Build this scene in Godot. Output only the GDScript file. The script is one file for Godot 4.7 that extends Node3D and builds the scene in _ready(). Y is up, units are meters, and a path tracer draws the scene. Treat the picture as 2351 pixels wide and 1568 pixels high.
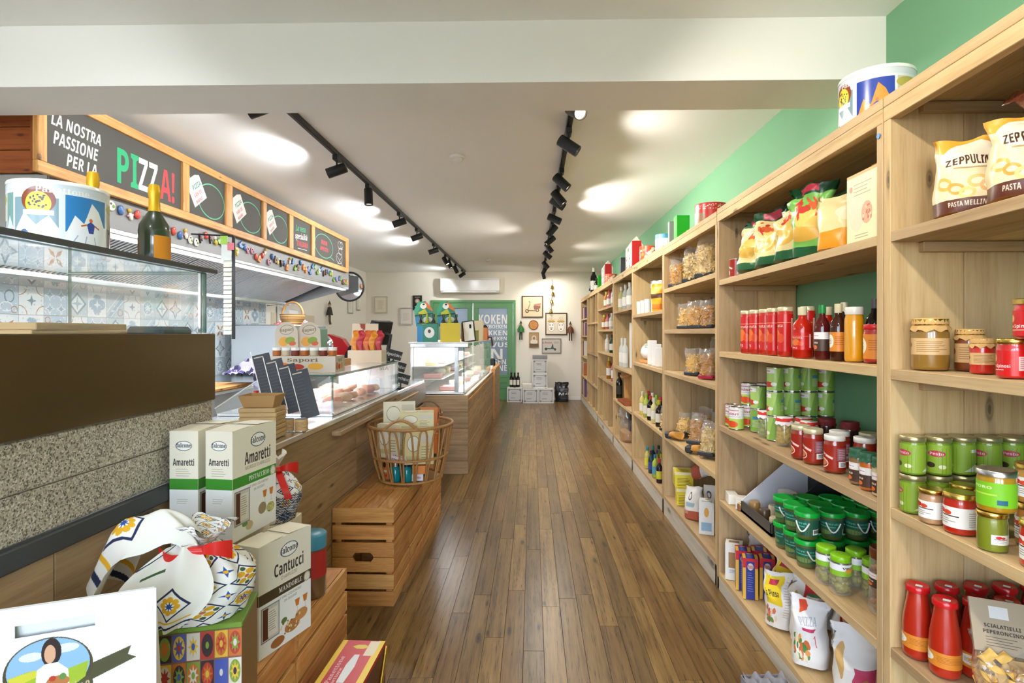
extends Node3D
# An Italian delicatessen: shelving along the right wall, serving counters and a pizza kitchen on the left.
# x runs to the right, -z down the aisle, metres; the photographer stands at x = 0, z = 0, 1.4 m above the floor.

const SHELF_X := 1.018
const WALL_R := 1.44
const WALL_L := -3.52
const BACK_Z := -11.9
const CEIL := 2.69
const COUNTER_X := -1.03

var M := {}
var used := {}
var meshes := {}
var rng := RandomNumberGenerator.new()


# ---------------------------------------------------------------- mesh building
class G:
	var v := PackedVector3Array()
	var n := PackedVector3Array()
	var t := PackedVector2Array()
	var c := PackedColorArray()
	var col := Color.WHITE
	var xf := Transform3D.IDENTITY
	func tri(a: Vector3, b: Vector3, d: Vector3, na: Vector3, nb: Vector3, nd: Vector3, ua := Vector2.ZERO, ub := Vector2.ZERO, ud := Vector2.ZERO) -> void:
		if (b - a).cross(d - a).dot(na + nb + nd) > 0.0:
			var q := b; b = d; d = q
			q = nb; nb = nd; nd = q
			var w := ub; ub = ud; ud = w
		v.append_array(PackedVector3Array([xf * a, xf * b, xf * d]))
		n.append_array(PackedVector3Array([(xf.basis * na).normalized(), (xf.basis * nb).normalized(), (xf.basis * nd).normalized()]))
		t.append_array(PackedVector2Array([ua, ub, ud]))
		c.append_array(PackedColorArray([col, col, col]))
	func quad(a: Vector3, b: Vector3, d: Vector3, e: Vector3, nn: Vector3, r := Rect2(0, 0, 1, 1)) -> void:   # a bottom left, b bottom right, d top right, e top left
		var u0 := Vector2(r.position.x, r.end.y); var u1 := r.end; var u2 := Vector2(r.end.x, r.position.y); var u3 := r.position
		tri(a, b, d, nn, nn, nn, u0, u1, u2)
		tri(a, d, e, nn, nn, nn, u0, u2, u3)
	func flat(a: Vector3, b: Vector3, d: Vector3, e: Vector3, out: Vector3, r := Rect2(0, 0, 1, 1)) -> void:
		var nn := (b - a).cross(d - a).normalized()
		if nn.dot(out) < 0.0: nn = -nn
		quad(a, b, d, e, nn, r)
	func box(s: Vector3, at := Vector3.ZERO, faces := {}) -> void:   # at is the middle of the underside; faces gives uv rectangles
		var h := s / 2.0
		var o := at + Vector3(0, h.y, 0)
		var all: Rect2 = faces.get("all", Rect2(0, 0, 1, 1))
		quad(o + Vector3(-h.x, -h.y, h.z), o + Vector3(h.x, -h.y, h.z), o + Vector3(h.x, h.y, h.z), o + Vector3(-h.x, h.y, h.z), Vector3(0, 0, 1), faces.get("z", all))
		quad(o + Vector3(h.x, -h.y, -h.z), o + Vector3(-h.x, -h.y, -h.z), o + Vector3(-h.x, h.y, -h.z), o + Vector3(h.x, h.y, -h.z), Vector3(0, 0, -1), faces.get("-z", all))
		quad(o + Vector3(h.x, -h.y, h.z), o + Vector3(h.x, -h.y, -h.z), o + Vector3(h.x, h.y, -h.z), o + Vector3(h.x, h.y, h.z), Vector3(1, 0, 0), faces.get("x", all))
		quad(o + Vector3(-h.x, -h.y, -h.z), o + Vector3(-h.x, -h.y, h.z), o + Vector3(-h.x, h.y, h.z), o + Vector3(-h.x, h.y, -h.z), Vector3(-1, 0, 0), faces.get("-x", all))
		quad(o + Vector3(-h.x, h.y, h.z), o + Vector3(h.x, h.y, h.z), o + Vector3(h.x, h.y, -h.z), o + Vector3(-h.x, h.y, -h.z), Vector3(0, 1, 0), faces.get("y", all))
		quad(o + Vector3(-h.x, -h.y, -h.z), o + Vector3(h.x, -h.y, -h.z), o + Vector3(h.x, -h.y, h.z), o + Vector3(-h.x, -h.y, h.z), Vector3(0, -1, 0), faces.get("-y", all))
	func bbox(s: Vector3, b: float, at := Vector3.ZERO, grain := -1, off := Vector2.ZERO) -> void:   # chamfered box; grain = axis that runs along u, uv in metres
		var h := s / 2.0
		b = minf(b, minf(h.x, minf(h.y, h.z)) * 0.49)
		var o := at + Vector3(0, h.y, 0)
		var put := func(pts: Array, nn: Vector3):
			var uv := []
			for p in pts:
				var w := Vector2.ZERO
				var an := nn.abs()
				if grain < 0:
					w = Vector2(p.x, -p.y) if an.z > an.x and an.z > an.y else (Vector2(p.z, -p.y) if an.x > an.y else Vector2(p.x, p.z))
				else:
					var oth := [0, 1, 2]; oth.erase(grain)
					var across: float = p[oth[1]] if an[oth[0]] > an[oth[1]] else p[oth[0]]
					w = Vector2(p[grain], across)
				uv.append(w + off)
			for k in range(1, pts.size() - 1):
				tri(o + pts[0], o + pts[k], o + pts[k + 1], nn, nn, nn, uv[0], uv[k], uv[k + 1])
		for ax in 3:
			var a1 := (ax + 1) % 3
			var a2 := (ax + 2) % 3
			for sg in [-1.0, 1.0]:
				var nn := Vector3.ZERO; nn[ax] = sg
				var pts := []
				for q in [[-1, -1], [1, -1], [1, 1], [-1, 1]]:
					var p := Vector3.ZERO
					p[ax] = sg * h[ax]; p[a1] = q[0] * (h[a1] - b); p[a2] = q[1] * (h[a2] - b)
					pts.append(p)
				put.call(pts, nn)
		if b <= 0.0: return
		for ax in 3:   # edges along ax
			var a1 := (ax + 1) % 3
			var a2 := (ax + 2) % 3
			for s1 in [-1.0, 1.0]:
				for s2 in [-1.0, 1.0]:
					var nn := Vector3.ZERO; nn[a1] = s1; nn[a2] = s2
					nn = nn.normalized()
					var pts := []
					for q in [[-1, 0], [1, 0], [1, 1], [-1, 1]]:
						var p := Vector3.ZERO
						p[ax] = q[0] * (h[ax] - b)
						p[a1] = s1 * (h[a1] - (0.0 if q[1] == 0 else b)); p[a2] = s2 * (h[a2] - (b if q[1] == 0 else 0.0))
						pts.append(p)
					put.call(pts, nn)
		for sx in [-1.0, 1.0]:
			for sy in [-1.0, 1.0]:
				for sz in [-1.0, 1.0]:
					put.call([Vector3(sx * h.x, sy * (h.y - b), sz * (h.z - b)), Vector3(sx * (h.x - b), sy * h.y, sz * (h.z - b)), Vector3(sx * (h.x - b), sy * (h.y - b), sz * h.z)], Vector3(sx, sy, sz).normalized())
	func lathe(prof: Array, seg := 20, sharp := 0.6, u0 := 0.0, u1 := 1.0) -> void:   # [radius, height] pairs from the bottom up; u = 0.5 faces +z
		var np := prof.size()
		var sn := []
		var total := 0.0
		var run := [0.0]
		for k in np - 1:
			var d := Vector2(prof[k + 1][0] - prof[k][0], prof[k + 1][1] - prof[k][1])
			total += d.length()
			run.append(total)
			sn.append(Vector2(d.y, -d.x).normalized() if d.length() > 0.0 else Vector2.ZERO)
		for k in np - 1:
			if sn[k] == Vector2.ZERO: continue
			var n0: Vector2 = sn[k]; var n1: Vector2 = sn[k]
			if k > 0 and sn[k - 1].dot(sn[k]) > sharp: n0 = (sn[k - 1] + sn[k]).normalized()
			if k < np - 2 and sn[k + 1].dot(sn[k]) > sharp: n1 = (sn[k + 1] + sn[k]).normalized()
			var v0 := 1.0 - float(run[k]) / total; var v1 := 1.0 - float(run[k + 1]) / total
			for s in seg:
				var f0 := lerpf(u0, u1, float(s) / seg); var f1 := lerpf(u0, u1, float(s + 1) / seg)
				var t0 := float(s) / seg; var t1 := float(s + 1) / seg
				var a0 := (f0 - 0.5) * TAU; var a1 := (f1 - 0.5) * TAU
				var d0 := Vector3(sin(a0), 0, cos(a0)); var d1 := Vector3(sin(a1), 0, cos(a1))
				var y0 := Vector3(0, prof[k][1], 0); var y1 := Vector3(0, prof[k + 1][1], 0)
				var r0: float = prof[k][0]; var r1: float = prof[k + 1][0]
				if r0 > 0.0: tri(d0 * r0 + y0, d1 * r0 + y0, d1 * r1 + y1, d0 * n0.x + Vector3(0, n0.y, 0), d1 * n0.x + Vector3(0, n0.y, 0), d1 * n1.x + Vector3(0, n1.y, 0), Vector2(t0, v0), Vector2(t1, v0), Vector2(t1, v1))
				if r1 > 0.0: tri(d0 * r0 + y0, d1 * r1 + y1, d0 * r1 + y1, d0 * n0.x + Vector3(0, n0.y, 0), d1 * n1.x + Vector3(0, n1.y, 0), d0 * n1.x + Vector3(0, n1.y, 0), Vector2(t0, v0), Vector2(t1, v1), Vector2(t0, v1))
	func tube(path: Array, r: float, seg := 6, closed := false, caps := true) -> void:
		var np := path.size()
		var side := Vector3.ZERO
		var rings := []
		for k in np:
			var a: Vector3 = path[(k - 1 + np) % np] if closed or k > 0 else path[k]
			var b: Vector3 = path[(k + 1) % np] if closed or k < np - 1 else path[k]
			var dir := (b - a).normalized()
			if side == Vector3.ZERO: side = dir.cross(Vector3.UP if absf(dir.y) < 0.9 else Vector3.RIGHT)
			side = (side - dir * side.dot(dir)).normalized()
			var up := dir.cross(side)
			var ring := []
			for s in seg:
				var an := TAU * s / seg
				ring.append([path[k] + (side * cos(an) + up * sin(an)) * r, side * cos(an) + up * sin(an)])
			rings.append(ring)
		for k in (np if closed else np - 1):
			var p: Array = rings[k]; var q: Array = rings[(k + 1) % np]
			for s in seg:
				var w := (s + 1) % seg
				var ua := Vector2(0, float(s) / seg); var ub := Vector2(0, float(s + 1) / seg); var du := Vector2((path[(k + 1) % np] - path[k]).length(), 0)
				tri(p[s][0], p[w][0], q[w][0], p[s][1], p[w][1], q[w][1], ua, ub, ub + du)
				tri(p[s][0], q[w][0], q[s][0], p[s][1], q[w][1], q[s][1], ua, ub + du, ua + du)
		if caps and not closed:
			for e in [[0, 1], [np - 1, np - 2]]:
				var nn: Vector3 = (path[e[0]] - path[e[1]]).normalized()
				for s in range(1, seg - 1):
					tri(rings[e[0]][0][0], rings[e[0]][s][0], rings[e[0]][s + 1][0], nn, nn, nn)
	func prism(poly: PackedVector2Array, depth: float, zc := 0.0) -> void:   # outline in xy, thickness along z; uv fits the outline
		var lo := poly[0]; var hi := poly[0]
		for p in poly:
			lo = lo.min(p); hi = hi.max(p)
		var uv := func(p: Vector2): return Vector2((p.x - lo.x) / maxf(hi.x - lo.x, 1e-5), (hi.y - p.y) / maxf(hi.y - lo.y, 1e-5))
		var ix := Geometry2D.triangulate_polygon(poly)
		for sg in [-1.0, 1.0]:
			var nn := Vector3(0, 0, sg)
			for k in range(0, ix.size(), 3):
				var a := poly[ix[k]]; var b := poly[ix[k + 1]]; var d := poly[ix[k + 2]]
				var z: float = zc + sg * depth / 2.0
				tri(Vector3(a.x, a.y, z), Vector3(b.x, b.y, z), Vector3(d.x, d.y, z), nn, nn, nn, uv.call(a), uv.call(b), uv.call(d))
		for k in poly.size():
			var a := poly[k]; var b := poly[(k + 1) % poly.size()]
			var e := b - a
			var nn := Vector3(e.y, -e.x, 0).normalized()
			if Geometry2D.is_polygon_clockwise(poly): nn = -nn
			var z0 := zc - depth / 2.0; var z1 := zc + depth / 2.0
			tri(Vector3(a.x, a.y, z0), Vector3(b.x, b.y, z0), Vector3(b.x, b.y, z1), nn, nn, nn, uv.call(a), uv.call(b), uv.call(b))
			tri(Vector3(a.x, a.y, z0), Vector3(b.x, b.y, z1), Vector3(a.x, a.y, z1), nn, nn, nn, uv.call(a), uv.call(b), uv.call(a))
	func grid(w: int, h: int, f: Callable, closed_u := false) -> void:   # smooth surface: f(u, v) gives a point
		var p := []
		for j in h + 1:
			for i in w + 1: p.append(f.call(float(i) / w, float(j) / h))
		var nn := []
		for j in h + 1:
			for i in w + 1:
				var il := (i - 1 + w) % w if closed_u and i == 0 else maxi(i - 1, 0)
				var ir := 1 if closed_u and i == w else mini(i + 1, w)
				var du: Vector3 = p[j * (w + 1) + ir] - p[j * (w + 1) + il]
				var dv: Vector3 = p[mini(j + 1, h) * (w + 1) + i] - p[maxi(j - 1, 0) * (w + 1) + i]
				nn.append(du.cross(dv).normalized())
		for j in h:
			for i in w:
				var a := j * (w + 1) + i; var b := a + 1; var d := b + w + 1; var e := a + w + 1
				var ua := Vector2(float(i) / w, 1.0 - float(j) / h); var ud := Vector2(float(i + 1) / w, 1.0 - float(j + 1) / h)
				tri(p[a], p[b], p[d], nn[a], nn[b], nn[d], ua, Vector2(ud.x, ua.y), ud)
				tri(p[a], p[d], p[e], nn[a], nn[d], nn[e], ua, ud, Vector2(ua.x, ud.y))
	func ball(at: Vector3, r: Vector3, w := 10, h := 6) -> void:
		grid(w, h, func(u, q): return at + Vector3(sin(u * TAU) * sin(q * PI) * r.x, -cos(q * PI) * r.y, cos(u * TAU) * sin(q * PI) * r.z), true)
	func mesh() -> ArrayMesh:
		var a := []
		a.resize(Mesh.ARRAY_MAX)
		a[Mesh.ARRAY_VERTEX] = v; a[Mesh.ARRAY_NORMAL] = n; a[Mesh.ARRAY_TEX_UV] = t; a[Mesh.ARRAY_COLOR] = c
		var m := ArrayMesh.new()
		m.add_surface_from_arrays(Mesh.PRIMITIVE_TRIANGLES, a)
		return m


# ---------------------------------------------------------------- printing on flat things
class Paint:
	var im: Image
	var w: int
	var h: int
	static var fonts := {}
	static var glyphs := {}
	func _init(ww: int, hh: int, bg: Color) -> void:
		w = ww; h = hh
		im = Image.create(w, h, false, Image.FORMAT_RGBA8)
		im.fill(bg)
	func rect(x: float, y: float, ww: float, hh: float, c: Color) -> Paint:
		im.fill_rect(Rect2i(int(x), int(y), int(ww), int(hh)), c); return self
	func poly(pts: Array, c: Color) -> Paint:
		var lo := 1e9; var hi := -1e9
		for p in pts:
			lo = minf(lo, p[1]); hi = maxf(hi, p[1])
		for y in range(maxi(0, floori(lo)), mini(h, ceili(hi) + 1)):
			var xs := []
			for k in pts.size():
				var a = pts[k]; var b = pts[(k + 1) % pts.size()]
				if (a[1] <= y + 0.5) != (b[1] <= y + 0.5): xs.append(a[0] + (y + 0.5 - a[1]) / (b[1] - a[1]) * (b[0] - a[0]))
			xs.sort()
			for k in range(0, xs.size() - 1, 2): im.fill_rect(Rect2i(roundi(xs[k]), y, maxi(1, roundi(xs[k + 1]) - roundi(xs[k])), 1), c)
		return self
	func ell(cx: float, cy: float, rx: float, ry: float, c: Color) -> Paint:
		for y in range(maxi(0, floori(cy - ry)), mini(h, ceili(cy + ry))):
			var q := 1.0 - pow((y + 0.5 - cy) / ry, 2)
			if q > 0.0:
				var e := rx * sqrt(q)
				im.fill_rect(Rect2i(roundi(cx - e), y, maxi(1, roundi(2 * e)), 1), c)
		return self
	func ring(cx: float, cy: float, rx: float, ry: float, th: float, c: Color, a0 := 0.0, a1 := TAU) -> Paint:
		var last := []
		for k in 41:
			var a := lerpf(a0, a1, k / 40.0)
			var p := [cx + cos(a) * rx, cy + sin(a) * ry]
			if k: line(last[0], last[1], p[0], p[1], th, c)
			last = p
		return self
	func line(x0: float, y0: float, x1: float, y1: float, th: float, c: Color) -> Paint:
		var d := Vector2(x1 - x0, y1 - y0)
		if d.length() < 0.01: return self
		var q := d.normalized().orthogonal() * th / 2.0
		return poly([[x0 + q.x, y0 + q.y], [x1 + q.x, y1 + q.y], [x1 - q.x, y1 - q.y], [x0 - q.x, y0 - q.y]], c)
	func star(cx: float, cy: float, r0: float, r1: float, k: int, c: Color, turn := 0.0) -> Paint:
		var pts := []
		for i in 2 * k:
			var a := turn + PI * i / k
			pts.append([cx + cos(a) * (r0 if i % 2 == 0 else r1), cy + sin(a) * (r0 if i % 2 == 0 else r1)])
		return poly(pts, c)
	func speck(count: int, r0: float, r1: float, cols: Array, rn: RandomNumberGenerator, area := Rect2()) -> Paint:
		if area.size == Vector2.ZERO: area = Rect2(0, 0, w, h)
		for k in count: ell(rn.randf_range(area.position.x, area.end.x), rn.randf_range(area.position.y, area.end.y), rn.randf_range(r0, r1), rn.randf_range(r0, r1), cols[rn.randi() % cols.size()])
		return self
	func text(s: String, cx: float, cy: float, size: int, c: Color, font := "Droid Sans:700", sx := 1.0, turn := 0.0, slant := 0.0) -> Paint:   # centred on cx, cy
		if not fonts.has(font):
			var f := SystemFont.new()
			f.font_names = PackedStringArray([font.get_slice(":", 0)]); f.font_weight = int(font.get_slice(":", 1)); f.font_italic = font.ends_with("i")
			fonts[font] = f
		var ts := TextServerManager.get_primary_interface()
		var tl := TextLine.new()
		tl.add_string(s, fonts[font], size)
		var pen := 0.0
		var total := tl.get_line_width()
		var ca := cos(turn); var sa := sin(turn)
		for g in ts.shaped_text_get_glyphs(tl.get_rid()):
			var sz := Vector2i(size, 0)
			ts.font_render_glyph(g.font_rid, sz, g.index)
			var uv := ts.font_get_glyph_uv_rect(g.font_rid, sz, g.index)
			var off := ts.font_get_glyph_offset(g.font_rid, sz, g.index)
			if uv.size.x > 0:
				var key := [g.font_rid, size, g.index]
				if not glyphs.has(key):
					var at := ts.font_get_texture_image(g.font_rid, sz, ts.font_get_glyph_texture_idx(g.font_rid, sz, g.index))
					glyphs[key] = at.get_region(Rect2i(uv))
				var gi: Image = glyphs[key]
				var cap := size * 0.36
				var corners := []
				for q in [Vector2(0, 0), Vector2(uv.size.x, 0), uv.size, Vector2(0, uv.size.y)]:
					var l := Vector2((pen + off.x + q.x - total / 2.0) * sx, off.y + q.y + cap)
					l.x -= l.y * slant
					corners.append(Vector2(cx + l.x * ca - l.y * sa, cy + l.x * sa + l.y * ca))
				var lo: Vector2 = corners[0]; var hi: Vector2 = corners[0]
				for q in corners:
					lo = lo.min(q); hi = hi.max(q)
				for y in range(maxi(0, floori(lo.y)), mini(h, ceili(hi.y))):
					for x in range(maxi(0, floori(lo.x)), mini(w, ceili(hi.x))):
						var d := Vector2(x + 0.5 - cx, y + 0.5 - cy)
						var l := Vector2(d.x * ca + d.y * sa, -d.x * sa + d.y * ca)
						l.x += l.y * slant
						var gx := l.x / sx + total / 2.0 - pen - off.x - 0.5
						var gy := l.y - cap - off.y - 0.5
						if gx > -1 and gy > -1 and gx < uv.size.x and gy < uv.size.y:
							var ix := floori(gx); var iy := floori(gy)
							var fx := gx - ix; var fy := gy - iy
							var al := 0.0
							for q in [[ix, iy, (1 - fx) * (1 - fy)], [ix + 1, iy, fx * (1 - fy)], [ix, iy + 1, (1 - fx) * fy], [ix + 1, iy + 1, fx * fy]]:
								if q[0] >= 0 and q[1] >= 0 and q[0] < gi.get_width() and q[1] < gi.get_height(): al += gi.get_pixel(q[0], q[1]).a * q[2]
							if al > 0.02: im.set_pixel(x, y, im.get_pixel(x, y).lerp(c, al))
			pen += g.advance
		return self
	func lines(x: float, y: float, ww: float, count: int, step: float, th: float, c: Color, rn: RandomNumberGenerator) -> Paint:   # rows of print too small to read
		for k in count: rect(x, y + k * step, ww * rn.randf_range(0.65, 1.0), th, c)
		return self
	func tex() -> ImageTexture:
		return ImageTexture.create_from_image(im)


# ---------------------------------------------------------------- scene helpers
func mat(key: String, c: Color, rough := 0.6, metal := 0.0, tex: Texture2D = null) -> StandardMaterial3D:
	if M.has(key): return M[key]
	var m := StandardMaterial3D.new()
	m.resource_name = key
	m.albedo_color = c; m.roughness = rough; m.metallic = metal
	if tex: m.albedo_texture = tex
	M[key] = m
	return m

func printed(key: String, p: Paint, rough := 0.45) -> StandardMaterial3D:
	return mat(key, Color.WHITE, rough, 0.0, p.tex())

func glassy(key: String, c: Color, alpha: float, rough := 0.02) -> StandardMaterial3D:
	var m := mat(key, Color(c.r, c.g, c.b, alpha), rough)
	m.transparency = BaseMaterial3D.TRANSPARENCY_ALPHA
	return m

func numbered(s: String) -> String:
	var k: int = used.get(s, 0)
	used[s] = k + 1
	return s if k == 0 else "%s_%03d" % [s, k]

func thing(called: String, label: String, category: String, at := Vector3.ZERO, turn := 0.0, group := "") -> Node3D:
	var o := Node3D.new()
	o.name = numbered(called)
	add_child(o)
	o.position = at; o.rotation_degrees.y = turn
	o.set_meta("label", label); o.set_meta("category", category)
	if group: o.set_meta("group", group)
	return o

func part(p: Node, called: String, m: Mesh, mt: Material, at := Vector3.ZERO, rot := Vector3.ZERO) -> MeshInstance3D:
	var o := MeshInstance3D.new()
	o.mesh = m; o.material_override = mt
	o.name = called
	p.add_child(o, true)
	o.position = at; o.rotation_degrees = rot
	return o

func struct(called: String, m: Mesh, mt: Material, at := Vector3.ZERO, rot := Vector3.ZERO) -> MeshInstance3D:
	var o := part(self, called, m, mt, at, rot)
	o.set_meta("kind", "structure")
	return o

func single(called: String, label: String, category: String, m: Mesh, mt: Material, at := Vector3.ZERO, rot := Vector3.ZERO, group := "") -> MeshInstance3D:
	var o := part(self, numbered(called), m, mt, at, rot)
	o.set_meta("label", label); o.set_meta("category", category)
	if group: o.set_meta("group", group)
	return o

func copy(o: Node3D, label: String, at: Vector3, turn := 0.0) -> Node3D:
	var c: Node3D = o.duplicate()
	c.name = numbered(String(o.name).rstrip("0123456789").rstrip("_"))
	add_child(c)
	c.set_meta("label", label)
	c.position = at; c.rotation_degrees = Vector3(0, turn, 0)
	return c

func boxm(x: float, y: float, z: float, bevel := 0.0) -> ArrayMesh:
	var k := "b%.4f,%.4f,%.4f,%.4f" % [x, y, z, bevel]
	if not meshes.has(k):
		var g := G.new()
		g.bbox(Vector3(x, y, z), bevel)
		meshes[k] = g.mesh()
	return meshes[k]

func plank(x: float, y: float, z: float, axis: int, seed_ := 0, bevel := 0.0015) -> ArrayMesh:
	var k := "p%.4f,%.4f,%.4f,%d,%d" % [x, y, z, axis, seed_]
	if not meshes.has(k):
		var g := G.new()
		g.bbox(Vector3(x, y, z), bevel, Vector3.ZERO, axis, Vector2(fmod(seed_ * 0.73, 3.0), fmod(seed_ * 0.317, 2.0)))
		meshes[k] = g.mesh()
	return meshes[k]

func lathed(key: String, prof: Array, seg := 20, u0 := 0.0, u1 := 1.0) -> ArrayMesh:
	if not meshes.has(key):
		var g := G.new()
		g.lathe(prof, seg, 0.6, u0, u1)
		meshes[key] = g.mesh()
	return meshes[key]

func hexc(s: String) -> Color:
	return Color.html(s)

func ordinal(k: int) -> String:
	var tail: String = ["th", "st", "nd", "rd"][k % 10 + 1 if k % 10 < 3 and k % 100 / 10 != 1 else 0]
	return ["first", "second", "third", "fourth", "fifth", "sixth", "seventh", "eighth", "ninth", "tenth", "eleventh", "twelfth", "thirteenth", "fourteenth", "fifteenth", "sixteenth", "seventeenth", "eighteenth", "nineteenth", "twentieth"][k] if k < 20 else "%d%s" % [k + 1, tail]

func _ready() -> void:
	rng.seed = 7
	camera_and_light()
	materials()
	room()
	shelving()
	counters()
	kitchen()
	back_wall()
	track_lights()
	shelf_goods_near()
	shelf_goods_middle()
	shelf_goods_far()
	top_goods()
	counter_goods()
	foreground()


func camera_and_light() -> void:
	var cam := Camera3D.new()
	cam.name = "camera"
	cam.projection = Camera3D.PROJECTION_FRUSTUM
	cam.near = 0.05
	cam.far = 60.0
	cam.size = 0.05 * 1568.0 / 1300
	cam.frustum_offset = Vector2(0.05 * (1175.5 - 1194.769) / 1300, 0.05 * (765 - 784.0) / 1300)
	cam.position = Vector3(0, 1.4, 0)
	cam.rotation_degrees.y = 1.2
	add_child(cam)
	cam.current = true
	var e := Environment.new()
	e.background_mode = Environment.BG_SKY
	var sky := Sky.new()
	var sm := ProceduralSkyMaterial.new()
	sm.sky_top_color = hexc("a9c4e6"); sm.sky_horizon_color = hexc("e9eef4"); sm.sky_curve = 0.15
	sm.ground_horizon_color = hexc("cfd2d2"); sm.ground_bottom_color = hexc("8f8f8c")
	sm.sky_energy_multiplier = 3.4
	sm.ground_energy_multiplier = 2.2
	sky.sky_material = sm
	e.sky = sky
	e.tonemap_mode = Environment.TONE_MAPPER_LINEAR
	e.tonemap_exposure = 1.42
	e.sdfgi_enabled = true; e.ssao_enabled = true; e.ssil_enabled = true
	var we := WorldEnvironment.new()
	we.name = "environment"
	we.environment = e
	add_child(we)


func spot(parent: Node3D, at: Vector3, towards: Vector3, energy: float, angle := 78.0, c := Color(1.0, 0.975, 0.945)) -> void:
	var l := SpotLight3D.new()
	l.name = "spot_light"
	parent.add_child(l, true)
	l.position = at
	l.basis = Basis.looking_at(towards, Vector3.UP if absf(towards.normalized().y) < 0.98 else Vector3.RIGHT)
	l.light_energy = energy; l.spot_angle = angle; l.spot_angle_attenuation = 0.5; l.spot_range = 14.0; l.spot_attenuation = 2.0
	l.light_color = c; l.light_size = 0.03; l.shadow_enabled = true

func strip(parent: Node3D, at: Vector3, size: Vector2, rot: Vector3, energy: float, c := Color(0.94, 0.97, 1.0)) -> void:   # shines along its -z
	var l := AreaLight3D.new()
	l.name = "strip_light"
	l.area_size = size
	l.light_energy = energy; l.light_color = c; l.area_range = 14.0; l.area_attenuation = 2.0; l.shadow_enabled = true
	parent.add_child(l, true)
	l.position = at; l.rotation_degrees = rot


# ---------------------------------------------------------------- materials
func wood(cols: Array, w: int, h: int, stretch: int, knots: int, cracks: float, sd: int) -> ImageTexture:
	var n1 := FastNoiseLite.new(); n1.seed = sd; n1.frequency = 0.035; n1.fractal_octaves = 4
	var n2 := FastNoiseLite.new(); n2.seed = sd + 9; n2.frequency = 0.16; n2.fractal_octaves = 2
	var n3 := FastNoiseLite.new(); n3.seed = sd + 5; n3.frequency = 0.02
	var a := n1.get_seamless_image(w / stretch, h); a.resize(w, h, Image.INTERPOLATE_CUBIC)
	var b := n2.get_seamless_image(w / (stretch / 2), h); b.resize(w, h, Image.INTERPOLATE_CUBIC)
	var d := n3.get_seamless_image(w / 4, h / 2); d.resize(w, h, Image.INTERPOLATE_CUBIC)
	var da := a.get_data(); var db := b.get_data(); var dd := d.get_data()
	var ia := da.size() / (w * h); var ib := db.size() / (w * h); var id := dd.size() / (w * h)
	var r := RandomNumberGenerator.new(); r.seed = sd
	var kn := []
	for k in knots: kn.append(Vector3(r.randf() * w, r.randf() * h, r.randf_range(0.6, 1.3)))
	var bytes := PackedByteArray(); bytes.resize(w * h * 3)
	var g := Gradient.new()
	g.colors = PackedColorArray(cols)
	var off := PackedFloat32Array()
	for k in cols.size(): off.append(float(k) / (cols.size() - 1))
	g.offsets = off
	var lut := []
	for k in 256: lut.append(g.sample(k / 255.0))
	for k in w * h:
		var va := da[k * ia]; var vb := db[k * ib]; var vd := dd[k * id]
		var q := clampi(int(va * 0.5 + vb * 0.28 + vd * 0.34 - 14.0), 0, 255)
		if cracks > 0.0 and vb < 70.0 * cracks and va < 120: q = int(q * 0.45)
		var c: Color = lut[q]
		bytes[k * 3] = int(c.r * 255); bytes[k * 3 + 1] = int(c.g * 255); bytes[k * 3 + 2] = int(c.b * 255)
	var im := Image.create_from_data(w, h, false, Image.FORMAT_RGB8, bytes)
	for p in kn:
		var rx: float = 13.0 * p.z; var ry: float = 9.0 * p.z
		for y in range(maxi(0, int(p.y - ry * 2)), mini(h, int(p.y + ry * 2))):
			for x in range(maxi(0, int(p.x - rx * 3)), mini(w, int(p.x + rx * 3))):
				var q := Vector2((x - p.x) / rx, (y - p.y) / ry)
				var f := clampf(1.25 - q.length(), 0.0, 1.0) * (0.62 + 0.3 * sin(q.length() * 9.0)) + 0.35 * clampf(1.0 - Vector2((x - p.x) / (rx * 3), (y - p.y) / (ry * 1.3)).length(), 0, 1)
				im.set_pixel(x, y, im.get_pixel(x, y).lerp(cols[0].darkened(0.45), clampf(f, 0.0, 0.85)))
	return ImageTexture.create_from_image(im)

func woodmat(key: String, t: ImageTexture, tint: Color, len_m: float, wid_m: float, rough: float) -> StandardMaterial3D:
	var m := mat(key, tint, rough, 0.0, t)
	m.uv1_scale = Vector3(1.0 / len_m, 1.0 / wid_m, 1)
	return m

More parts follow.
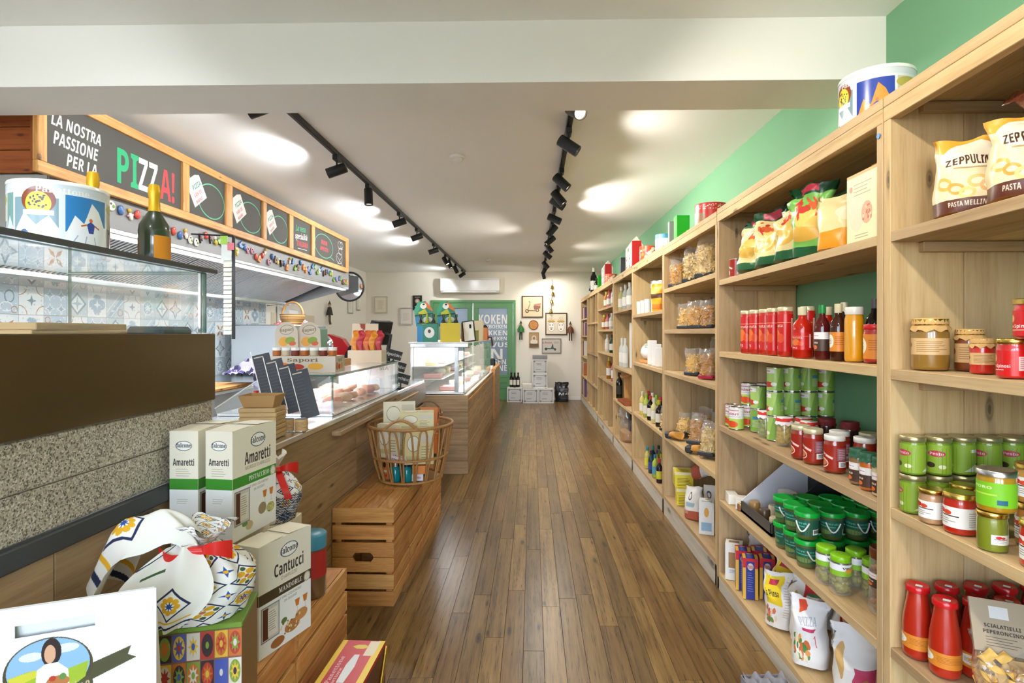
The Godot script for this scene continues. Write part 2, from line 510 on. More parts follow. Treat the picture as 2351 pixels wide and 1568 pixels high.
func materials() -> void:
	var scaf := wood([hexc("a88a62"), hexc("c4a67a"), hexc("d2b68b"), hexc("d9c097"), hexc("e0caa4")], 1024, 512, 16, 7, 0.0, 3)
	for k in 3: woodmat("scaffold%d" % k, scaf, [Color(0.93, 0.91, 0.87), Color(0.86, 0.83, 0.8), Color(0.97, 0.95, 0.89)][k], 2.4, 0.62, 0.72)
	woodmat("plinth", wood([hexc("a8a090"), hexc("c2baa9"), hexc("cfc8b8"), hexc("d8d2c4")], 512, 256, 16, 3, 0.0, 8), Color.WHITE, 2.4, 0.62, 0.75)
	var pine := wood([hexc("8a5524"), hexc("bd8345"), hexc("d39a58"), hexc("dfac6b"), hexc("e6ba7c")], 1024, 512, 24, 10, 0.0, 21)
	for k in 3: woodmat("pine%d" % k, pine, [Color(1, 0.97, 0.93), Color(0.95, 0.9, 0.86), Color(1, 1, 0.97)][k], 1.6, 0.5, 0.5)
	woodmat("pine_dark", pine, Color(0.72, 0.52, 0.38), 1.6, 0.5, 0.55)
	woodmat("pine_frame", pine, Color(1, 1.0, 0.98), 1.6, 0.5, 0.55)
	var oak := wood([hexc("7d6650"), hexc("a08768"), hexc("b49a78"), hexc("bfa684"), hexc("c9b291")], 1024, 512, 20, 5, 0.0, 44)
	for k in 2: woodmat("oak%d" % k, oak, [Color(1, 0.97, 0.93), Color(0.93, 0.9, 0.86)][k], 2.2, 0.6, 0.55)
	var fl := wood([hexc("33261a"), hexc("6f5638"), hexc("9a7c52"), hexc("b2946a"), hexc("c9ae84")], 1024, 1024, 16, 16, 1.0, 62)
	for k in 4: woodmat("floor%d" % k, fl, [Color(0.78, 0.75, 0.66), Color(0.68, 0.65, 0.57), Color(0.85, 0.82, 0.71), Color(0.74, 0.69, 0.6)][k], 2.0, 1.1, 0.3)
	mat("wall", hexc("efe9db"), 0.85)
	mat("ceiling", hexc("f5f4f0"), 0.9)
	mat("green_wall", hexc("74a882"), 0.8)
	mat("steel", hexc("c4c7c9"), 0.28, 1.0)
	mat("steel_bright", hexc("dcdfe2"), 0.2, 1.0)
	mat("steel_dull", hexc("b9bcbf"), 0.42, 1.0)
	mat("bronze_steel", hexc("7d725e"), 0.26, 1.0)
	mat("chrome", hexc("e6e6e8"), 0.08, 1.0)
	mat("black", hexc("1d1e20"), 0.42)
	mat("black_metal", hexc("24272b"), 0.38, 0.3)
	mat("dark_grey", hexc("3c3e40"), 0.5)
	mat("mid_grey", hexc("8f9193"), 0.5)
	mat("white", hexc("f2f1ee"), 0.45)
	mat("white_gloss", hexc("f4f3f0"), 0.2)
	mat("paper", hexc("ece8dd"), 0.8)
	mat("card", hexc("b98f5c"), 0.8)
	mat("kraft", hexc("c9a877"), 0.85)
	mat("green_paint", hexc("5f9560"), 0.45)
	mat("red", hexc("c41a1e"), 0.35)
	mat("gold", hexc("d9b75c"), 0.25, 1.0)
	mat("silver", hexc("cfcfd0"), 0.25, 1.0)
	mat("rattan", hexc("b08049"), 0.55)
	glassy("glass", Color(0.93, 0.98, 0.97), 0.05)
	glassy("glass_edge", Color(0.25, 0.5, 0.46), 0.55, 0.1)
	glassy("clear_film", Color(1, 1, 1), 0.1, 0.08)
	var gr := Paint.new(512, 512, hexc("b3a794"))
	var rr := RandomNumberGenerator.new(); rr.seed = 4
	gr.speck(9000, 1.5, 4.5, [hexc("c9bfae"), hexc("8d8172"), hexc("5c544a"), hexc("b7ab99"), hexc("d8d0c2"), hexc("756a5d")], rr)
	var gm := printed("granite", gr, 0.35)
	gm.uv1_triplanar = true; gm.uv1_scale = Vector3(3.2, 3.2, 3.2)


# ---------------------------------------------------------------- the room
func slab(a: Vector3, b: Vector3) -> Array:   # box mesh between two corners and where its underside sits
	var s := (b - a).abs()
	return [boxm(s.x, s.y, s.z), Vector3((a.x + b.x) / 2, minf(a.y, b.y), (a.z + b.z) / 2)]

func room() -> void:
	var r := RandomNumberGenerator.new(); r.seed = 12
	var s := slab(Vector3(WALL_L - 0.2, -0.12, 2.7), Vector3(WALL_R + 0.2, -0.012, BACK_Z - 0.2))
	mat("underfloor", hexc("2a1e14"), 0.9)
	var fl := struct("floor", s[0], M.underfloor, s[1])
	# planks of the aisle, one by one
	var pw := 0.0905
	var variants := []
	for k in 10:
		var g := G.new()
		g.bbox(Vector3(pw - 0.0012, 0.012, 1.0), 0.0006, Vector3.ZERO, 2, Vector2(r.randf() * 2.0, r.randf()))
		variants.append(g.mesh())
	for row in 24:
		var x := -1.08 + row * pw
		var z := -1.9 + r.randf() * 0.9
		while z > BACK_Z + 0.02:
			var ln := minf(r.randf_range(1.05, 1.45), z - BACK_Z)
			if BACK_Z - (z - ln) > -0.4: ln = z - BACK_Z
			var p := part(fl, "plank", variants[r.randi() % 10], M["floor%d" % (r.randi() % 4)])
			p.position = Vector3(x, 0.1080, z - ln / 2) - s[1]; p.position.y = 0.108
			p.scale = Vector3(1, 1, ln - 0.0015)
			z -= ln
	var rest := G.new()
	for row in 28:
		var x := -1.08 - (row + 1) * pw
		var z := 2.5
		while z > BACK_Z:
			var ln := minf(r.randf_range(1.1, 1.4), z - BACK_Z)
			rest.bbox(Vector3(pw - 0.0012, 0.012, ln - 0.0015), 0.0, Vector3(x, 0.108, z - ln / 2) - Vector3(s[1].x, 0, s[1].z), 2, Vector2(r.randf(), r.randf()))
			z -= ln
	for row in 28:
		var x := -1.08 + row * pw
		rest.bbox(Vector3(pw - 0.0012, 0.012, 4.4 if row < 24 else 14.4), 0.0, Vector3(x, 0.108, 2.5 - (2.2 if row < 24 else 7.2)) - Vector3(s[1].x, 0, s[1].z), 2, Vector2(r.randf(), r.randf()))
	part(fl, "planks_beyond", rest.mesh(), M.floor0).set_meta("kind", "stuff")
	s = slab(Vector3(WALL_L - 0.2, CEIL, 2.7), Vector3(WALL_R + 0.2, CEIL + 0.15, BACK_Z - 0.2))
	struct("ceiling", s[0], M.ceiling, s[1])
	s = slab(Vector3(WALL_R, 0, 2.7), Vector3(WALL_R + 0.2, CEIL, BACK_Z))
	struct("wall_right", s[0], M.green_wall, s[1])
	s = slab(Vector3(WALL_L - 0.2, 0, 2.7), Vector3(WALL_L, CEIL, BACK_Z))
	struct("wall_left", s[0], M.wall, s[1])
	# back wall round the opening of the double door
	var g := G.new()
	var dx0 := -2.13; var dx1 := -0.36; var dh := 2.09
	g.box(Vector3(dx0 - WALL_L + 0.2, CEIL, 0.2), Vector3((dx0 + WALL_L - 0.2) / 2, 0, BACK_Z - 0.1))
	g.box(Vector3(WALL_R + 0.2 - dx1, CEIL, 0.2), Vector3((dx1 + WALL_R + 0.2) / 2, 0, BACK_Z - 0.1))
	g.box(Vector3(dx1 - dx0, CEIL - dh, 0.2), Vector3((dx0 + dx1) / 2, dh, BACK_Z - 0.1))
	struct("wall_back", g.mesh(), M.wall)
	struct("baseboard_back", boxm(1.30, 0.07, 0.015, 0.003), M.white, Vector3(0.36, 0, BACK_Z + 0.0085))
	# shop front behind the photographer: three tall windows in a white wall
	g = G.new()
	g.box(Vector3(WALL_R - WALL_L + 0.4, 0.35, 0.2), Vector3((WALL_R + WALL_L) / 2, 0, 2.6))
	g.box(Vector3(WALL_R - WALL_L + 0.4, 0.14, 0.2), Vector3((WALL_R + WALL_L) / 2, CEIL - 0.14, 2.6))
	for x in [WALL_L - 0.05, -1.86, -0.2, WALL_R + 0.05]: g.box(Vector3(0.3, CEIL - 0.49, 0.2), Vector3(x, 0.35, 2.6))
	struct("wall_front", g.mesh(), M.wall)
	for k in 3:
		var xa: float = [WALL_L + 0.1, -1.71, -0.05][k]; var xb: float = [-2.01, -0.35, WALL_R - 0.1][k]
		var w := struct("window_%d" % (k + 1), frame_mesh(xb - xa, CEIL - 0.49, 0.05, 0.06), M.white, Vector3((xa + xb) / 2, 0.35, 2.6))
		part(w, "pane", boxm(xb - xa - 0.09, CEIL - 0.58, 0.008), M.glass, Vector3(0, 0.045, 0))
	# the boxed-in beam
	s = slab(Vector3(WALL_L, 2.435, -2.335), Vector3(WALL_R, CEIL, -2.639))
	struct("trim_1", s[0], M.ceiling, s[1])

func frame_mesh(w: float, h: float, bar: float, depth: float) -> ArrayMesh:   # rectangular frame standing on y = 0, centred on x and z
	var g := G.new()
	g.bbox(Vector3(w, bar, depth), 0.002, Vector3(0, 0, 0), 0)
	g.bbox(Vector3(w, bar, depth), 0.002, Vector3(0, h - bar, 0), 0)
	g.bbox(Vector3(bar, h - 2 * bar, depth), 0.002, Vector3(-(w - bar) / 2, bar, 0), 1)
	g.bbox(Vector3(bar, h - 2 * bar, depth), 0.002, Vector3((w - bar) / 2, bar, 0), 1)
	return g.mesh()


# ---------------------------------------------------------------- shelving along the right wall
func shelving() -> void:
	var units := [
		# label, z near, z far, top, shelf tops, bottom top, slots (upright racks)
		["tall scaffold-wood shelving unit nearest the camera, with pesto jars and passata", 0.28, -1.664, 2.083, [1.69, 1.299, 0.906, 0.508], 0.1, []],
		["scaffold-wood shelving unit with crisp bags, tomato jars, cans and green olive tubs", -1.668, -3.142, 2.083, [1.69, 1.302, 0.902, 0.494], 0.096, []],
		["scaffold-wood shelving unit filled with clear bags of pasta", -3.148, -4.43, 2.075, [1.74, 1.428, 1.113, 0.615], 0.145, []],
		["scaffold-wood shelving unit with flour bag, small liqueur bottles and soda bottles", -4.434, -5.79, 2.085, [1.585, 1.112, 0.612], 0.136, []],
		["scaffold-wood shelving unit holding a tall white carton and a film-wrapped hamper", -5.794, -7.16, 2.09, [1.672, 1.0, 0.592], 0.136, []],
		["scaffold-wood shelving unit with small bottles above two upright dividers", -7.164, -8.83, 2.105, [1.765, 1.455, 1.13, 0.755], 0.136, [0.755]],
		["scaffold-wood wine rack with narrow upright slots", -8.834, -10.55, 2.11, [1.585, 1.06, 0.545], 0.136, [9.0]],
		["scaffold-wood bookshelf unit at the far end beside the white wall", -10.554, -11.86, 2.11, [1.69, 1.355, 0.945, 0.55], 0.136, []]]
	var sd := 1
	var n := 0
	for u in units:
		var z0: float = u[1]; var z1: float = u[2]; var top: float = u[3]
		var ln := z0 - z1
		var zc := (z0 + z1) / 2
		var dp := WALL_R - SHELF_X - 0.004
		var t := thing("shelving_unit", u[0], "shelf", Vector3(SHELF_X, 0, zc), 0.0, "scaffold-wood shelving units along the green wall")
		for e in [[-1, z1 + 0.015], [1, z0 - 0.015]]:
			for k in 2:
				sd += 1
				part(t, "side_board", plank(dp / 2 - 0.002, top - 0.03, 0.03, 1, sd), M["scaffold%d" % (sd % 3)], Vector3(dp / 4 + k * dp / 2, 0, e[1] - zc))
		n += 1
		if n == 2: part(t, "blue_sticker", lathed("dot", [[0.0, 0.002], [0.008, 0.002], [0.008, 0.0]], 12), mat("sticker_blue", hexc("2f7fc8"), 0.5), Vector3(-0.0005, 1.979, -1.685 - zc), Vector3(0, 0, 90))
		part(t, "front_rail", plank(0.028, 0.042, ln - 0.002, 2, sd + 2), M.scaffold2, Vector3(-0.0005 + 0.014, top - 0.0725, 0))
		for k in 2: part(t, "top_board", plank(dp / 2 - 0.001, 0.03, ln - 0.001, 2, sd + 5 + k), M["scaffold%d" % k], Vector3(dp / 4 + k * dp / 2 - 0.001, top - 0.03, 0))
		part(t, "plinth", plank(0.02, u[5] - 0.028, ln - 0.004, 2, sd + 6), M.plinth, Vector3(0.011, 0, 0))
		var tops: Array = u[4].duplicate()
		tops.append(u[5])
		for y in tops:
			for k in 2:
				sd += 1
				part(t, "shelf_board", plank(dp / 2 - 0.001, 0.03, ln - 0.062 if y != u[5] else ln - 0.004, 2, sd), M["scaffold%d" % ((sd + 1) % 3)], Vector3(dp / 4 + k * dp / 2 + (0.001 if k == 0 else 0.0), y - 0.031, 0))
			if y != u[5]:
				for e in [-1, 1]: part(t, "cleat", plank(dp - 0.09, 0.028, 0.022, 0, sd), M.scaffold1, Vector3(dp / 2 + 0.035, y - 0.06, e * (ln / 2 - 0.042)))
		for e in [-1, 1]: part(t, "cleat", plank(dp - 0.09, 0.028, 0.022, 0, sd), M.scaffold1, Vector3(dp / 2 + 0.035, top - 0.06, e * (ln / 2 - 0.042)))
		for y in u[6]:
			var levels := []
			if y > 3.0: levels = [[0.136, 0.514], [0.545, 1.029], [1.06, 1.554], [1.585, 2.04]]
			else: levels = [[0.136, 0.724]]
			for lv in levels:
				for k in (3 if y > 3.0 else 2):
					sd += 1
					part(t, "upright", plank(dp * 0.8, lv[1] - lv[0], 0.022, 1, sd % 7), M["scaffold%d" % (sd % 3)], Vector3(dp * 0.42, lv[0], ln / 2 - (k + 1) * ln / (4 if y > 3.0 else 3)))

# ---------------------------------------------------------------- serving counters on the left
func pane(p: Node, called: String, x: float, y: float, z: float, at: Vector3, rot := Vector3.ZERO) -> void:   # glass sheet with its greenish polished edges
	var o := part(p, called, boxm(x, y, z), M.glass, at, rot)
	var g := G.new()
	var th := minf(x, minf(y, z)) * 1.15
	if z <= x and z <= y:
		for e in [-1, 1]: g.box(Vector3(0.004, y, th), Vector3(e * x / 2, 0, 0))
		g.box(Vector3(x, 0.004, th), Vector3(0, y - 0.004, 0))
	elif x <= y:
		for e in [-1, 1]: g.box(Vector3(th, y, 0.004), Vector3(0, 0, e * z / 2))
		g.box(Vector3(th, 0.004, z), Vector3(0, y - 0.004, 0))
	else:
		for e in [-1, 1]:
			g.box(Vector3(0.004, th, z), Vector3(e * x / 2, 0, 0))
			g.box(Vector3(x, th, 0.004), Vector3(0, 0, e * z / 2))
	part(o, "polished_edge", g.mesh(), M.glass_edge)

func counters() -> void:
	# front counter: oak boards, with the raised pizza case on its near half
	var t := thing("serving_counter", "long oak-fronted serving counter with stainless worktop and raised granite ledge", "counter", Vector3(COUNTER_X, 0, -2.3))
	part(t, "carcass", boxm(0.6, 0.93, 6.3), M.dark_grey, Vector3(-0.325, 0, 0))
	var ys := [0.0, 0.102, 0.31, 0.518, 0.726, 0.93]
	for k in 5:
		for j in 3:
			var zz: Array = [[3.0, 1.1], [1.1, -1.0], [-1.0, -3.15]][j]
			if k == 4 and j == 2: zz = [-1.0, -2.08]
			part(t, "front_board", plank(0.02, ys[k + 1] - ys[k] - 0.003, zz[0] - zz[1] - 0.002, 2, k * 3 + j, 0.002), M["oak%d" % ((k + j) % 2)], Vector3(-0.01, ys[k], (zz[0] + zz[1]) / 2))
	part(t, "steel_apron", boxm(0.022, 0.165, 1.06, 0.002), M.steel_dull, Vector3(-0.011, 0.765, -2.62))
	part(t, "worktop", boxm(0.66, 0.028, 3.5, 0.004), M.steel_bright, Vector3(-0.315, 0.932, -1.25))
	part(t, "edge_trim", boxm(0.02, 0.045, 2.45, 0.003), M.dark_grey, Vector3(0.006, 0.932, 1.725))
	part(t, "reflection_ledge", plank(0.05, 0.026, 2.0, 2, 5, 0.004), M.oak1, Vector3(0.025, 0.872, -1.58))  # added board standing in for the wood reflected in the lower front glass
	part(t, "granite_upstand", boxm(0.03, 0.098, 2.45, 0.002), M.granite, Vector3(-0.015, 0.979, 1.725))
	part(t, "granite_upstand", boxm(0.034, 0.106, 2.45, 0.003), M.granite, Vector3(-0.015, 1.079, 1.725))
	# pizza case
	t = thing("pizza_display_case", "bronze-toned steel pizza case with tall glass screen and glass top shelf", "display case", Vector3(COUNTER_X, 1.187, -0.55))
	part(t, "front_panel", boxm(0.012, 0.212, 2.5, 0.003), M.bronze_steel, Vector3(0.006, 0, 0))
	part(t, "body", boxm(0.5, 0.05, 2.48), M.steel_dull, Vector3(-0.26, 0.0, 0))
	part(t, "end_cap", boxm(0.03, 0.21, 0.02, 0.002), M.steel_dull, Vector3(-0.02, 0, -1.262))
	pane(t, "front_glass", 0.008, 0.19, 1.02, Vector3(-0.01, 0.214, -0.715))
	pane(t, "front_glass", 0.008, 0.19, 1.4, Vector3(-0.01, 0.214, 0.5))
	pane(t, "end_glass", 0.44, 0.19, 0.008, Vector3(-0.235, 0.214, -1.238))
	pane(t, "top_shelf", 0.46, 0.01, 2.5, Vector3(-0.225, 0.405, 0.0))
	part(t, "top_shelf_edge", boxm(0.012, 0.012, 2.5), M.dark_grey, Vector3(0.012, 0.404, 0))
	for z in [-1.225, -0.2, 1.2]: part(t, "glass_post", boxm(0.008, 0.19, 0.008), M.steel, Vector3(-0.024, 0.214, z))
	# glass chiller with chicken
	t = thing("glass_chiller", "low glass-topped chiller with trays of raw chicken on the counter", "display case", Vector3(COUNTER_X, 0.961, -3.67))
	part(t, "tray", boxm(0.62, 0.014, 1.42, 0.003), M.steel_bright, Vector3(-0.33, 0.0, 0))
	part(t, "end_frame", boxm(0.014, 0.2, 0.014), M.steel, Vector3(-0.03, 0.014, -0.712))
	pane(t, "front_glass", 0.008, 0.2, 1.44, Vector3(-0.018, 0.012, 0))
	var g := G.new()
	g.prism(PackedVector2Array([Vector2(0, 0), Vector2(0, 0.2), Vector2(-0.36, 0.2), Vector2(-0.62, 0.03), Vector2(-0.62, 0)]), 0.008)
	var tz := g.mesh()
	part(t, "end_glass", tz, M.glass, Vector3(-0.02, 0.012, 0.716))
	part(t, "end_glass", tz, M.glass, Vector3(-0.02, 0.012, -0.716))
	g = G.new()
	g.tube([Vector3(-0.38, 0.213, 0.722), Vector3(-0.64, 0.043, 0.722)], 0.005, 5)
	part(t, "slanted_edge", g.mesh(), M.steel_bright)
	pane(t, "top_glass", 0.37, 0.008, 1.45, Vector3(-0.195, 0.213, 0))
	for z in [0.66, -0.66]: part(t, "glass_clip", boxm(0.03, 0.02, 0.02, 0.002), M.steel, Vector3(-0.035, 0.192, z))
	var p := Paint.new(256, 128, hexc("eef0f2"))
	p.text("SLA", 205, 26, 26, hexc("55555a"), "Droid Sans:400")
	p.line(150, 10, 135, 120, 3, hexc("c8c9cc"))
	g = G.new()
	g.box(Vector3(0.44, 0.19, 0.006), Vector3.ZERO, {"all": Rect2(0, 0, 0.1, 0.1), "z": Rect2(0, 0, 1, 1)})
	part(t, "printed_divider", g.mesh(), printed("chiller_divider", p), Vector3(-0.25, 0.016, -0.69))
	part(t, "light_bar", boxm(0.02, 0.012, 1.36), lamp_mat("case_led", Color(0.95, 0.98, 1.0), 1.0), Vector3(-0.34, 0.196, 0))
	strip(t, Vector3(-0.34, 0.19, 0), Vector2(0.02, 1.36), Vector3(-90, 0, 0), 0.36)
	var meats := [hexc("e7b9a2"), hexc("e2a894"), hexc("edcbb2"), hexc("d9a08c")]
	var blobs := []
	for k in 4:
		g = G.new()
		var rr := RandomNumberGenerator.new(); rr.seed = 50 + k
		var ns := FastNoiseLite.new(); ns.seed = k; ns.frequency = 2.2
		g.grid(12, 8, func(u, q):
			var d := Vector3(sin(u * TAU) * sin(q * PI), -cos(q * PI), cos(u * TAU) * sin(q * PI))
			return Vector3(d.x * 0.042, d.y * 0.026 + 0.026, d.z * 0.075 * (1.0 - 0.3 * d.z)) * (1.0 + 0.3 * ns.get_noise_3dv(d * 1.2)), true)
		blobs.append(g.mesh())
		var m := mat("meat%d" % k, meats[k], 0.35); m.subsurf_scatter_enabled = true; m.subsurf_scatter_strength = 0.25
	var k2 := 0
	var wordy := ["nearest the glass", "in the middle row", "at the back"]
	for row in 3:
		for j in 7:
			var s := single("chicken_piece", "pale raw chicken piece %s, %s from the near end of the chiller" % [wordy[row], ordinal(j)], "meat", blobs[k2 % 4], M["meat%d" % (k2 % 4)], Vector3(COUNTER_X - 0.13 - row * 0.15, 0.979, -3.12 - j * 0.165 + (row % 2) * 0.04), Vector3(0, 60 + 37 * (k2 % 5), 0), "chicken pieces in the glass chiller")
			s.scale = Vector3.ONE * (0.9 + 0.1 * ((k2 * 7) % 3))
			k2 += 1
	# deli counter beyond the till
	var zc := -7.4
	t = thing("deli_counter", "oak-clad refrigerated deli counter with tall glass and bright white interior", "display case", Vector3(-0.637, 0, zc))
	part(t, "carcass", boxm(0.55, 0.775, 3.52), M.white, Vector3(-0.295, 0, 0))
	for k in 5:
		var y0: float = [0.0, 0.13, 0.29, 0.455, 0.62][k]; var y1: float = [0.13, 0.29, 0.455, 0.62, 0.785][k]
		part(t, "end_board", plank(0.575, y1 - y0 - 0.003, 0.02, 0, 30 + k, 0.002), M["oak%d" % (k % 2)], Vector3(-0.2875, y0, 1.78))
		part(t, "front_board", plank(0.02, y1 - y0 - 0.003, 3.54, 2, 40 + k, 0.002), M["oak%d" % ((k + 1) % 2)], Vector3(-0.01, y0, 0))
	part(t, "top_rail", plank(0.05, 0.03, 3.54, 2, 47, 0.004), M.pine_frame, Vector3(-0.02, 0.71, 0))
	part(t, "base_tray", boxm(0.5, 0.02, 3.48), M.white, Vector3(-0.3, 0.79, 0))
	for y in [0.93, 1.06]: part(t, "glass_shelf", boxm(0.3, 0.008, 3.4), M.white_gloss, Vector3(-0.42, y, 0))
	pane(t, "front_glass", 0.008, 0.46, 3.5, Vector3(-0.045, 0.80, 0))
	pane(t, "end_glass", 0.5, 0.46, 0.008, Vector3(-0.3, 0.80, 1.755))
	part(t, "steel_head_rail", boxm(0.58, 0.035, 0.05, 0.003), M.steel, Vector3(-0.29, 1.262, 1.755))
	part(t, "steel_head_rail", boxm(0.05, 0.035, 3.5, 0.003), M.steel, Vector3(-0.555, 1.262, 0))
	part(t, "steel_post", boxm(0.04, 0.47, 0.04, 0.003), M.steel, Vector3(-0.125, 0.795, 1.71))
	part(t, "back_panel", boxm(0.01, 0.46, 3.45), M.white, Vector3(-0.585, 0.80, 0))
	part(t, "canopy", boxm(0.6, 0.012, 3.54), M.white, Vector3(-0.3, 1.298, 0))
	part(t, "light_bar", boxm(0.03, 0.012, 3.4), lamp_mat("case_led", Color.WHITE, 1.0), Vector3(-0.25, 1.284, 0))
	strip(t, Vector3(-0.25, 1.278, 0), Vector2(0.03, 3.4), Vector3(-90, 0, 0), 2.0)
	var n := 0
	for lv in [[0.812, -0.22, 9], [0.939, -0.38, 8], [1.069, -0.4, 8]]:
		for j in lv[2]:
			n += 1
			g = G.new()
			var wdt := 0.13 + 0.03 * ((n * 5) % 3)
			if n % 3 == 0:
				g.prism(PackedVector2Array([Vector2(-wdt / 2, 0), Vector2(wdt / 2, 0), Vector2(wdt / 2, 0.075), Vector2(-wdt / 2, 0.03)]), 0.11)
			elif n % 3 == 1:
				g.bbox(Vector3(wdt, 0.05, 0.16), 0.01)
			else:
				g.lathe([[0.0, 0.0], [0.06, 0.0], [0.065, 0.01], [0.065, 0.06], [0.055, 0.072], [0.0, 0.075]], 14)
			var kindname: String = ["cheese_wedge", "meat_pack", "cheese_round"][n % 3]
			single(kindname, "%s, %s deli shelf, %s from near end" % [["pale yellow cheese wedge", "wrapped pink meat pack", "small round white cheese"][n % 3], ["lowest", "middle", "upper"][0 if lv[0] < 0.9 else (1 if lv[0] < 1.0 else 2)], ordinal(j)], ["cheese", "meat", "cheese"][n % 3], g.mesh(), mat("deli%d" % (n % 3), [hexc("e8d9a0"), hexc("d8a49a"), hexc("efe9da")][n % 3], 0.5), Vector3(-0.637 + lv[1], lv[0], zc + 1.58 - j * 0.38), Vector3(0, 90 if n % 3 == 0 else 0, 0), "food in the deli counter")
	t = thing("end_counter", "low oak counter with pale top rail at far end of the deli counter", "counter", Vector3(-0.617, 0, -9.98))
	part(t, "carcass", boxm(0.5, 0.74, 1.44), M.oak1, Vector3(-0.28, 0, 0))
	part(t, "front_panel", plank(0.025, 0.8, 1.48, 2, 71), M.oak0, Vector3(-0.0125, 0, 0))
	part(t, "end_post", plank(0.06, 0.82, 0.05, 1, 72), M.pine1, Vector3(-0.02, 0, 0.745))
	part(t, "top_rail", plank(0.06, 0.03, 1.42, 2, 73), M.pine_frame, Vector3(-0.01, 0.802, -0.02))

func lamp_mat(key: String, c: Color, energy: float) -> StandardMaterial3D:
	var m := mat(key, c, 0.5)
	m.emission_enabled = true; m.emission = c; m.emission_energy_multiplier = energy
	return m


# ---------------------------------------------------------------- pizza kitchen
func tile_paints() -> Array:
	var out := []
	var bl := hexc("9fb4c4"); var gy := hexc("c3ccd0"); var wh := hexc("e9ecea"); var rs := hexc("b98a68"); var sl := hexc("7e919d")
	for k in 9:
		var p := Paint.new(128, 128, [gy, hexc("dfe5e7"), bl.lightened(0.35), wh][k % 4])
		match k:
			0:
				p.star(64, 64, 62, 20, 4, wh, 0.4); p.ell(64, 64, 40, 40, bl); p.ring(64, 64, 40, 40, 5, wh); p.star(64, 64, 34, 12, 8, wh)
			1:
				p.ell(64, 64, 62, 62, wh)
				for a in 4: p.poly([[64, 64], [64 + 30 * cos(a * PI / 2 + 0.45), 64 + 30 * sin(a * PI / 2 + 0.45)], [64 + 60 * cos(a * PI / 2 + 0.8), 64 + 60 * sin(a * PI / 2 + 0.8)], [64 + 30 * cos(a * PI / 2 + 1.15), 64 + 30 * sin(a * PI / 2 + 1.15)]], rs)
			2:
				for q in 4: p.star(32 + 64 * (q % 2), 32 + 64 * (q / 2), 30, 12, 4, wh)
				for q in 4: p.star(32 + 64 * (q % 2), 32 + 64 * (q / 2), 18, 8, 4, bl)
			3:
				for q in [[0, 0], [128, 0], [0, 128], [128, 128]]:
					p.ring(q[0], q[1], 58, 58, 7, wh); p.ring(q[0], q[1], 40, 40, 4, rs)
				p.star(64, 64, 26, 9, 4, sl)
			4:
				p.poly([[0, 128], [128, 0], [128, 40], [40, 128]], bl); p.line(0, 100, 100, 0, 5, wh); p.line(30, 128, 128, 30, 5, wh)
				p.ring(100, 100, 18, 18, 5, rs)
			5:
				p.star(64, 64, 64, 30, 4, sl, 0.0); p.star(64, 64, 48, 20, 4, gy); p.ring(64, 64, 20, 20, 4, wh)
			6:
				p.ring(40, 60, 26, 30, 6, bl); p.ring(84, 50, 22, 26, 5, sl); p.ring(70, 96, 30, 20, 5, wh); p.ring(20, 20, 14, 14, 4, rs); p.ring(108, 108, 14, 14, 4, rs)
			7:
				for q in 4: p.ell(64 + 30 * cos(q * PI / 2), 64 + 30 * sin(q * PI / 2), 26, 26, bl)
				p.ring(64, 64, 56, 56, 4, wh); p.star(64, 64, 26, 9, 4, wh)
			8:
				p.poly([[64, 6], [122, 64], [64, 122], [6, 64]], sl); p.poly([[64, 20], [108, 64], [64, 108], [20, 64]], wh); p.star(64, 64, 36, 10, 4, bl)
		p.speck(40, 1, 5, [Color(gy, 1), wh], rng)
		out.append(printed("tile%d" % k, p, 0.25))
	return out

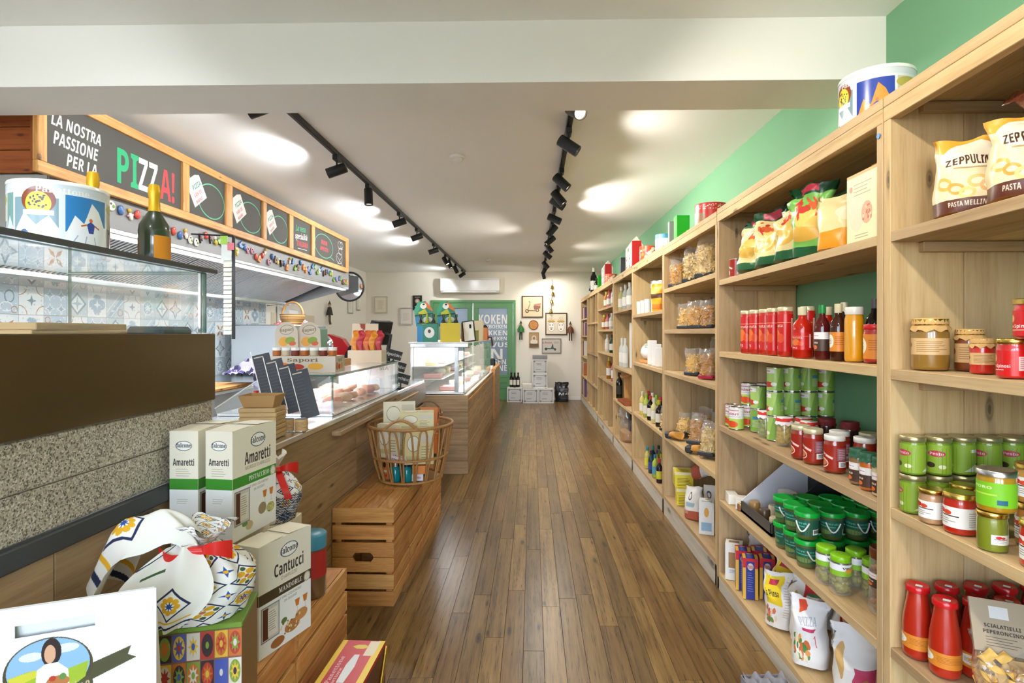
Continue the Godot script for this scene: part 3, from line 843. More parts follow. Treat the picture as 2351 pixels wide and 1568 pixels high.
func kitchen() -> void:
	var zs := -2.78; var ze := -7.4
	# patchwork wall tiles, one by one, on the left wall
	var tiles := tile_paints()
	var wall := get_node("wall_left")
	mat("marble", hexc("d6c7ab"), 0.3)
	var g := G.new()
	g.box(Vector3(0.008, 0.197, 0.197), Vector3.ZERO, {"all": Rect2(0, 0, 0.05, 0.05), "x": Rect2(0, 0, 1, 1)})
	var tm := g.mesh()
	var wo: Vector3 = wall.position
	for row in 6:
		for cix in 24:
			part(wall, "tile", tm, tiles[(row * 5 + cix * 7 + (cix * cix) % 4) % 9], Vector3(WALL_L + 0.004, 0.93 + row * 0.2, -2.7 - cix * 0.2) - wo)
	part(wall, "marble_splashback", boxm(0.012, 0.75, 1.5), M.marble, Vector3(WALL_L + 0.006, 0.93, -8.3) - wo)
	# worktop along the wall
	var t := thing("kitchen_worktop", "stainless kitchen worktop along tiled wall under the extractor hood", "worktop", Vector3(-2.99, 0, -5.9))
	part(t, "cabinet", boxm(0.9, 0.86, 6.4), M.steel_dull, Vector3(0.01, 0.04, 0))
	part(t, "top", boxm(0.96, 0.03, 6.45, 0.004), M.steel_bright, Vector3(0.0, 0.903, 0))
	for k in 6: part(t, "drawer", boxm(0.012, 0.16, 0.6, 0.003), M.steel, Vector3(0.462, 0.7, 2.8 - k * 1.05))
	# header over the hood
	t = thing("wooden_header", "brown stained plank header hanging above the hood at upper left", "header", Vector3(-2.98, 0, (zs + ze) / 2))
	part(t, "box", boxm(0.98, 0.46, zs - ze - 0.03), M.white, Vector3(0.0, 2.2, -0.015))
	for k in 4: part(t, "plank", plank(1.0, 0.113, 0.02, 0, k + 3, 0.003), M.pine_dark, Vector3(0, 2.2 + k * 0.116, (zs - ze) / 2 - 0.001))
	part(t, "corner_strip", plank(0.03, 0.465, 0.03, 1, 4, 0.002), M.pine_dark, Vector3(0.5, 2.2, (zs - ze) / 2 + 0.005))
	# extractor hood
	t = thing("extractor_hood", "long stainless extractor hood with sloping baffle filters and light strip", "hood", Vector3(-2.42, 0, (zs + ze) / 2))
	var ln := zs - ze
	part(t, "front_band", boxm(0.012, 0.19, ln, 0.002), mat("hood_band", hexc("8f8f8e"), 0.5), Vector3(0, 2.0, 0))
	part(t, "front_lip", boxm(0.05, 0.03, ln, 0.004), M.steel, Vector3(-0.02, 1.975, 0))
	part(t, "rear_gutter", boxm(0.16, 0.04, ln, 0.004), M.steel_bright, Vector3(-0.86, 1.76, 0))
	part(t, "inner_soffit", boxm(0.2, 0.01, ln), M.steel, Vector3(-0.13, 2.05, 0))
	part(t, "rear_plate", boxm(0.16, 0.01, ln), M.steel_dull, Vector3(-1.0, 1.79, 0))
	g = G.new()
	g.prism(PackedVector2Array([Vector2(0, 1.975), Vector2(0, 2.19), Vector2(-1.08, 2.19), Vector2(-1.08, 1.76), Vector2(-0.8, 1.76)]), 0.01)
	for e in [-1, 1]: part(t, "end_plate", g.mesh(), M.steel_dull, Vector3(0, 0, e * ln / 2))
	var slope := atan2(0.27, 0.62)
	var fl := sqrt(0.27 * 0.27 + 0.62 * 0.62)
	g = G.new()
	for k in 13: g.bbox(Vector3(fl - 0.03, 0.012, 0.018), 0.002, Vector3(0, -0.016, -0.24 + k * 0.04))
	var bars := g.mesh()
	for k in 8:
		var z := ln / 2 - 0.45 - k * 0.53
		var f := part(t, "baffle_filter", boxm(fl, 0.008, 0.515), mat("filter_back", hexc("2c3034"), 0.5, 0.3), Vector3(-0.515, 1.925, z), Vector3(0, 0, rad_to_deg(slope)))
		part(f, "baffles", bars, mat("baffle_steel", hexc("d8dadd"), 0.4, 0.4)).set_meta("kind", "stuff")
	part(t, "light_strip", boxm(0.055, 0.012, ln - 0.1), lamp_mat("hood_led", Color(0.95, 0.98, 1.0), 1.1), Vector3(-0.045, 1.961, 0))
	strip(t, Vector3(-0.045, 1.955, 0), Vector2(0.055, ln - 0.1), Vector3(-90, 0, 0), 3.5)
	part(t, "poster", boxm(0.2, 0.2, 0.003), mat("poster_blue", hexc("4a78a8"), 0.6), Vector3(-0.46, 1.985, ln / 2 + 0.007))
	blackboards()
	magnets()
	# oven at the end of the worktop
	t = thing("oven", "wide stainless oven with a glass door on the kitchen worktop", "oven", Vector3(-3.0, 0.934, -6.72))
	part(t, "body", boxm(0.72, 0.52, 0.95, 0.008), M.steel_dull, Vector3(0, 0.04, 0))
	for q in [[-0.3, -0.4], [0.3, -0.4], [-0.3, 0.4], [0.3, 0.4]]: part(t, "foot", boxm(0.05, 0.04, 0.05), M.black, Vector3(q[0], 0, q[1]))
	part(t, "door_glass", boxm(0.02, 0.36, 0.5, 0.004), mat("oven_glass", hexc("20262a"), 0.08), Vector3(0.368, 0.11, 0.02))
	part(t, "control_panel", boxm(0.02, 0.44, 0.24, 0.004), mat("oven_panel", hexc("50664f"), 0.3), Vector3(0.368, 0.08, -0.36))
	part(t, "handle", boxm(0.03, 0.3, 0.02, 0.006), M.chrome, Vector3(0.385, 0.15, 0.3))
	part(t, "sticker", boxm(0.05, 0.03, 0.002), mat("yellow_sticker", hexc("e3cf3c"), 0.6), Vector3(0.1, 0.17, 0.477))
	t = thing("bread_basket", "small wicker basket with red and white cloth on top of the oven", "basket", Vector3(-2.74, 1.496, -6.42))
	part(t, "bowl", lathed("bread_bowl", [[0.0, 0.0], [0.09, 0.0], [0.13, 0.06], [0.14, 0.12], [0.13, 0.12], [0.12, 0.06], [0.08, 0.01], [0.0, 0.01]], 20), weave())
	g = G.new()
	g.tube(arc(0.12, 0.15, 12, 0.11), 0.012, 6)
	part(t, "handle", g.mesh(), M.rattan)
	var cl := Paint.new(128, 128, hexc("f0dcd8"))
	for k in 8:
		cl.rect(k * 16, 0, 8, 128, Color(0.85, 0.45, 0.45)); cl.rect(0, k * 16, 128, 7, Color(0.88, 0.5, 0.5))
	single("checked_cloth", "pink checked cloth heaped on the oven beside small basket", "cloth", drape(0.42, 0.3, 0.13, 3, 0.0), printed("pink_check", cl, 0.9), Vector3(-2.86, 1.497, -6.8))
	# things about the worktop
	t = thing("prep_board", "wooden bread board on the stainless worktop at left", "board", Vector3(-2.72, 0.934, -4.55))
	part(t, "board", plank(0.46, 0.03, 0.9, 2, 9, 0.006), M.pine2)
	single("bread_loaf", "golden loaf under purple cloth on the bread board", "bread", blob(0.13, 0.07, 0.2, 8), mat("crust", hexc("b9752f"), 0.6), Vector3(-2.74, 0.966, -4.5))
	cl = Paint.new(128, 128, hexc("a9a3cf"))
	cl.speck(60, 4, 9, [hexc("2c2740"), hexc("4b4473")], rng)
	single("patterned_towel", "purple and black patterned tea towel hanging over worktop edge", "towel", drape(0.34, 0.5, 0.14, 5, 0.2), printed("towel_print", cl, 0.9), Vector3(-2.46, 0.90, -5.0))
	t = thing("dough_tub", "white plastic dough tub on the worktop beside the tiles", "tub", Vector3(-3.15, 0.934, -4.98))
	part(t, "tub", boxm(0.3, 0.16, 0.3, 0.02), M.white)
	part(t, "rim", boxm(0.33, 0.015, 0.33, 0.005), M.white_gloss, Vector3(0, 0.16, 0))
	# pans seen through the pizza case
	t = thing("blue_tray", "blue lidded plastic tray behind the pizza case glass", "tray", Vector3(-1.125, 1.239, -1.69))
	part(t, "tray", boxm(0.1, 0.14, 0.14, 0.02), mat("blue_plastic", hexc("2f6fae"), 0.3))
	part(t, "lid", boxm(0.11, 0.04, 0.15, 0.015), mat("smoke_lid", hexc("36474f"), 0.15), Vector3(0, 0.141, 0))
	t = thing("carton_tray", "shallow grey tray of folded cartons behind the pizza case glass", "tray", Vector3(-1.3, 1.239, -1.5))
	part(t, "tray", boxm(0.24, 0.15, 0.34, 0.01), mat("grey_tray", hexc("6d7a78"), 0.3))
	for k in 2: part(t, "carton", boxm(0.2, 0.018, 0.3, 0.002), M.kraft, Vector3(0.0, 0.151 + k * 0.0185, 0), Vector3(0, k * 3 - 4, 0))
	# slicer and its neighbours
	t = thing("meat_slicer", "red and chrome flywheel meat slicer against the far left wall", "slicer", Vector3(-3.13, 0.934, -8.75))
	part(t, "base", boxm(0.36, 0.12, 0.4, 0.02), mat("slicer_red", hexc("b3141c"), 0.2))
	g = G.new()
	g.prism(PackedVector2Array([Vector2(-0.18, 0), Vector2(0.22, 0), Vector2(0.26, 0.12), Vector2(0.16, 0.26), Vector2(-0.04, 0.33), Vector2(-0.2, 0.3)]), 0.18)
	part(t, "body", g.mesh(), M.slicer_red, Vector3(0.04, 0.12, 0))
	part(t, "blade_guard", lathed("blade", [[0.0, 0.0], [0.17, 0.0], [0.175, 0.02], [0.15, 0.045], [0.0, 0.05]], 28), M.chrome, Vector3(-0.1, 0.28, 0.09), Vector3(90, 0, 0))
	part(t, "blade_hub", lathed("hub", [[0.0, 0.0], [0.06, 0.0], [0.05, 0.03], [0.0, 0.035]], 18), M.slicer_red, Vector3(-0.1, 0.28, 0.14), Vector3(90, 0, 0))
	part(t, "carriage", boxm(0.1, 0.2, 0.26, 0.01), M.black_metal, Vector3(0.28, 0.08, 0), Vector3(0, 0, -28))
	t = thing("paper_dispenser", "white sloping paper dispenser on the tiled wall beyond the oven", "dispenser", Vector3(WALL_L + 0.02, 1.42, -7.85))
	g = G.new()
	g.prism(PackedVector2Array([Vector2(0, 0), Vector2(0.2, 0.08), Vector2(0.16, 0.3), Vector2(0, 0.36)]), 0.3)
	part(t, "cover", g.mesh(), M.white)
	part(t, "roll", boxm(0.1, 0.3, 0.22), M.paper, Vector3(0.08, -0.26, 0))
	# order tickets on a hanging strip
	t = thing("ticket_strip", "vertical strip of small order cards hanging from the hood", "card strip", Vector3(-2.13, 1.36, -3.92))
	part(t, "strip", boxm(0.022, 0.72, 0.006), M.black, Vector3(0.04, 0, 0))
	for k in 17: part(t, "card", boxm(0.058, 0.026, 0.004, 0.001), mat("ticket%d" % (k % 3), [hexc("d8d6c4"), hexc("c9cdb6"), hexc("e2ded0")][k % 3], 0.8), Vector3(0.0, 0.03 + k * 0.0315, 0.006), Vector3(-12, 0, 0))
	for k in 3: part(t, "leaflet", boxm([0.07, 0.05, 0.045][k], [0.12, 0.06, 0.05][k], 0.003), mat("leaflet%d" % k, [hexc("dfe6e4"), hexc("9fce5a"), hexc("d97b86")][k], 0.7), Vector3([-0.005, -0.02, 0.03][k], [0.55, 0.66, 0.62][k], 0.01 + k * 0.004))
	g = G.new()
	g.tube([Vector3(0.04, 0.72, 0), Vector3(-0.26, 0.735, 0)], 0.006, 6)
	part(t, "bracket", g.mesh(), M.black_metal)
	# round mirror at the end of the hood
	t = thing("round_mirror", "round black-rimmed mirror just past the end of the blackboards", "mirror", Vector3(-2.47, 2.03, -7.62))
	part(t, "rim", lathed("mirror_rim", [[0.19, 0.0], [0.205, 0.012], [0.19, 0.024], [0.178, 0.012], [0.19, 0.0]], 36), M.black, Vector3.ZERO, Vector3(90, 0, 0))
	part(t, "glass", lathed("mirror_glass", [[0.0, 0.01], [0.18, 0.01]], 36), M.chrome, Vector3.ZERO, Vector3(90, 0, 0))
	g = G.new()
	g.tube([Vector3(0, 0.15, -0.01), Vector3(-0.1, 0.2, 0.2)], 0.012, 6)
	part(t, "arm", g.mesh(), M.black_metal)

func arc(r: float, h: float, n: int, base := 0.0) -> Array:   # half hoop in the xy plane
	var out := []
	for k in n + 1:
		var a := PI * k / n
		out.append(Vector3(-cos(a) * r, base + sin(a) * h, 0))
	return out

func blob(rx: float, ry: float, rz: float, sd: int, amount := 0.15) -> ArrayMesh:
	var g := G.new()
	var ns := FastNoiseLite.new(); ns.seed = sd; ns.frequency = 1.5
	g.grid(18, 12, func(u, q):
		var d := Vector3(sin(u * TAU) * sin(q * PI), -cos(q * PI), cos(u * TAU) * sin(q * PI))
		var k := 1.0 + amount * ns.get_noise_3dv(d)
		return Vector3(d.x * rx * k, (maxf(d.y, -0.8) + 0.8) * ry * k / 0.9, d.z * rz * k), true)
	return g.mesh()

func drape(w: float, d: float, h: float, sd: int, drop: float) -> ArrayMesh:   # heaped cloth, one side hanging over an edge
	var g := G.new()
	var ns := FastNoiseLite.new(); ns.seed = sd; ns.frequency = 3.2; ns.fractal_octaves = 2
	g.grid(26, 22, func(u, q):
		var x: float = (u - 0.5) * w; var z: float = (q - 0.5) * d
		var hump := (1.0 - pow(absf(u - 0.45) * 1.9, 2)) * (1.0 - pow(absf(q - 0.5) * 1.9, 2))
		var y := drop * 0.75 + h * maxf(hump, 0.0) * (0.7 + 0.6 * ns.get_noise_2d(x * 3, z * 3)) + 0.02 * ns.get_noise_2d(x * 9, z * 9)
		if u > 0.8: y -= drop * (u - 0.8) * 4.0; x = (0.3 + (u - 0.8) * 0.25) * w + 0.01 * sin(q * 30.0)
		return Vector3(x, maxf(y, 0.0), z + 0.012 * sin(u * 22.0)))
	return g.mesh()

func weave() -> StandardMaterial3D:
	if M.has("weave"): return M.weave
	var p := Paint.new(256, 128, hexc("7d5426"))
	for j in 16:
		for i in 32: p.ell(i * 8 + (4 if j % 2 else 0) + 2, j * 8 + 4, 5.5, 3.4, [hexc("c79a5d"), hexc("b5864a"), hexc("d3aa70")][(i * 3 + j) % 3])
	var m := printed("weave", p, 0.6)
	m.uv1_scale = Vector3(2, 1, 1)
	return m

func blackboards() -> void:
	var X := -2.40
	var zL := [-2.724, -3.876, -4.441, -5.017, -5.584, -6.143]
	var zR := [-3.803, -4.352, -4.952, -5.494, -6.058, -7.175]
	var y0 := 2.235; var y1 := 2.565
	var z0 := -2.671; var z1 := -7.277
	var t := thing("menu_blackboard", "long pine-framed blackboard sign with six chalk-lettered panels above the hood", "sign", Vector3(X, 0, 0))
	part(t, "top_rail", plank(0.03, 0.055, z0 - z1, 2, 1, 0.003), M.pine_frame, Vector3(0.012, y1, (z0 + z1) / 2))
	part(t, "bottom_rail", plank(0.03, 0.055, z0 - z1, 2, 2, 0.003), M.pine_frame, Vector3(0.012, y0 - 0.055, (z0 + z1) / 2))
	var edges := [z0]
	for k in 6:
		part(t, "stile", plank(0.03, y1 - y0, edges[-1] - zL[k], 1, k, 0.003), M.pine_frame, Vector3(0.012, y0, (edges[-1] + zL[k]) / 2))
		edges.append(zR[k])
	part(t, "stile", plank(0.03, y1 - y0, zR[5] - z1, 1, 8, 0.003), M.pine_frame, Vector3(0.012, y0, (zR[5] + z1) / 2))
	var bg := hexc("4f4d47"); var wh := hexc("f3f0e8"); var gn := hexc("2fae74"); var rd := hexc("e0444a")
	for k in 6:
		var wm: float = zL[k] - zR[k]
		var h := 384
		var w := clampi(int(h * wm / (y1 - y0)), 64, 1500)
		var p := Paint.new(w, h, bg)
		if k == 0:
			p.text("LA NOSTRA", w * 0.19, h * 0.29, 100, wh, "Droid Sans:900", 0.72, 0.02, 0.12)
			p.text("PASSIONE", w * 0.185, h * 0.56, 108, wh, "Droid Sans:900", 0.66, 0.02, 0.12)
			p.text("PER LA", w * 0.22, h * 0.83, 104, wh, "Droid Sans:900", 0.72, 0.02, 0.12)
			p.text("PI", w * 0.53, h * 0.58, 330, gn, "Droid Sans:900", 0.72)
			p.text("ZZ", w * 0.70, h * 0.58, 320, wh, "Droid Sans:900", 0.62)
			p.text("A!", w * 0.875, h * 0.6, 320, rd, "Droid Sans:900", 0.6)
		elif k < 4:
			p.ring(w * 0.63, h * 0.56, w * 0.36, h * 0.38, 9, hexc("62c497"))
			var a := 0.62
			var cx := w * 0.24; var cy := h * 0.46
			var tag := []
			for q in [[-0.3, -0.5], [-0.12, -0.62], [0.12, -0.62], [0.3, -0.5], [0.3, 0.5], [-0.3, 0.5]]:
				var xx: float = q[0] * w * 0.62; var yy: float = q[1] * h * 0.52
				tag.append([cx + xx * cos(-a) - yy * sin(-a), cy + xx * sin(-a) + yy * cos(-a)])
			p.poly(tag, hexc("ece3dc"))
			p.line(0, h * 0.1, w * 0.1, h * 0.3, 4, hexc("ece3dc"))
			p.text("PIZZA", cx - 6, cy - h * 0.12, 58, hexc("3f8f78"), "Droid Sans:700", 0.85, -a)
			p.text("VAN DE", cx + 16, cy + h * 0.04, 44, hexc("c06a70"), "Droid Sans:700", 0.8, -a)
			p.text("MAAND", cx + 34, cy + h * 0.17, 38, hexc("b7575f"), "Droid Sans:700", 0.75, -a)
		elif k == 4:
			p.text("La vera", w * 0.46, h * 0.26, 96, hexc("3bb27f"), "Droid Serif:700i", 0.8, -0.08, 0.25)
			p.text("specialità", w * 0.5, h * 0.5, 92, wh, "Droid Serif:700i", 0.8, -0.08, 0.25)
			p.text("ITALIANA", w * 0.55, h * 0.73, 84, rd, "Droid Sans:900", 0.85, -0.04)
			p.line(w * 0.3, h * 0.9, w * 0.8, h * 0.87, 5, wh)
		else:
			p.ring(w * 0.31, h * 0.5, w * 0.27, h * 0.4, 8, hexc("62c497"))
			p.line(w * 0.5, h * 0.8, w * 0.62, h * 0.88, 8, hexc("62c497"))
			p.text("BUON", w * 0.31, h * 0.38, 84, rd, "Droid Sans:900", 0.9)
			p.text("APPETITO", w * 0.31, h * 0.6, 74, rd, "Droid Sans:900", 0.85)
			for q in [[0.82, 0.22, 0.07, 0.13], [0.88, 0.2, 0.05, 0.12], [0.84, 0.46, 0.06, 0.12], [0.8, 0.72, 0.1, 0.2]]: p.ring(w * q[0], h * q[1], w * q[2], h * q[3], 5, wh)
			p.line(w * 0.78, h * 0.36, w * 0.92, h * 0.34, 5, wh); p.line(w * 0.72, h * 0.66, w * 0.92, h * 0.96, 4, wh); p.line(w * 0.9, h * 0.6, w * 0.74, h * 0.96, 4, wh)
		var g := G.new()
		g.box(Vector3(0.012, y1 - y0, wm), Vector3.ZERO, {"all": Rect2(0, 0, 0.02, 0.02), "x": Rect2(0, 0, 1, 1)})
		part(t, "chalk_panel", g.mesh(), printed("board%d" % k, p, 0.75), Vector3(0.003, y0, (zL[k] + zR[k]) / 2))

func magnets() -> void:
	var r := RandomNumberGenerator.new(); r.seed = 31
	var cols := [hexc("d8b23c"), hexc("c9483a"), hexc("efe6d2"), hexc("3f6fa8"), hexc("6f4a2c"), hexc("7fa843"), hexc("e28a3a"), hexc("f3efe6"), hexc("2d2a2a"), hexc("d98f9a")]
	mat("souvenir", Color.WHITE, 0.4).vertex_color_use_as_albedo = true
	var names := ["golden", "red", "cream", "blue", "brown", "green", "orange", "white", "black", "pink"]
	var kinds := ["pizza-shaped", "lemon-bright", "house-shaped", "round plate", "little figure", "boat-shaped"]
	var tones := []
	var shapes := []
	for k in 12:
		var g := G.new()
		var c1: Color = cols[(k * 3) % 10]; var c2: Color = cols[(k * 7 + 2) % 10]; var c3: Color = cols[(k + 5) % 10]
		tones.append(names[cols.find(c1)])
		g.col = c1.srgb_to_linear()
		match k % 6:
			0: g.prism(PackedVector2Array([Vector2(-0.028, 0.03), Vector2(0.0, -0.035), Vector2(0.03, 0.028), Vector2(0.0, 0.038)]), 0.012)
			1: g.ball(Vector3(0, 0, 0), Vector3(0.024, 0.03, 0.012))
			2: g.prism(PackedVector2Array([Vector2(-0.025, -0.03), Vector2(0.025, -0.03), Vector2(0.025, 0.01), Vector2(0, 0.035), Vector2(-0.025, 0.01)]), 0.014)
			3: g.ball(Vector3.ZERO, Vector3(0.03, 0.03, 0.007), 14)
			4:
				g.ball(Vector3(0, -0.012, 0), Vector3(0.016, 0.024, 0.01)); g.col = c2.srgb_to_linear(); g.ball(Vector3(0, 0.024, 0), Vector3(0.013, 0.014, 0.01))
				g.col = c3.srgb_to_linear(); g.ball(Vector3(0.02, -0.005, 0), Vector3(0.01, 0.008, 0.006)); g.ball(Vector3(-0.02, -0.005, 0), Vector3(0.01, 0.008, 0.006))
			5: g.prism(PackedVector2Array([Vector2(-0.035, 0.0), Vector2(-0.02, -0.022), Vector2(0.022, -0.022), Vector2(0.036, 0.002), Vector2(0.004, 0.004), Vector2(0.002, 0.036), Vector2(-0.02, 0.006)]), 0.012)
		if k % 6 in [0, 1, 2, 3]:
			g.col = c2.srgb_to_linear()
			g.ball(Vector3(0.006, -0.004, 0.007), Vector3(0.012, 0.01, 0.004))
			g.col = c3.srgb_to_linear()
			g.ball(Vector3(-0.008, 0.012, 0.006), Vector3(0.007, 0.007, 0.004))
		shapes.append(g.mesh())
	var z := -2.95
	var n := 0
	while z > -7.33 and n < 76:
		var k := r.randi() % 12
		single("souvenir_magnet", "%s %s souvenir magnet, %s from the near end of the hood" % [tones[k], kinds[k % 6], ordinal(n)], "magnet", shapes[k], M.souvenir, Vector3(-2.404, 2.09 + r.randf_range(-0.045, 0.045), z), Vector3(0, 90, r.randf_range(-25, 25)), "souvenir magnets under the blackboards")
		z -= r.randf_range(0.05, 0.078)
		n += 1


# ---------------------------------------------------------------- far wall
func framed(called: String, label: String, cat: String, p: Paint, px: Array, frame: Material, bar := 0.02, key := "") -> void:   # px: x0, y0, x1, y1 in metres on the far wall
	var w: float = px[2] - px[0]; var h: float = px[3] - px[1]
	var t := thing(called, label, cat, Vector3((px[0] + px[2]) / 2, px[1], BACK_Z + 0.014))
	part(t, "frame", frame_mesh(w, h, bar, 0.024), frame)
	var g := G.new()
	g.box(Vector3(w - bar, h - bar, 0.01), Vector3(0, bar / 2, -0.003), {"all": Rect2(0, 0, 0.02, 0.02), "z": Rect2(0, 0, 1, 1)})
	part(t, "picture", g.mesh(), printed(key, p, 0.5))

func back_wall() -> void:
	var D := 11.9
	# double door with lettered glass
	var z := BACK_Z
	var dr := struct("door_1", frame_mesh(1.79, 2.095, 0.055, 0.1), M.green_paint, Vector3(-1.245, 0, z - 0.02))
	glassy("door_glass", hexc("7f93a8"), 0.93, 0.4)
	for e in [-1, 1]:
		var leaf := part(dr, "leaf", frame_mesh(0.835, 1.99, 0.115, 0.05), M.green_paint, Vector3(e * 0.42, 0.05, 0.01))
		part(leaf, "kick_panel", boxm(0.62, 0.36, 0.03, 0.004), M.green_paint, Vector3(0, 0.1, 0))
		for k in 2: part(leaf, "moulding", boxm(0.6, 0.016, 0.012), mat("green_dark", hexc("3d7a4c"), 0.4), Vector3(0, 0.18 + k * 0.12, 0.018))
		part(leaf, "lock_rail", boxm(0.62, 0.06, 0.05, 0.004), M.green_paint, Vector3(0, 0.42, 0))
		part(leaf, "pane", boxm(0.62, 1.41, 0.008), M.door_glass, Vector3(0, 0.475, 0))
	part(dr, "handle", boxm(0.02, 0.12, 0.03, 0.004), M.chrome, Vector3(0.78, 0.55, 0.06))
	part(dr, "meeting_strip", boxm(0.012, 1.98, 0.012), M.chrome, Vector3(0.0, 0.055, 0.045))
	var rows := [["KOKEN", 1.69, 0.19, 0.72], ["OOKBOEKEN", 1.535, 0.075, 0.7], ["BAKKEN", 1.405, 0.1, 0.72], ["OKBOEKEN", 1.285, 0.075, 0.7], ["NAVUS", 1.155, 0.1, 0.8], ["IN", 0.945, 0.24, 0.5], ["MESSEN", 0.795, 0.11, 0.66], ["EEVINNE", 0.665, 0.12, 0.7]]
	var f := SystemFont.new(); f.font_names = PackedStringArray(["Droid Sans"]); f.font_weight = 900
	for q in rows:
		var tm := TextMesh.new()
		tm.text = q[0]; tm.font = f; tm.font_size = 48; tm.pixel_size = 0.01; tm.depth = 0.004; tm.curve_step = 4
		var bb := tm.get_aabb().size
		var l := part(dr, "window_lettering", tm, M.white, Vector3(0.42, q[1], 0.018))
		l.scale = Vector3(0.60 * q[3] / 0.72 / bb.x, q[2] / (48 * 0.01 * 0.72), 1)
	single("air_conditioner", "white wall-mounted air conditioner above the green door", "air conditioner", ac_mesh(), M.white_gloss, Vector3(-1.29, 2.235, z + 0.002))
	# certificates and pictures
	var p := Paint.new(128, 160, hexc("efe7d3")); p.lines(30, 40, 70, 12, 8, 2, hexc("b7ad97"), rng)
	framed("certificate", "cream certificate in thin pale frame left of the dark poster", "certificate", p, [-3.332, 1.83, -3.054, 2.178], mat("pale_frame", hexc("c9bfa8"), 0.5), 0.02, "cert_a")
	p = Paint.new(128, 160, hexc("e9e4d8")); p.lines(30, 50, 70, 9, 9, 2, hexc("b5b0a4"), rng)
	framed("certificate", "white certificate in silver frame below the dark poster", "certificate", p, [-2.795, 1.583, -2.518, 1.94], M.silver, 0.022, "cert_b")
	p = Paint.new(96, 160, hexc("231f1d")); p.ell(48, 60, 26, 26, hexc("cbb08d")); p.ell(48, 60, 12, 12, hexc("f0ece4")); p.rect(20, 120, 56, 5, hexc("c9c4ba")); p.rect(20, 14, 56, 5, hexc("c9c4ba"))
	framed("dark_poster", "small dark poster with round motif beside the door frame", "poster", p, [-2.518, 1.885, -2.324, 2.196], M.black, 0.01, "poster_dark")
	p = Paint.new(256, 256, hexc("dcc9a4"))
	p.ell(60, 182, 24, 24, hexc("57463a")).ell(60, 182, 14, 14, hexc("c9b48e")).ell(190, 172, 22, 22, hexc("57463a")).ell(190, 172, 12, 12, hexc("c9b48e"))
	p.line(64, 180, 98, 92, 10, hexc("8f7a58")).line(80, 176, 170, 180, 12, hexc("7d6b50")).poly([[140, 120], [230, 112], [226, 150], [150, 168]], hexc("8a5a4a")).line(98, 92, 84, 60, 6, hexc("5e5040")).line(80, 66, 112, 72, 5, hexc("5e5040"))
	p.poly([[146, 100], [232, 84], [234, 104], [146, 122]], hexc("b5705c"))
	framed("scooter_print", "square sepia print of a vintage scooter in brown frame", "picture", p, [-0.22, 1.729, 0.229, 2.187], mat("brown_frame", hexc("4a3527"), 0.5), 0.022, "scooter")
	p = Paint.new(256, 256, hexc("e7dcc4"))
	for q in [[68, 160, 0], [186, 160, 1]]:
		for a in 7: p.line(q[0], 120, q[0] + 44 * cos(PI + PI * a / 6), 92 + 52 * sin(PI + PI * a / 6), 4, hexc("b08a3c"))
		p.ell(q[0], 100, 46, 12, hexc("c39a46")); p.ell(q[0], 165, 42, 56, hexc("f6f3ea")); p.ring(q[0], 165, 42, 56, 3, hexc("8e8470"))
		p.ell(q[0] - 17, 142, 9, 5, hexc("3b352c")).ell(q[0] + 17, 142, 9, 5, hexc("3b352c")).ell(q[0], 192, 10, 6, hexc("5e3c34"))
	p.rect(48, 174, 40, 5, hexc("2f2a24"))
	framed("mask_print", "square print of two white carnival masks in dark frame", "picture", p, [0.274, 1.363, 0.731, 1.83], M.brown_frame, 0.022, "masks")
	p = Paint.new(128, 160, hexc("b8966a")); p.ell(64, 60, 34, 30, hexc("d9c8ac")).ell(64, 100, 50, 26, hexc("e4dccb")).rect(0, 120, 128, 40, hexc("6e5238")).ell(64, 62, 16, 16, hexc("927a62"))
	framed("tin_sign", "small upright brown tin sign under the round plaque", "sign", p, [-0.064, 1.098, 0.137, 1.418], mat("tan_frame", hexc("a98a5e"), 0.5), 0.008, "tin_a")
	p = Paint.new(192, 128, hexc("c8c2b8")); p.text("a Roma", 52, 34, 26, hexc("b5534d"), "Droid Serif:700i").rect(30, 84, 110, 10, hexc("4c564f")).poly([[90, 84], [110, 40], [120, 84]], hexc("3d6156")).ell(40, 92, 14, 12, hexc("3b4a44")).ell(134, 96, 12, 10, hexc("48504c")).lines(120, 26, 60, 3, 8, 3, hexc("9a9288"), rng)
	framed("travel_sign", "wide grey travel sign with red lettering below the mask print", "sign", p, [0.201, 0.979, 0.603, 1.29], mat("grey_frame", hexc("77716a"), 0.4), 0.012, "tin_b")
	var t := thing("round_plaque", "round wooden plaque between scooter print and tin sign", "plaque", Vector3(0.027, 1.574, z + 0.001))
	part(t, "disc", lathed("plaque", [[0.0, 0.0], [0.09, 0.0], [0.1, 0.008], [0.095, 0.016], [0.0, 0.016]], 24), M.pine1, Vector3.ZERO, Vector3(90, 0, 0))
	part(t, "rim", lathed("plaque_rim", [[0.095, 0.014], [0.102, 0.018], [0.095, 0.023], [0.088, 0.018], [0.095, 0.014]], 24), M.pine_dark, Vector3.ZERO, Vector3(90, 0, 0))
	t = thing("bell_garland", "string of golden bells hanging above the mask print", "garland", Vector3(0.402, 1.83, z + 0.03))
	var g := G.new()
	g.tube([Vector3(0.01, 0.7, -0.02), Vector3(0.012, 0.4, 0), Vector3(-0.005, 0.2, 0), Vector3(-0.005, 0.05, 0)], 0.005, 5)
	part(t, "cord", g.mesh(), M.rattan)
	for k in 4: part(t, "bell", lathed("bell", [[0.038, 0.0], [0.03, 0.02], [0.024, 0.06], [0.0, 0.08]], 12), mat("brass", hexc("a58a3c"), 0.3, 0.9), Vector3([-0.01, 0.005, 0.03, 0.012][k], [0.0, 0.2, 0.36, 0.5][k], 0.01))
	puppet("green-clad puppet hanging between the door and scooter print", Vector3(-0.238, 1.263, z + 0.05), hexc("3f7a46"), hexc("2f3a2c"), 0.0)
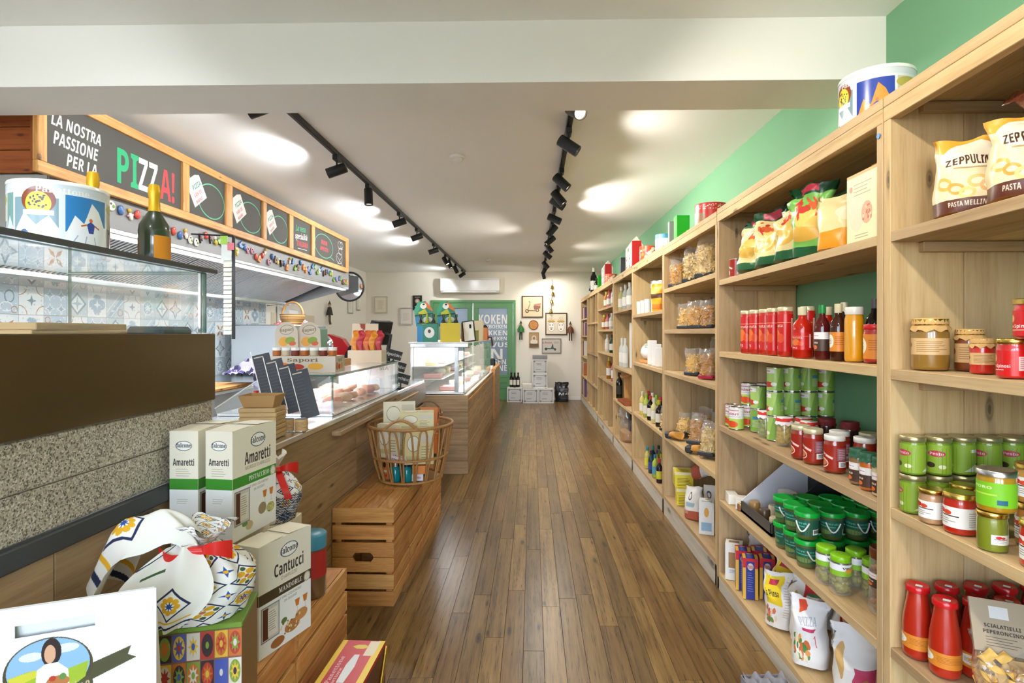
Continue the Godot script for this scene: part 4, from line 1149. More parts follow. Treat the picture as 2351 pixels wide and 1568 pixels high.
	puppet("brown-clad puppet hanging at the right edge of mask print", Vector3(0.795, 1.244, z + 0.08), hexc("6e4434"), hexc("4a382c"), 0.0)
	puppet("dark puppet hanging on the left wall beyond the hood", Vector3(WALL_L + 0.06, 1.55, -9.6), hexc("3c3a2c"), hexc("5a4a34"), 90.0)
	for q in [["tall narrow framed sheet on left wall near the far corner", -10.85, 1.78, 0.3, 0.46, "sheet_a"], ["small framed sheet on left wall beside the far corner", -11.35, 1.86, 0.22, 0.3, "sheet_b"]]:
		t = thing("wall_sheet", q[0], "picture", Vector3(WALL_L + 0.013, q[2], q[1]), 90)
		part(t, "frame", frame_mesh(q[3], q[4], 0.02, 0.02), M.silver)
		p = Paint.new(96, 128, hexc("ece6d8")); p.lines(16, 20, 60, 10, 9, 2, hexc("b9b2a4"), rng)
		g = G.new()
		g.box(Vector3(q[3] - 0.03, q[4] - 0.03, 0.008), Vector3(0, 0.015, 0), {"all": Rect2(0, 0, 0.02, 0.02), "z": Rect2(0, 0, 1, 1)})
		part(t, "sheet", g.mesh(), printed(q[5], p))
	t = thing("wall_switch", "narrow white switch panel on the far wall left of display cartons", "switch", Vector3(-2.38, 1.473, z + 0.001))
	part(t, "plate", boxm(0.07, 0.18, 0.012, 0.003), M.white, Vector3(0, 0, 0.006))
	part(t, "button", boxm(0.03, 0.05, 0.01, 0.002), M.silver, Vector3(0, 0.07, 0.014))
	# cartons, bottles and the black sack on the floor
	p = Paint.new(128, 128, hexc("e3e3e0")); p.rect(10, 12, 108, 104, hexc("8d8f92")); p.rect(15, 17, 98, 94, hexc("d3d4d2")); p.lines(36, 36, 56, 2, 12, 4, hexc("8c8c8c"), rng); p.rect(30, 88, 40, 4, hexc("77777a"))
	for q in [[16, 18], [112, 18], [16, 112], [112, 112]]: p.ell(q[0], q[1], 9, 9, hexc("8d8f92"))
	var cm := printed("wine_carton", p, 0.7)
	g = G.new()
	g.box(Vector3(0.305, 0.29, 0.26), Vector3.ZERO, {"all": Rect2(0, 0, 0.03, 0.03), "z": Rect2(0, 0, 1, 1)})
	var cmesh := g.mesh()
	var spots := [["leftmost white wine carton on the floor, half hidden", -0.36, 0.0, -11.62], ["white wine carton on the floor between its two neighbours", -0.035, 0.0, -11.46], ["rightmost white wine carton on the floor", 0.275, 0.0, -11.46], ["middle white wine carton of the tall stack", 0.155, 0.291, -11.6], ["upper white wine carton of the tall stack", 0.155, 0.582, -11.6]]
	for k in 5:
		t = thing("wine_carton", spots[k][0], "carton", Vector3(spots[k][1], spots[k][2], spots[k][3]), 0, "white wine cartons on the floor")
		part(t, "carton", cmesh, cm)
		part(t, "tape", boxm(0.04, 0.002, 0.262), M.kraft, Vector3(0, 0.29, 0))
	single("grey_carton", "flat grey carton lying on top of the tall stack", "carton", boxm(0.3, 0.075, 0.25, 0.004), M.mid_grey, Vector3(0.155, 0.876, -11.6))
	single("flat_carton", "flat white carton on the middle floor carton", "carton", boxm(0.19, 0.09, 0.24, 0.004), M.paper, Vector3(-0.1, 0.293, -11.45))
	for k in 3: bottle("dark wine bottle standing on the leftmost carton, %s from left" % ordinal(k), Vector3(-0.43 + k * 0.07, 0.293, -11.64 + 0.03 * (k % 2)), 0.036, 0.3, hexc("17140f"), hexc("17140f"), hexc("e4dfd2"), "bottles on the floor cartons", "wine_bottle")
	p = Paint.new(128, 192, hexc("1b1d20")); p.text("MOIO", 64, 112, 34, hexc("e8e8e6"), "Droid Sans:900").lines(28, 62, 72, 4, 9, 3, hexc("8d99a8"), rng)
	for k in 5: p.star(24 + k * 20, 46, 7, 3, 5, hexc("c9ced6"))
	p.lines(26, 132, 76, 4, 9, 3, hexc("6f7a88"), rng)
	single("coffee_sack", "black printed sack standing on the floor right of the cartons", "sack", bag_mesh("sack", 0.27, 0.4, 0.17, 0.12, 3), printed("sack_print", p, 0.5), Vector3(0.6, 0, -11.6))
	t = thing("smoke_detector", "round white smoke detector on the ceiling", "smoke detector", Vector3(-0.546, CEIL, -4.12))
	part(t, "base", lathed("smoke_base", [[0.0, 0.0], [0.055, 0.0], [0.055, -0.015], [0.045, -0.018], [0.0, -0.018]], 24), M.white)
	part(t, "chamber", lathed("smoke_top", [[0.04, -0.018], [0.038, -0.035], [0.025, -0.042], [0.0, -0.042]], 24), M.white_gloss)
	t = thing("smoke_detector", "smaller white ceiling detector near the far wall", "smoke detector", Vector3(-0.78, CEIL, -9.9))
	part(t, "base", meshes.smoke_base, M.white)
	part(t, "chamber", meshes.smoke_top, M.white_gloss)

func ac_mesh() -> ArrayMesh:
	var g := G.new()
	var pr := PackedVector2Array([Vector2(0, 0.01), Vector2(0.16, 0.0), Vector2(0.215, 0.05), Vector2(0.225, 0.26), Vector2(0.2, 0.3), Vector2(0, 0.3)])
	g.xf = Transform3D(Basis(Vector3(0, 0, 1), Vector3.UP, Vector3(-1, 0, 0)), Vector3.ZERO)
	g.prism(pr, 1.22)
	g.xf = Transform3D.IDENTITY
	g.bbox(Vector3(1.16, 0.004, 0.01), 0.001, Vector3(0, 0.075, 0.222))
	g.bbox(Vector3(1.1, 0.012, 0.05), 0.001, Vector3(0, 0.012, 0.18))
	return g.mesh()

func puppet(label: String, at: Vector3, coat: Color, legs: Color, turn: float) -> void:
	var t := thing("hanging_puppet", label, "puppet", at, turn)
	var g := G.new()
	g.lathe([[0.0, 0.16], [0.055, 0.16], [0.05, 0.2], [0.032, 0.29], [0.018, 0.3], [0.0, 0.3]], 12)
	for e in [-1, 1]: g.tube([Vector3(e * 0.03, 0.275, 0), Vector3(e * 0.06, 0.22, 0.01), Vector3(e * 0.055, 0.16, 0.03)], 0.013, 6)
	part(t, "coat", g.mesh(), mat("coat" + coat.to_html(), coat, 0.8))
	g = G.new()
	for e in [-1, 1]: g.tube([Vector3(e * 0.02, 0.165, 0), Vector3(e * 0.022, 0.07, 0), Vector3(e * 0.024, 0.0, 0.012)], 0.013, 6)
	part(t, "legs", g.mesh(), mat("legs" + legs.to_html(), legs, 0.8))
	g = G.new()
	g.ball(Vector3(0, 0.325, 0), Vector3(0.024, 0.03, 0.024))
	g.ball(Vector3(0, 0.322, 0.024), Vector3(0.005, 0.007, 0.008))
	part(t, "head", g.mesh(), mat("doll_skin", hexc("c99f7c"), 0.6))
	part(t, "hat", lathed("doll_hat", [[0.038, 0.342], [0.024, 0.35], [0.0, 0.41]], 12), M["legs" + legs.to_html()])
	g = G.new()
	g.tube([Vector3(0, 0.4, 0), Vector3(0, 0.5, -0.04)], 0.002, 4)
	part(t, "string", g.mesh(), M.paper)


# ---------------------------------------------------------------- ceiling tracks and their spotlights
func spot_head(at: Vector3, aim: Vector3, label: String, group: String, energy: float) -> void:
	var t := thing("track_spotlight", label, "spotlight", at, 0.0, group)
	part(t, "adapter", boxm(0.035, 0.035, 0.09, 0.003), M.black_metal, Vector3(0, -0.035, 0))
	var g := G.new()
	g.tube([Vector3(0, -0.03, 0), Vector3(0, -0.085, 0)], 0.007, 6)
	part(t, "stem", g.mesh(), M.black_metal)
	var d := aim.normalized()
	var up := Vector3.UP if absf(d.y) < 0.95 else Vector3.RIGHT
	var b := Basis.looking_at(d, up) * Basis(Vector3.RIGHT, -PI / 2)   # +y of the lathe along the aim
	var mid := Vector3(0, -0.1, 0)
	var c := part(t, "barrel", lathed("barrel", [[0.0, -0.07], [0.032, -0.07], [0.036, -0.066], [0.036, 0.07], [0.033, 0.07], [0.031, 0.058]], 20), M.black_metal)
	c.transform = Transform3D(b, mid)
	part(c, "lens", lathed("lens", [[0.0, 0.057], [0.031, 0.057]], 18), lamp_mat("spot_lens", Color(1.0, 0.93, 0.8), 3.0))
	spot(t, mid + d * 0.112, d, energy, 78.0, Color(0.97, 0.98, 1.0) if at.x < -0.5 else Color(1.0, 0.97, 0.925))

func track_lights() -> void:
	for q in [["black ceiling track running above the serving counters", -1.39], ["black ceiling track running along the shelf side", 0.225]]:
		var t := thing("lighting_track", q[0], "light track", Vector3(q[1], CEIL, -7.15))
		part(t, "rail", boxm(0.036, 0.03, 9.0, 0.002), M.black_metal, Vector3(0, -0.031, 0))
		part(t, "groove", boxm(0.014, 0.004, 8.98), M.black, Vector3(0, -0.0345, 0))
		part(t, "end_cap", boxm(0.038, 0.033, 0.03, 0.002), M.black, Vector3(0, -0.0335, 4.5))
		part(t, "end_cap", boxm(0.038, 0.033, 0.03, 0.002), M.black, Vector3(0, -0.0335, -4.5))
	var left := [[-2.88, -1, -0.4, 0.1], [-4.0, -1, -0.38, 0.1], [-4.78, 0.05, -1, 0.05], [-5.9, -1, -0.35, 0.1], [-6.8, -1, -0.4, 0.15], [-7.95, -1, -0.35, 0.1], [-9.05, 0.5, -0.8, 0.2], [-9.5, 0.4, -0.9, 0.1], [-10.25, 0.4, -0.9, -0.3], [-11.2, -0.9, -0.6, 0]]
	var k := 0
	for q in left:
		spot_head(Vector3(-1.39, CEIL - 0.032, q[0]), Vector3(q[1], q[2], q[3]), "black spotlight on the counter-side track, %s from the beam" % ordinal(k), "spotlights on the counter-side track", 0.52)
		k += 1
	var right := [[-2.95, 0.32, -0.5, 0.8], [-3.5, 0.85, -0.6, 0.1], [-4.35, 0.75, -0.75, 0.1], [-4.85, 0.7, -0.85, 0.1], [-5.05, 0.85, -0.5, -0.2], [-5.75, 0.85, -0.4, 0.1], [-6.4, -0.6, -0.7, 0.0], [-7.1, -0.7, -0.6, 0.1], [-7.7, 0.6, -0.8, 0.1], [-8.4, 0.7, -0.6, 0.0], [-9.6, 0.6, -0.7, -0.2], [-10.5, -0.4, -0.7, -0.4], [-11.3, 0.2, -0.8, -0.4]]
	k = 0
	for q in right:
		spot_head(Vector3(0.225, CEIL - 0.032, q[0]), Vector3(q[1], q[2], q[3]), "black spotlight on the shelf-side track, %s from the beam" % ordinal(k), "spotlights on the shelf-side track", 0.5)
		k += 1
	# the same spotlights carry on along a second pair of tracks in front of the beam, over the entrance
	for q in [["black ceiling track over the entrance, counter side", -1.0], ["black ceiling track over the entrance, shelf side", 0.225]]:
		var t := thing("lighting_track", q[0], "light track", Vector3(q[1], CEIL, 0.2))
		part(t, "rail", boxm(0.036, 0.03, 4.4, 0.002), M.black_metal, Vector3(0, -0.031, 0))
		for z in [-1.6, -0.6, 0.6, 1.6]:
			spot_head(Vector3(q[1], CEIL - 0.032, 0.2 + z), Vector3(0.8 if q[1] > 0 else -0.75, -0.65, -0.15), "black spotlight over the entrance, %s side, %s from the windows" % ["shelf" if q[1] > 0 else "counter", ordinal(int(round((1.6 - z) / 1.0)))], "spotlights over the entrance", 0.5 if q[1] > 0 else 0.3)

# ---------------------------------------------------------------- jars, cans and bags for the shelves
func label_paints() -> void:
	var wh := hexc("f1eee6"); var rd := hexc("c6231f"); var gn := hexc("7fb23a"); var dk := hexc("3a2c22")
	var r := rng
	var p := Paint.new(256, 96, wh)   # white label, red tomatoes
	p.ell(50, 24, 22, 14, rd).ell(82, 28, 16, 11, hexc("d94a2c")).rect(20, 40, 100, 5, dk).lines(24, 56, 90, 3, 10, 3, hexc("8c877e"), r).lines(150, 20, 90, 7, 10, 3, hexc("a5a098"), r)
	printed("lab_white", p)
	p = Paint.new(256, 128, hexc("87a62e"))   # green pesto
	p.ell(60, 40, 30, 14, hexc("b5334a")).text("Pesto", 60, 40, 18, hexc("e9d9d0"), "Droid Serif:700i").ell(40, 92, 16, 12, dk).ell(80, 98, 14, 9, hexc("dfe0b8"))
	p.poly([[128, 120], [200, 60], [236, 60], [236, 120]], hexc("d6dccb")).rect(150, 20, 70, 14, hexc("cfd5d2")).rect(170, 84, 60, 5, dk)
	printed("lab_pesto", p)
	p = Paint.new(256, 96, hexc("d8b27c"))   # kraft
	p.ell(50, 40, 20, 16, hexc("a9532f")).lines(90, 20, 90, 6, 11, 3, hexc("8a6a43"), r).rect(206, 16, 26, 64, hexc("e8e2d4"))
	for k in 9: p.rect(210 + k * 2, 20, 1, 56, hexc("333333"))
	printed("lab_kraft", p)
	p = Paint.new(256, 192, hexc("c9201d"))   # tall tomato sauce
	p.rect(0, 40, 256, 5, hexc("e07a5a")).text("Passata", 100, 58, 24, hexc("f1c9b8"), "Droid Sans:700").ell(90, 110, 34, 36, hexc("e2702a")).ell(130, 124, 22, 24, hexc("d84a25")).poly([[88, 72], [104, 62], [110, 78]], hexc("4f8a34")).ell(30, 110, 24, 40, hexc("5c9a50")).text("500 g", 80, 168, 20, hexc("f2d9cc"), "Droid Sans:700").rect(196, 20, 16, 150, hexc("f0d8cc"))
	printed("lab_passata", p, 0.25)
	p = Paint.new(256, 192, hexc("cfe0a0"))   # green can
	p.rect(0, 0, 256, 192, hexc("86b04c")).poly([[0, 0], [120, 0], [90, 192], [0, 192]], hexc("a9cc6c")).rect(14, 10, 74, 34, hexc("e7e3e6")).text("Bio", 50, 26, 20, hexc("b04a6a"), "Droid Sans:700").ell(46, 140, 40, 24, hexc("c9402f")).ell(84, 136, 15, 15, hexc("eef0e2")).rect(140, 60, 80, 22, hexc("3f86b8")).lines(140, 92, 90, 6, 11, 3, hexc("dfe8cc"), r)
	printed("lab_can_green", p, 0.3)
	p = Paint.new(256, 192, hexc("ece9ea"))   # tomato can
	p.rect(0, 100, 256, 92, hexc("b4d25c")).ell(70, 140, 44, 34, hexc("d63a1e")).ell(130, 150, 36, 30, hexc("e2532a")).ell(66, 134, 14, 9, hexc("f0a060")).rect(20, 20, 150, 8, hexc("cf8090")).text("Pomodori", 100, 56, 30, hexc("b5455c"), "Droid Sans:700").rect(20, 80, 160, 4, hexc("9fb0a0"))
	printed("lab_can_tomato", p, 0.3)
	p = Paint.new(256, 128, hexc("9c2a1c"))   # salsa
	p.line(0, 20, 120, 70, 12, hexc("f0c9c0")).text("Salsa", 60, 46, 20, hexc("7a1512"), "Droid Sans:700", 1.0, 0.4).ell(56, 92, 34, 22, hexc("c97a4c")).ring(56, 98, 40, 24, 5, hexc("f0dcd2")).rect(140, 14, 62, 66, hexc("9a6874")).lines(146, 22, 50, 6, 9, 3, hexc("d8b8bc"), r).rect(146, 84, 64, 32, hexc("e8ece8")).lines(156, 92, 40, 3, 7, 3, hexc("555555"), r)
	printed("lab_salsa", p, 0.25)
	p = Paint.new(256, 96, hexc("8cc230"))   # olives
	p.rect(0, 0, 256, 52, hexc("eef0f2")).ell(190, 48, 26, 20, hexc("e8a03c")).text("verdi", 190, 26, 30, hexc("2c2c2c"), "Droid Serif:700")
	printed("lab_olive", p)
	p = Paint.new(256, 128, hexc("7bc221"))   # bright green
	p.text("VATORO", 70, 28, 20, hexc("e6f3c8"), "Droid Sans:700").rect(30, 60, 90, 8, hexc("b9dd52")).rect(120, 88, 26, 26, hexc("17607a")).rect(190, 70, 50, 40, hexc("2f7a2c"))
	printed("lab_lime", p)
	p = Paint.new(256, 128, hexc("1d5a46"))   # tub
	p.text("Olive verdi", 90, 30, 24, hexc("66d0b8"), "Droid Sans:700").rect(30, 52, 110, 8, hexc("4fb79a")).ell(70, 100, 50, 20, hexc("6f8a4a")).rect(180, 74, 60, 44, hexc("eef0f0"))
	for k in 14: p.rect(186 + k * 3, 80, 2, 26, hexc("222222"))
	printed("lab_tub", p)
	p = Paint.new(256, 128, hexc("d8862a"))   # orange band
	p.ell(60, 60, 40, 44, hexc("efe8d6")).lines(40, 44, 40, 4, 10, 4, hexc("8f7a52"), r).lines(110, 30, 100, 5, 12, 4, hexc("a8621c"), r).rect(216, 10, 30, 108, hexc("e7ebee"))
	printed("lab_orange", p)
	p = Paint.new(256, 160, hexc("e8e4dc"))   # dark brown relish
	p.rect(0, 60, 256, 100, hexc("4a3226")).text("Crema", 60, 90, 26, hexc("f2e9da"), "Droid Sans:700").ell(70, 130, 24, 18, hexc("e2702a")).rect(20, 12, 90, 36, hexc("f0eef0")).text("Le Conserve", 64, 30, 15, hexc("b23a55"), "Droid Sans:700")
	printed("lab_relish", p)

func clear_coat(key: String, c: Color) -> StandardMaterial3D:   # sauce behind glass
	var m := mat(key, c, 0.3)
	m.clearcoat_enabled = true; m.clearcoat = 1.0; m.clearcoat_roughness = 0.04
	return m

func jar(label: String, at: Vector3, r: float, h: float, fill: Color, lid: Material, lab: String, group: String, turn := -50.0, called := "glass_jar", lab_y := Vector2(0.14, 0.7), neck := 0.86, span := 0.36) -> Node3D:
	var t := thing(called, label, "jar", at, turn, group)
	var k := "j%.4f_%.4f_%.2f" % [r, h, neck]
	part(t, "body", lathed(k, [[0.0, 0.0], [r * 0.85, 0.0], [r * 0.97, h * 0.025], [r, h * 0.07], [r, h * 0.72], [r * 0.97, h * 0.78], [r * neck, h * 0.85], [r * neck, h * 0.9], [0.0, h * 0.9]], 22), clear_coat("fill" + fill.to_html(), fill))
	var lr := r * neck * 1.06
	part(t, "lid", lathed("lid" + k, [[lr, h * 0.86], [lr * 1.02, h * 0.865], [lr * 1.02, h * 0.985], [lr * 0.97, h], [lr * 0.86, h * 0.995], [0.0, h * 0.995]], 22), lid)
	if lab: part(t, "label", lathed("lab%s%.2f%.2f%.2f" % [k, lab_y.x, lab_y.y, span], [[r * 1.01, h * lab_y.x], [r * 1.01, h * lab_y.y]], 18, 0.5 - span, 0.5 + span), M[lab])
	return t

func cloth_cap(t: Node3D, r: float, h: float, m: Material) -> void:   # paper or cloth tied over a lid, scalloped skirt
	var g := G.new()
	g.grid(32, 6, func(u, q):
		var a: float = u * TAU
		var rr: float = [r * 1.06, r * 1.02, r * 0.94, r * 0.97, r * 0.95, r * 0.8, 0.0][int(round(q * 6))]
		var yy: float = [h * 0.76 + 0.004 * sin(a * 9.0), h * 0.82, h * 0.87, h * 0.9, h * 1.0, h * 1.012, h * 1.014][int(round(q * 6))]
		if int(round(q * 6)) < 2: rr += r * 0.05 * sin(a * 9.0)
		return Vector3(sin(a) * rr, yy, cos(a) * rr), true)
	part(t, "tied_cap", g.mesh(), m)

func can(label: String, at: Vector3, r: float, h: float, lab: String, group: String, turn := -40.0) -> Node3D:
	var t := thing("tin_can", label, "can", at, turn, group)
	var k := "can%.4f_%.4f" % [r, h]
	part(t, "wrapper", lathed(k, [[r, h * 0.03], [r, h * 0.97]], 22), M[lab])
	part(t, "rims", lathed("rim" + k, [[0.0, 0.002], [r * 0.98, 0.0], [r * 1.025, h * 0.012], [r * 1.02, h * 0.035], [r * 0.99, h * 0.04], [r * 0.99, h * 0.96], [r * 1.02, h * 0.965], [r * 1.025, h * 0.99], [r * 0.99, h], [r * 0.93, h * 0.97], [0.0, h * 0.968]], 22), M.silver)
	return t

func bag(label: String, called: String, cat: String, mt: Material, at: Vector3, s: Vector3, turn: float, lean := 0.0, group := "", top := 0.14, sd := 1, pinch := 0.9, crumple := 0.008) -> MeshInstance3D:
	return single(called, label, cat, bag_mesh("%s%.3f_%.3f_%.3f_%d_%.2f" % [called, s.x, s.y, s.z, sd, top], s.x, s.y, s.z, top, sd, pinch, crumple), mt, at + Vector3(0, 0.004 + s.z * 0.55 * sin(deg_to_rad(absf(lean))), 0), Vector3(lean, turn, 0), group)

func pasta_bag(label: String, at: Vector3, s: Vector3, turn: float, piece: int, foot: Color, lean := 0.0, group := "clear bags of dried pasta") -> void:
	var t := thing("pasta_bag", label, "pasta", at + Vector3(0, 0.002 + s.z * 0.55 * sin(deg_to_rad(absf(lean))), 0), turn, group)
	t.rotation_degrees.x = lean
	var mm := MultiMesh.new()
	mm.transform_format = MultiMesh.TRANSFORM_3D
	if not meshes.has("piece%d" % piece):
		var g := G.new()
		match piece:
			0: g.tube([Vector3(-0.018, 0, 0), Vector3(0.018, 0, 0)], 0.005, 6)
			1:
				var pts := []
				for k in 9: pts.append(Vector3(-0.018 + k * 0.0045, 0.004 * sin(k * 1.6), 0.004 * cos(k * 1.6)))
				g.tube(pts, 0.0035, 5)
			2: g.grid(6, 6, func(u, q): return Vector3((u - 0.5) * 0.036, 0.007 * cos((u - 0.5) * 6.0) * cos((q - 0.5) * 5.0), (q - 0.5) * 0.024))
			_: g.tube(arc(0.012, 0.014, 8), 0.0042, 5)
		meshes["piece%d" % piece] = g.mesh()
	mm.mesh = meshes["piece%d" % piece]
	var r := RandomNumberGenerator.new(); r.seed = int(at.x * 971 + at.z * 577 + at.y * 313)
	var n := int(clampf(s.x * s.y * s.z * 7e4, 120, 420))
	mm.instance_count = n
	for k in n:
		var q := r.randf_range(0.05, 0.76)
		var belly := 1.0 if q < 0.5 else lerpf(1.0, 0.45, (q - 0.5) / 0.26)
		var d := Vector2.from_angle(r.randf() * TAU) * sqrt(r.randf_range(0.25, 1.0))
		mm.set_instance_transform(k, Transform3D(Basis.from_euler(Vector3(r.randf() * TAU, r.randf() * TAU, r.randf() * TAU)), Vector3(d.x * s.x * 0.43, q * s.y, d.y * s.z * 0.42 * belly)))
	var mi := MultiMeshInstance3D.new()
	mi.multimesh = mm
	mi.material_override = mat("pasta%d" % piece, [hexc("e3b64e"), hexc("dfa83e"), hexc("ecd08a"), hexc("c98f3c")][piece], 0.6)
	mi.name = "pasta_pieces"
	mi.set_meta("kind", "stuff")
	t.add_child(mi)
	var fill := G.new()
	fill.bbox(Vector3(s.x * 0.66, s.y * 0.6, s.z * 0.55), 0.02, Vector3(0, 0.012, 0))
	part(t, "core", fill.mesh(), M["pasta%d" % piece])
	part(t, "film", bag_mesh("film%.3f_%.3f_%.3f" % [s.x, s.y, s.z], s.x, s.y, s.z, 0.1, 5, 0.85, 0.01), M.clear_film)
	var g2 := G.new()
	g2.bbox(Vector3(s.x * 0.98, s.y * 0.13, s.z * 0.98), 0.012)
	part(t, "foot_wrap", g2.mesh(), mat("foot" + foot.to_html(), foot, 0.5))

func olives(t: Node3D, r: float, h: float, c: Color, sd: int, pr := 0.009) -> void:   # round fruit behind glass
	var mm := MultiMesh.new()
	mm.transform_format = MultiMesh.TRANSFORM_3D
	if not meshes.has("olive"):
		var g := G.new()
		g.ball(Vector3.ZERO, Vector3(1, 1.15, 1), 10, 7)
		meshes["olive"] = g.mesh()
	mm.mesh = meshes["olive"]
	var rr := RandomNumberGenerator.new(); rr.seed = sd
	mm.instance_count = 90
	for k in 90:
		var a := rr.randf() * TAU
		var q := r * rr.randf_range(0.55, 0.97) - pr * 0.9
		mm.set_instance_transform(k, Transform3D(Basis.from_euler(Vector3(rr.randf() * 3, rr.randf() * 3, 0)).scaled(Vector3.ONE * pr * rr.randf_range(0.85, 1.15)), Vector3(cos(a) * q, lerpf(pr * 1.2, h - pr * 1.2, rr.randf()), sin(a) * q)))
	var mi := MultiMeshInstance3D.new()
	mi.multimesh = mm; mi.material_override = mat("olive" + c.to_html(), c, 0.3)
	mi.name = "olives"
	mi.set_meta("kind", "stuff")
	t.add_child(mi)
	part(t, "brine_core", lathed("core%.3f%.3f" % [r, h], [[0.0, 0.004], [r * 0.6, 0.004], [r * 0.6, h], [0.0, h]], 12), mat("brine" + c.to_html(), c.darkened(0.2), 0.4))

func glass_jar_of(label: String, at: Vector3, r: float, h: float, c: Color, lid: Material, lab: String, group: String, turn := -50.0, lab_y := Vector2(0.5, 0.76), pr := 0.009) -> Node3D:
	var t := thing("olive_jar", label, "jar", at, turn, group)
	var k := "oj%.4f_%.4f" % [r, h]
	part(t, "glass", lathed(k, [[0.0, 0.0], [r * 0.9, 0.0], [r, h * 0.04], [r, h * 0.3], [r * 0.93, h * 0.45], [r * 0.92, h * 0.8], [r * 0.84, h * 0.86]], 22), M.clear_film)
	olives(t, r * 0.93, h * 0.8, c, int(at.z * 1000), pr)
	part(t, "lid", lathed("lid" + k, [[r * 0.9, h * 0.84], [r * 0.92, h * 0.85], [r * 0.92, h * 0.985], [r * 0.87, h], [0.0, h * 0.997]], 22), lid)
	if lab: part(t, "label", lathed("lab" + k, [[r * 0.955, h * lab_y.x], [r * 0.945, h * lab_y.y]], 22, 0.1, 0.9), M[lab])
	return t

func print_box(label: String, called: String, cat: String, s: Vector3, m: Material, at: Vector3, turn := 0.0, group := "", faces := {}) -> MeshInstance3D:
	if not meshes.has("pb%s%s" % [s, faces]):
		var g := G.new()
		g.box(s, Vector3.ZERO, faces)
		meshes["pb%s%s" % [s, faces]] = g.mesh()
	return single(called, label, cat, meshes["pb%s%s" % [s, faces]], m, at, Vector3(0, turn, 0), group)


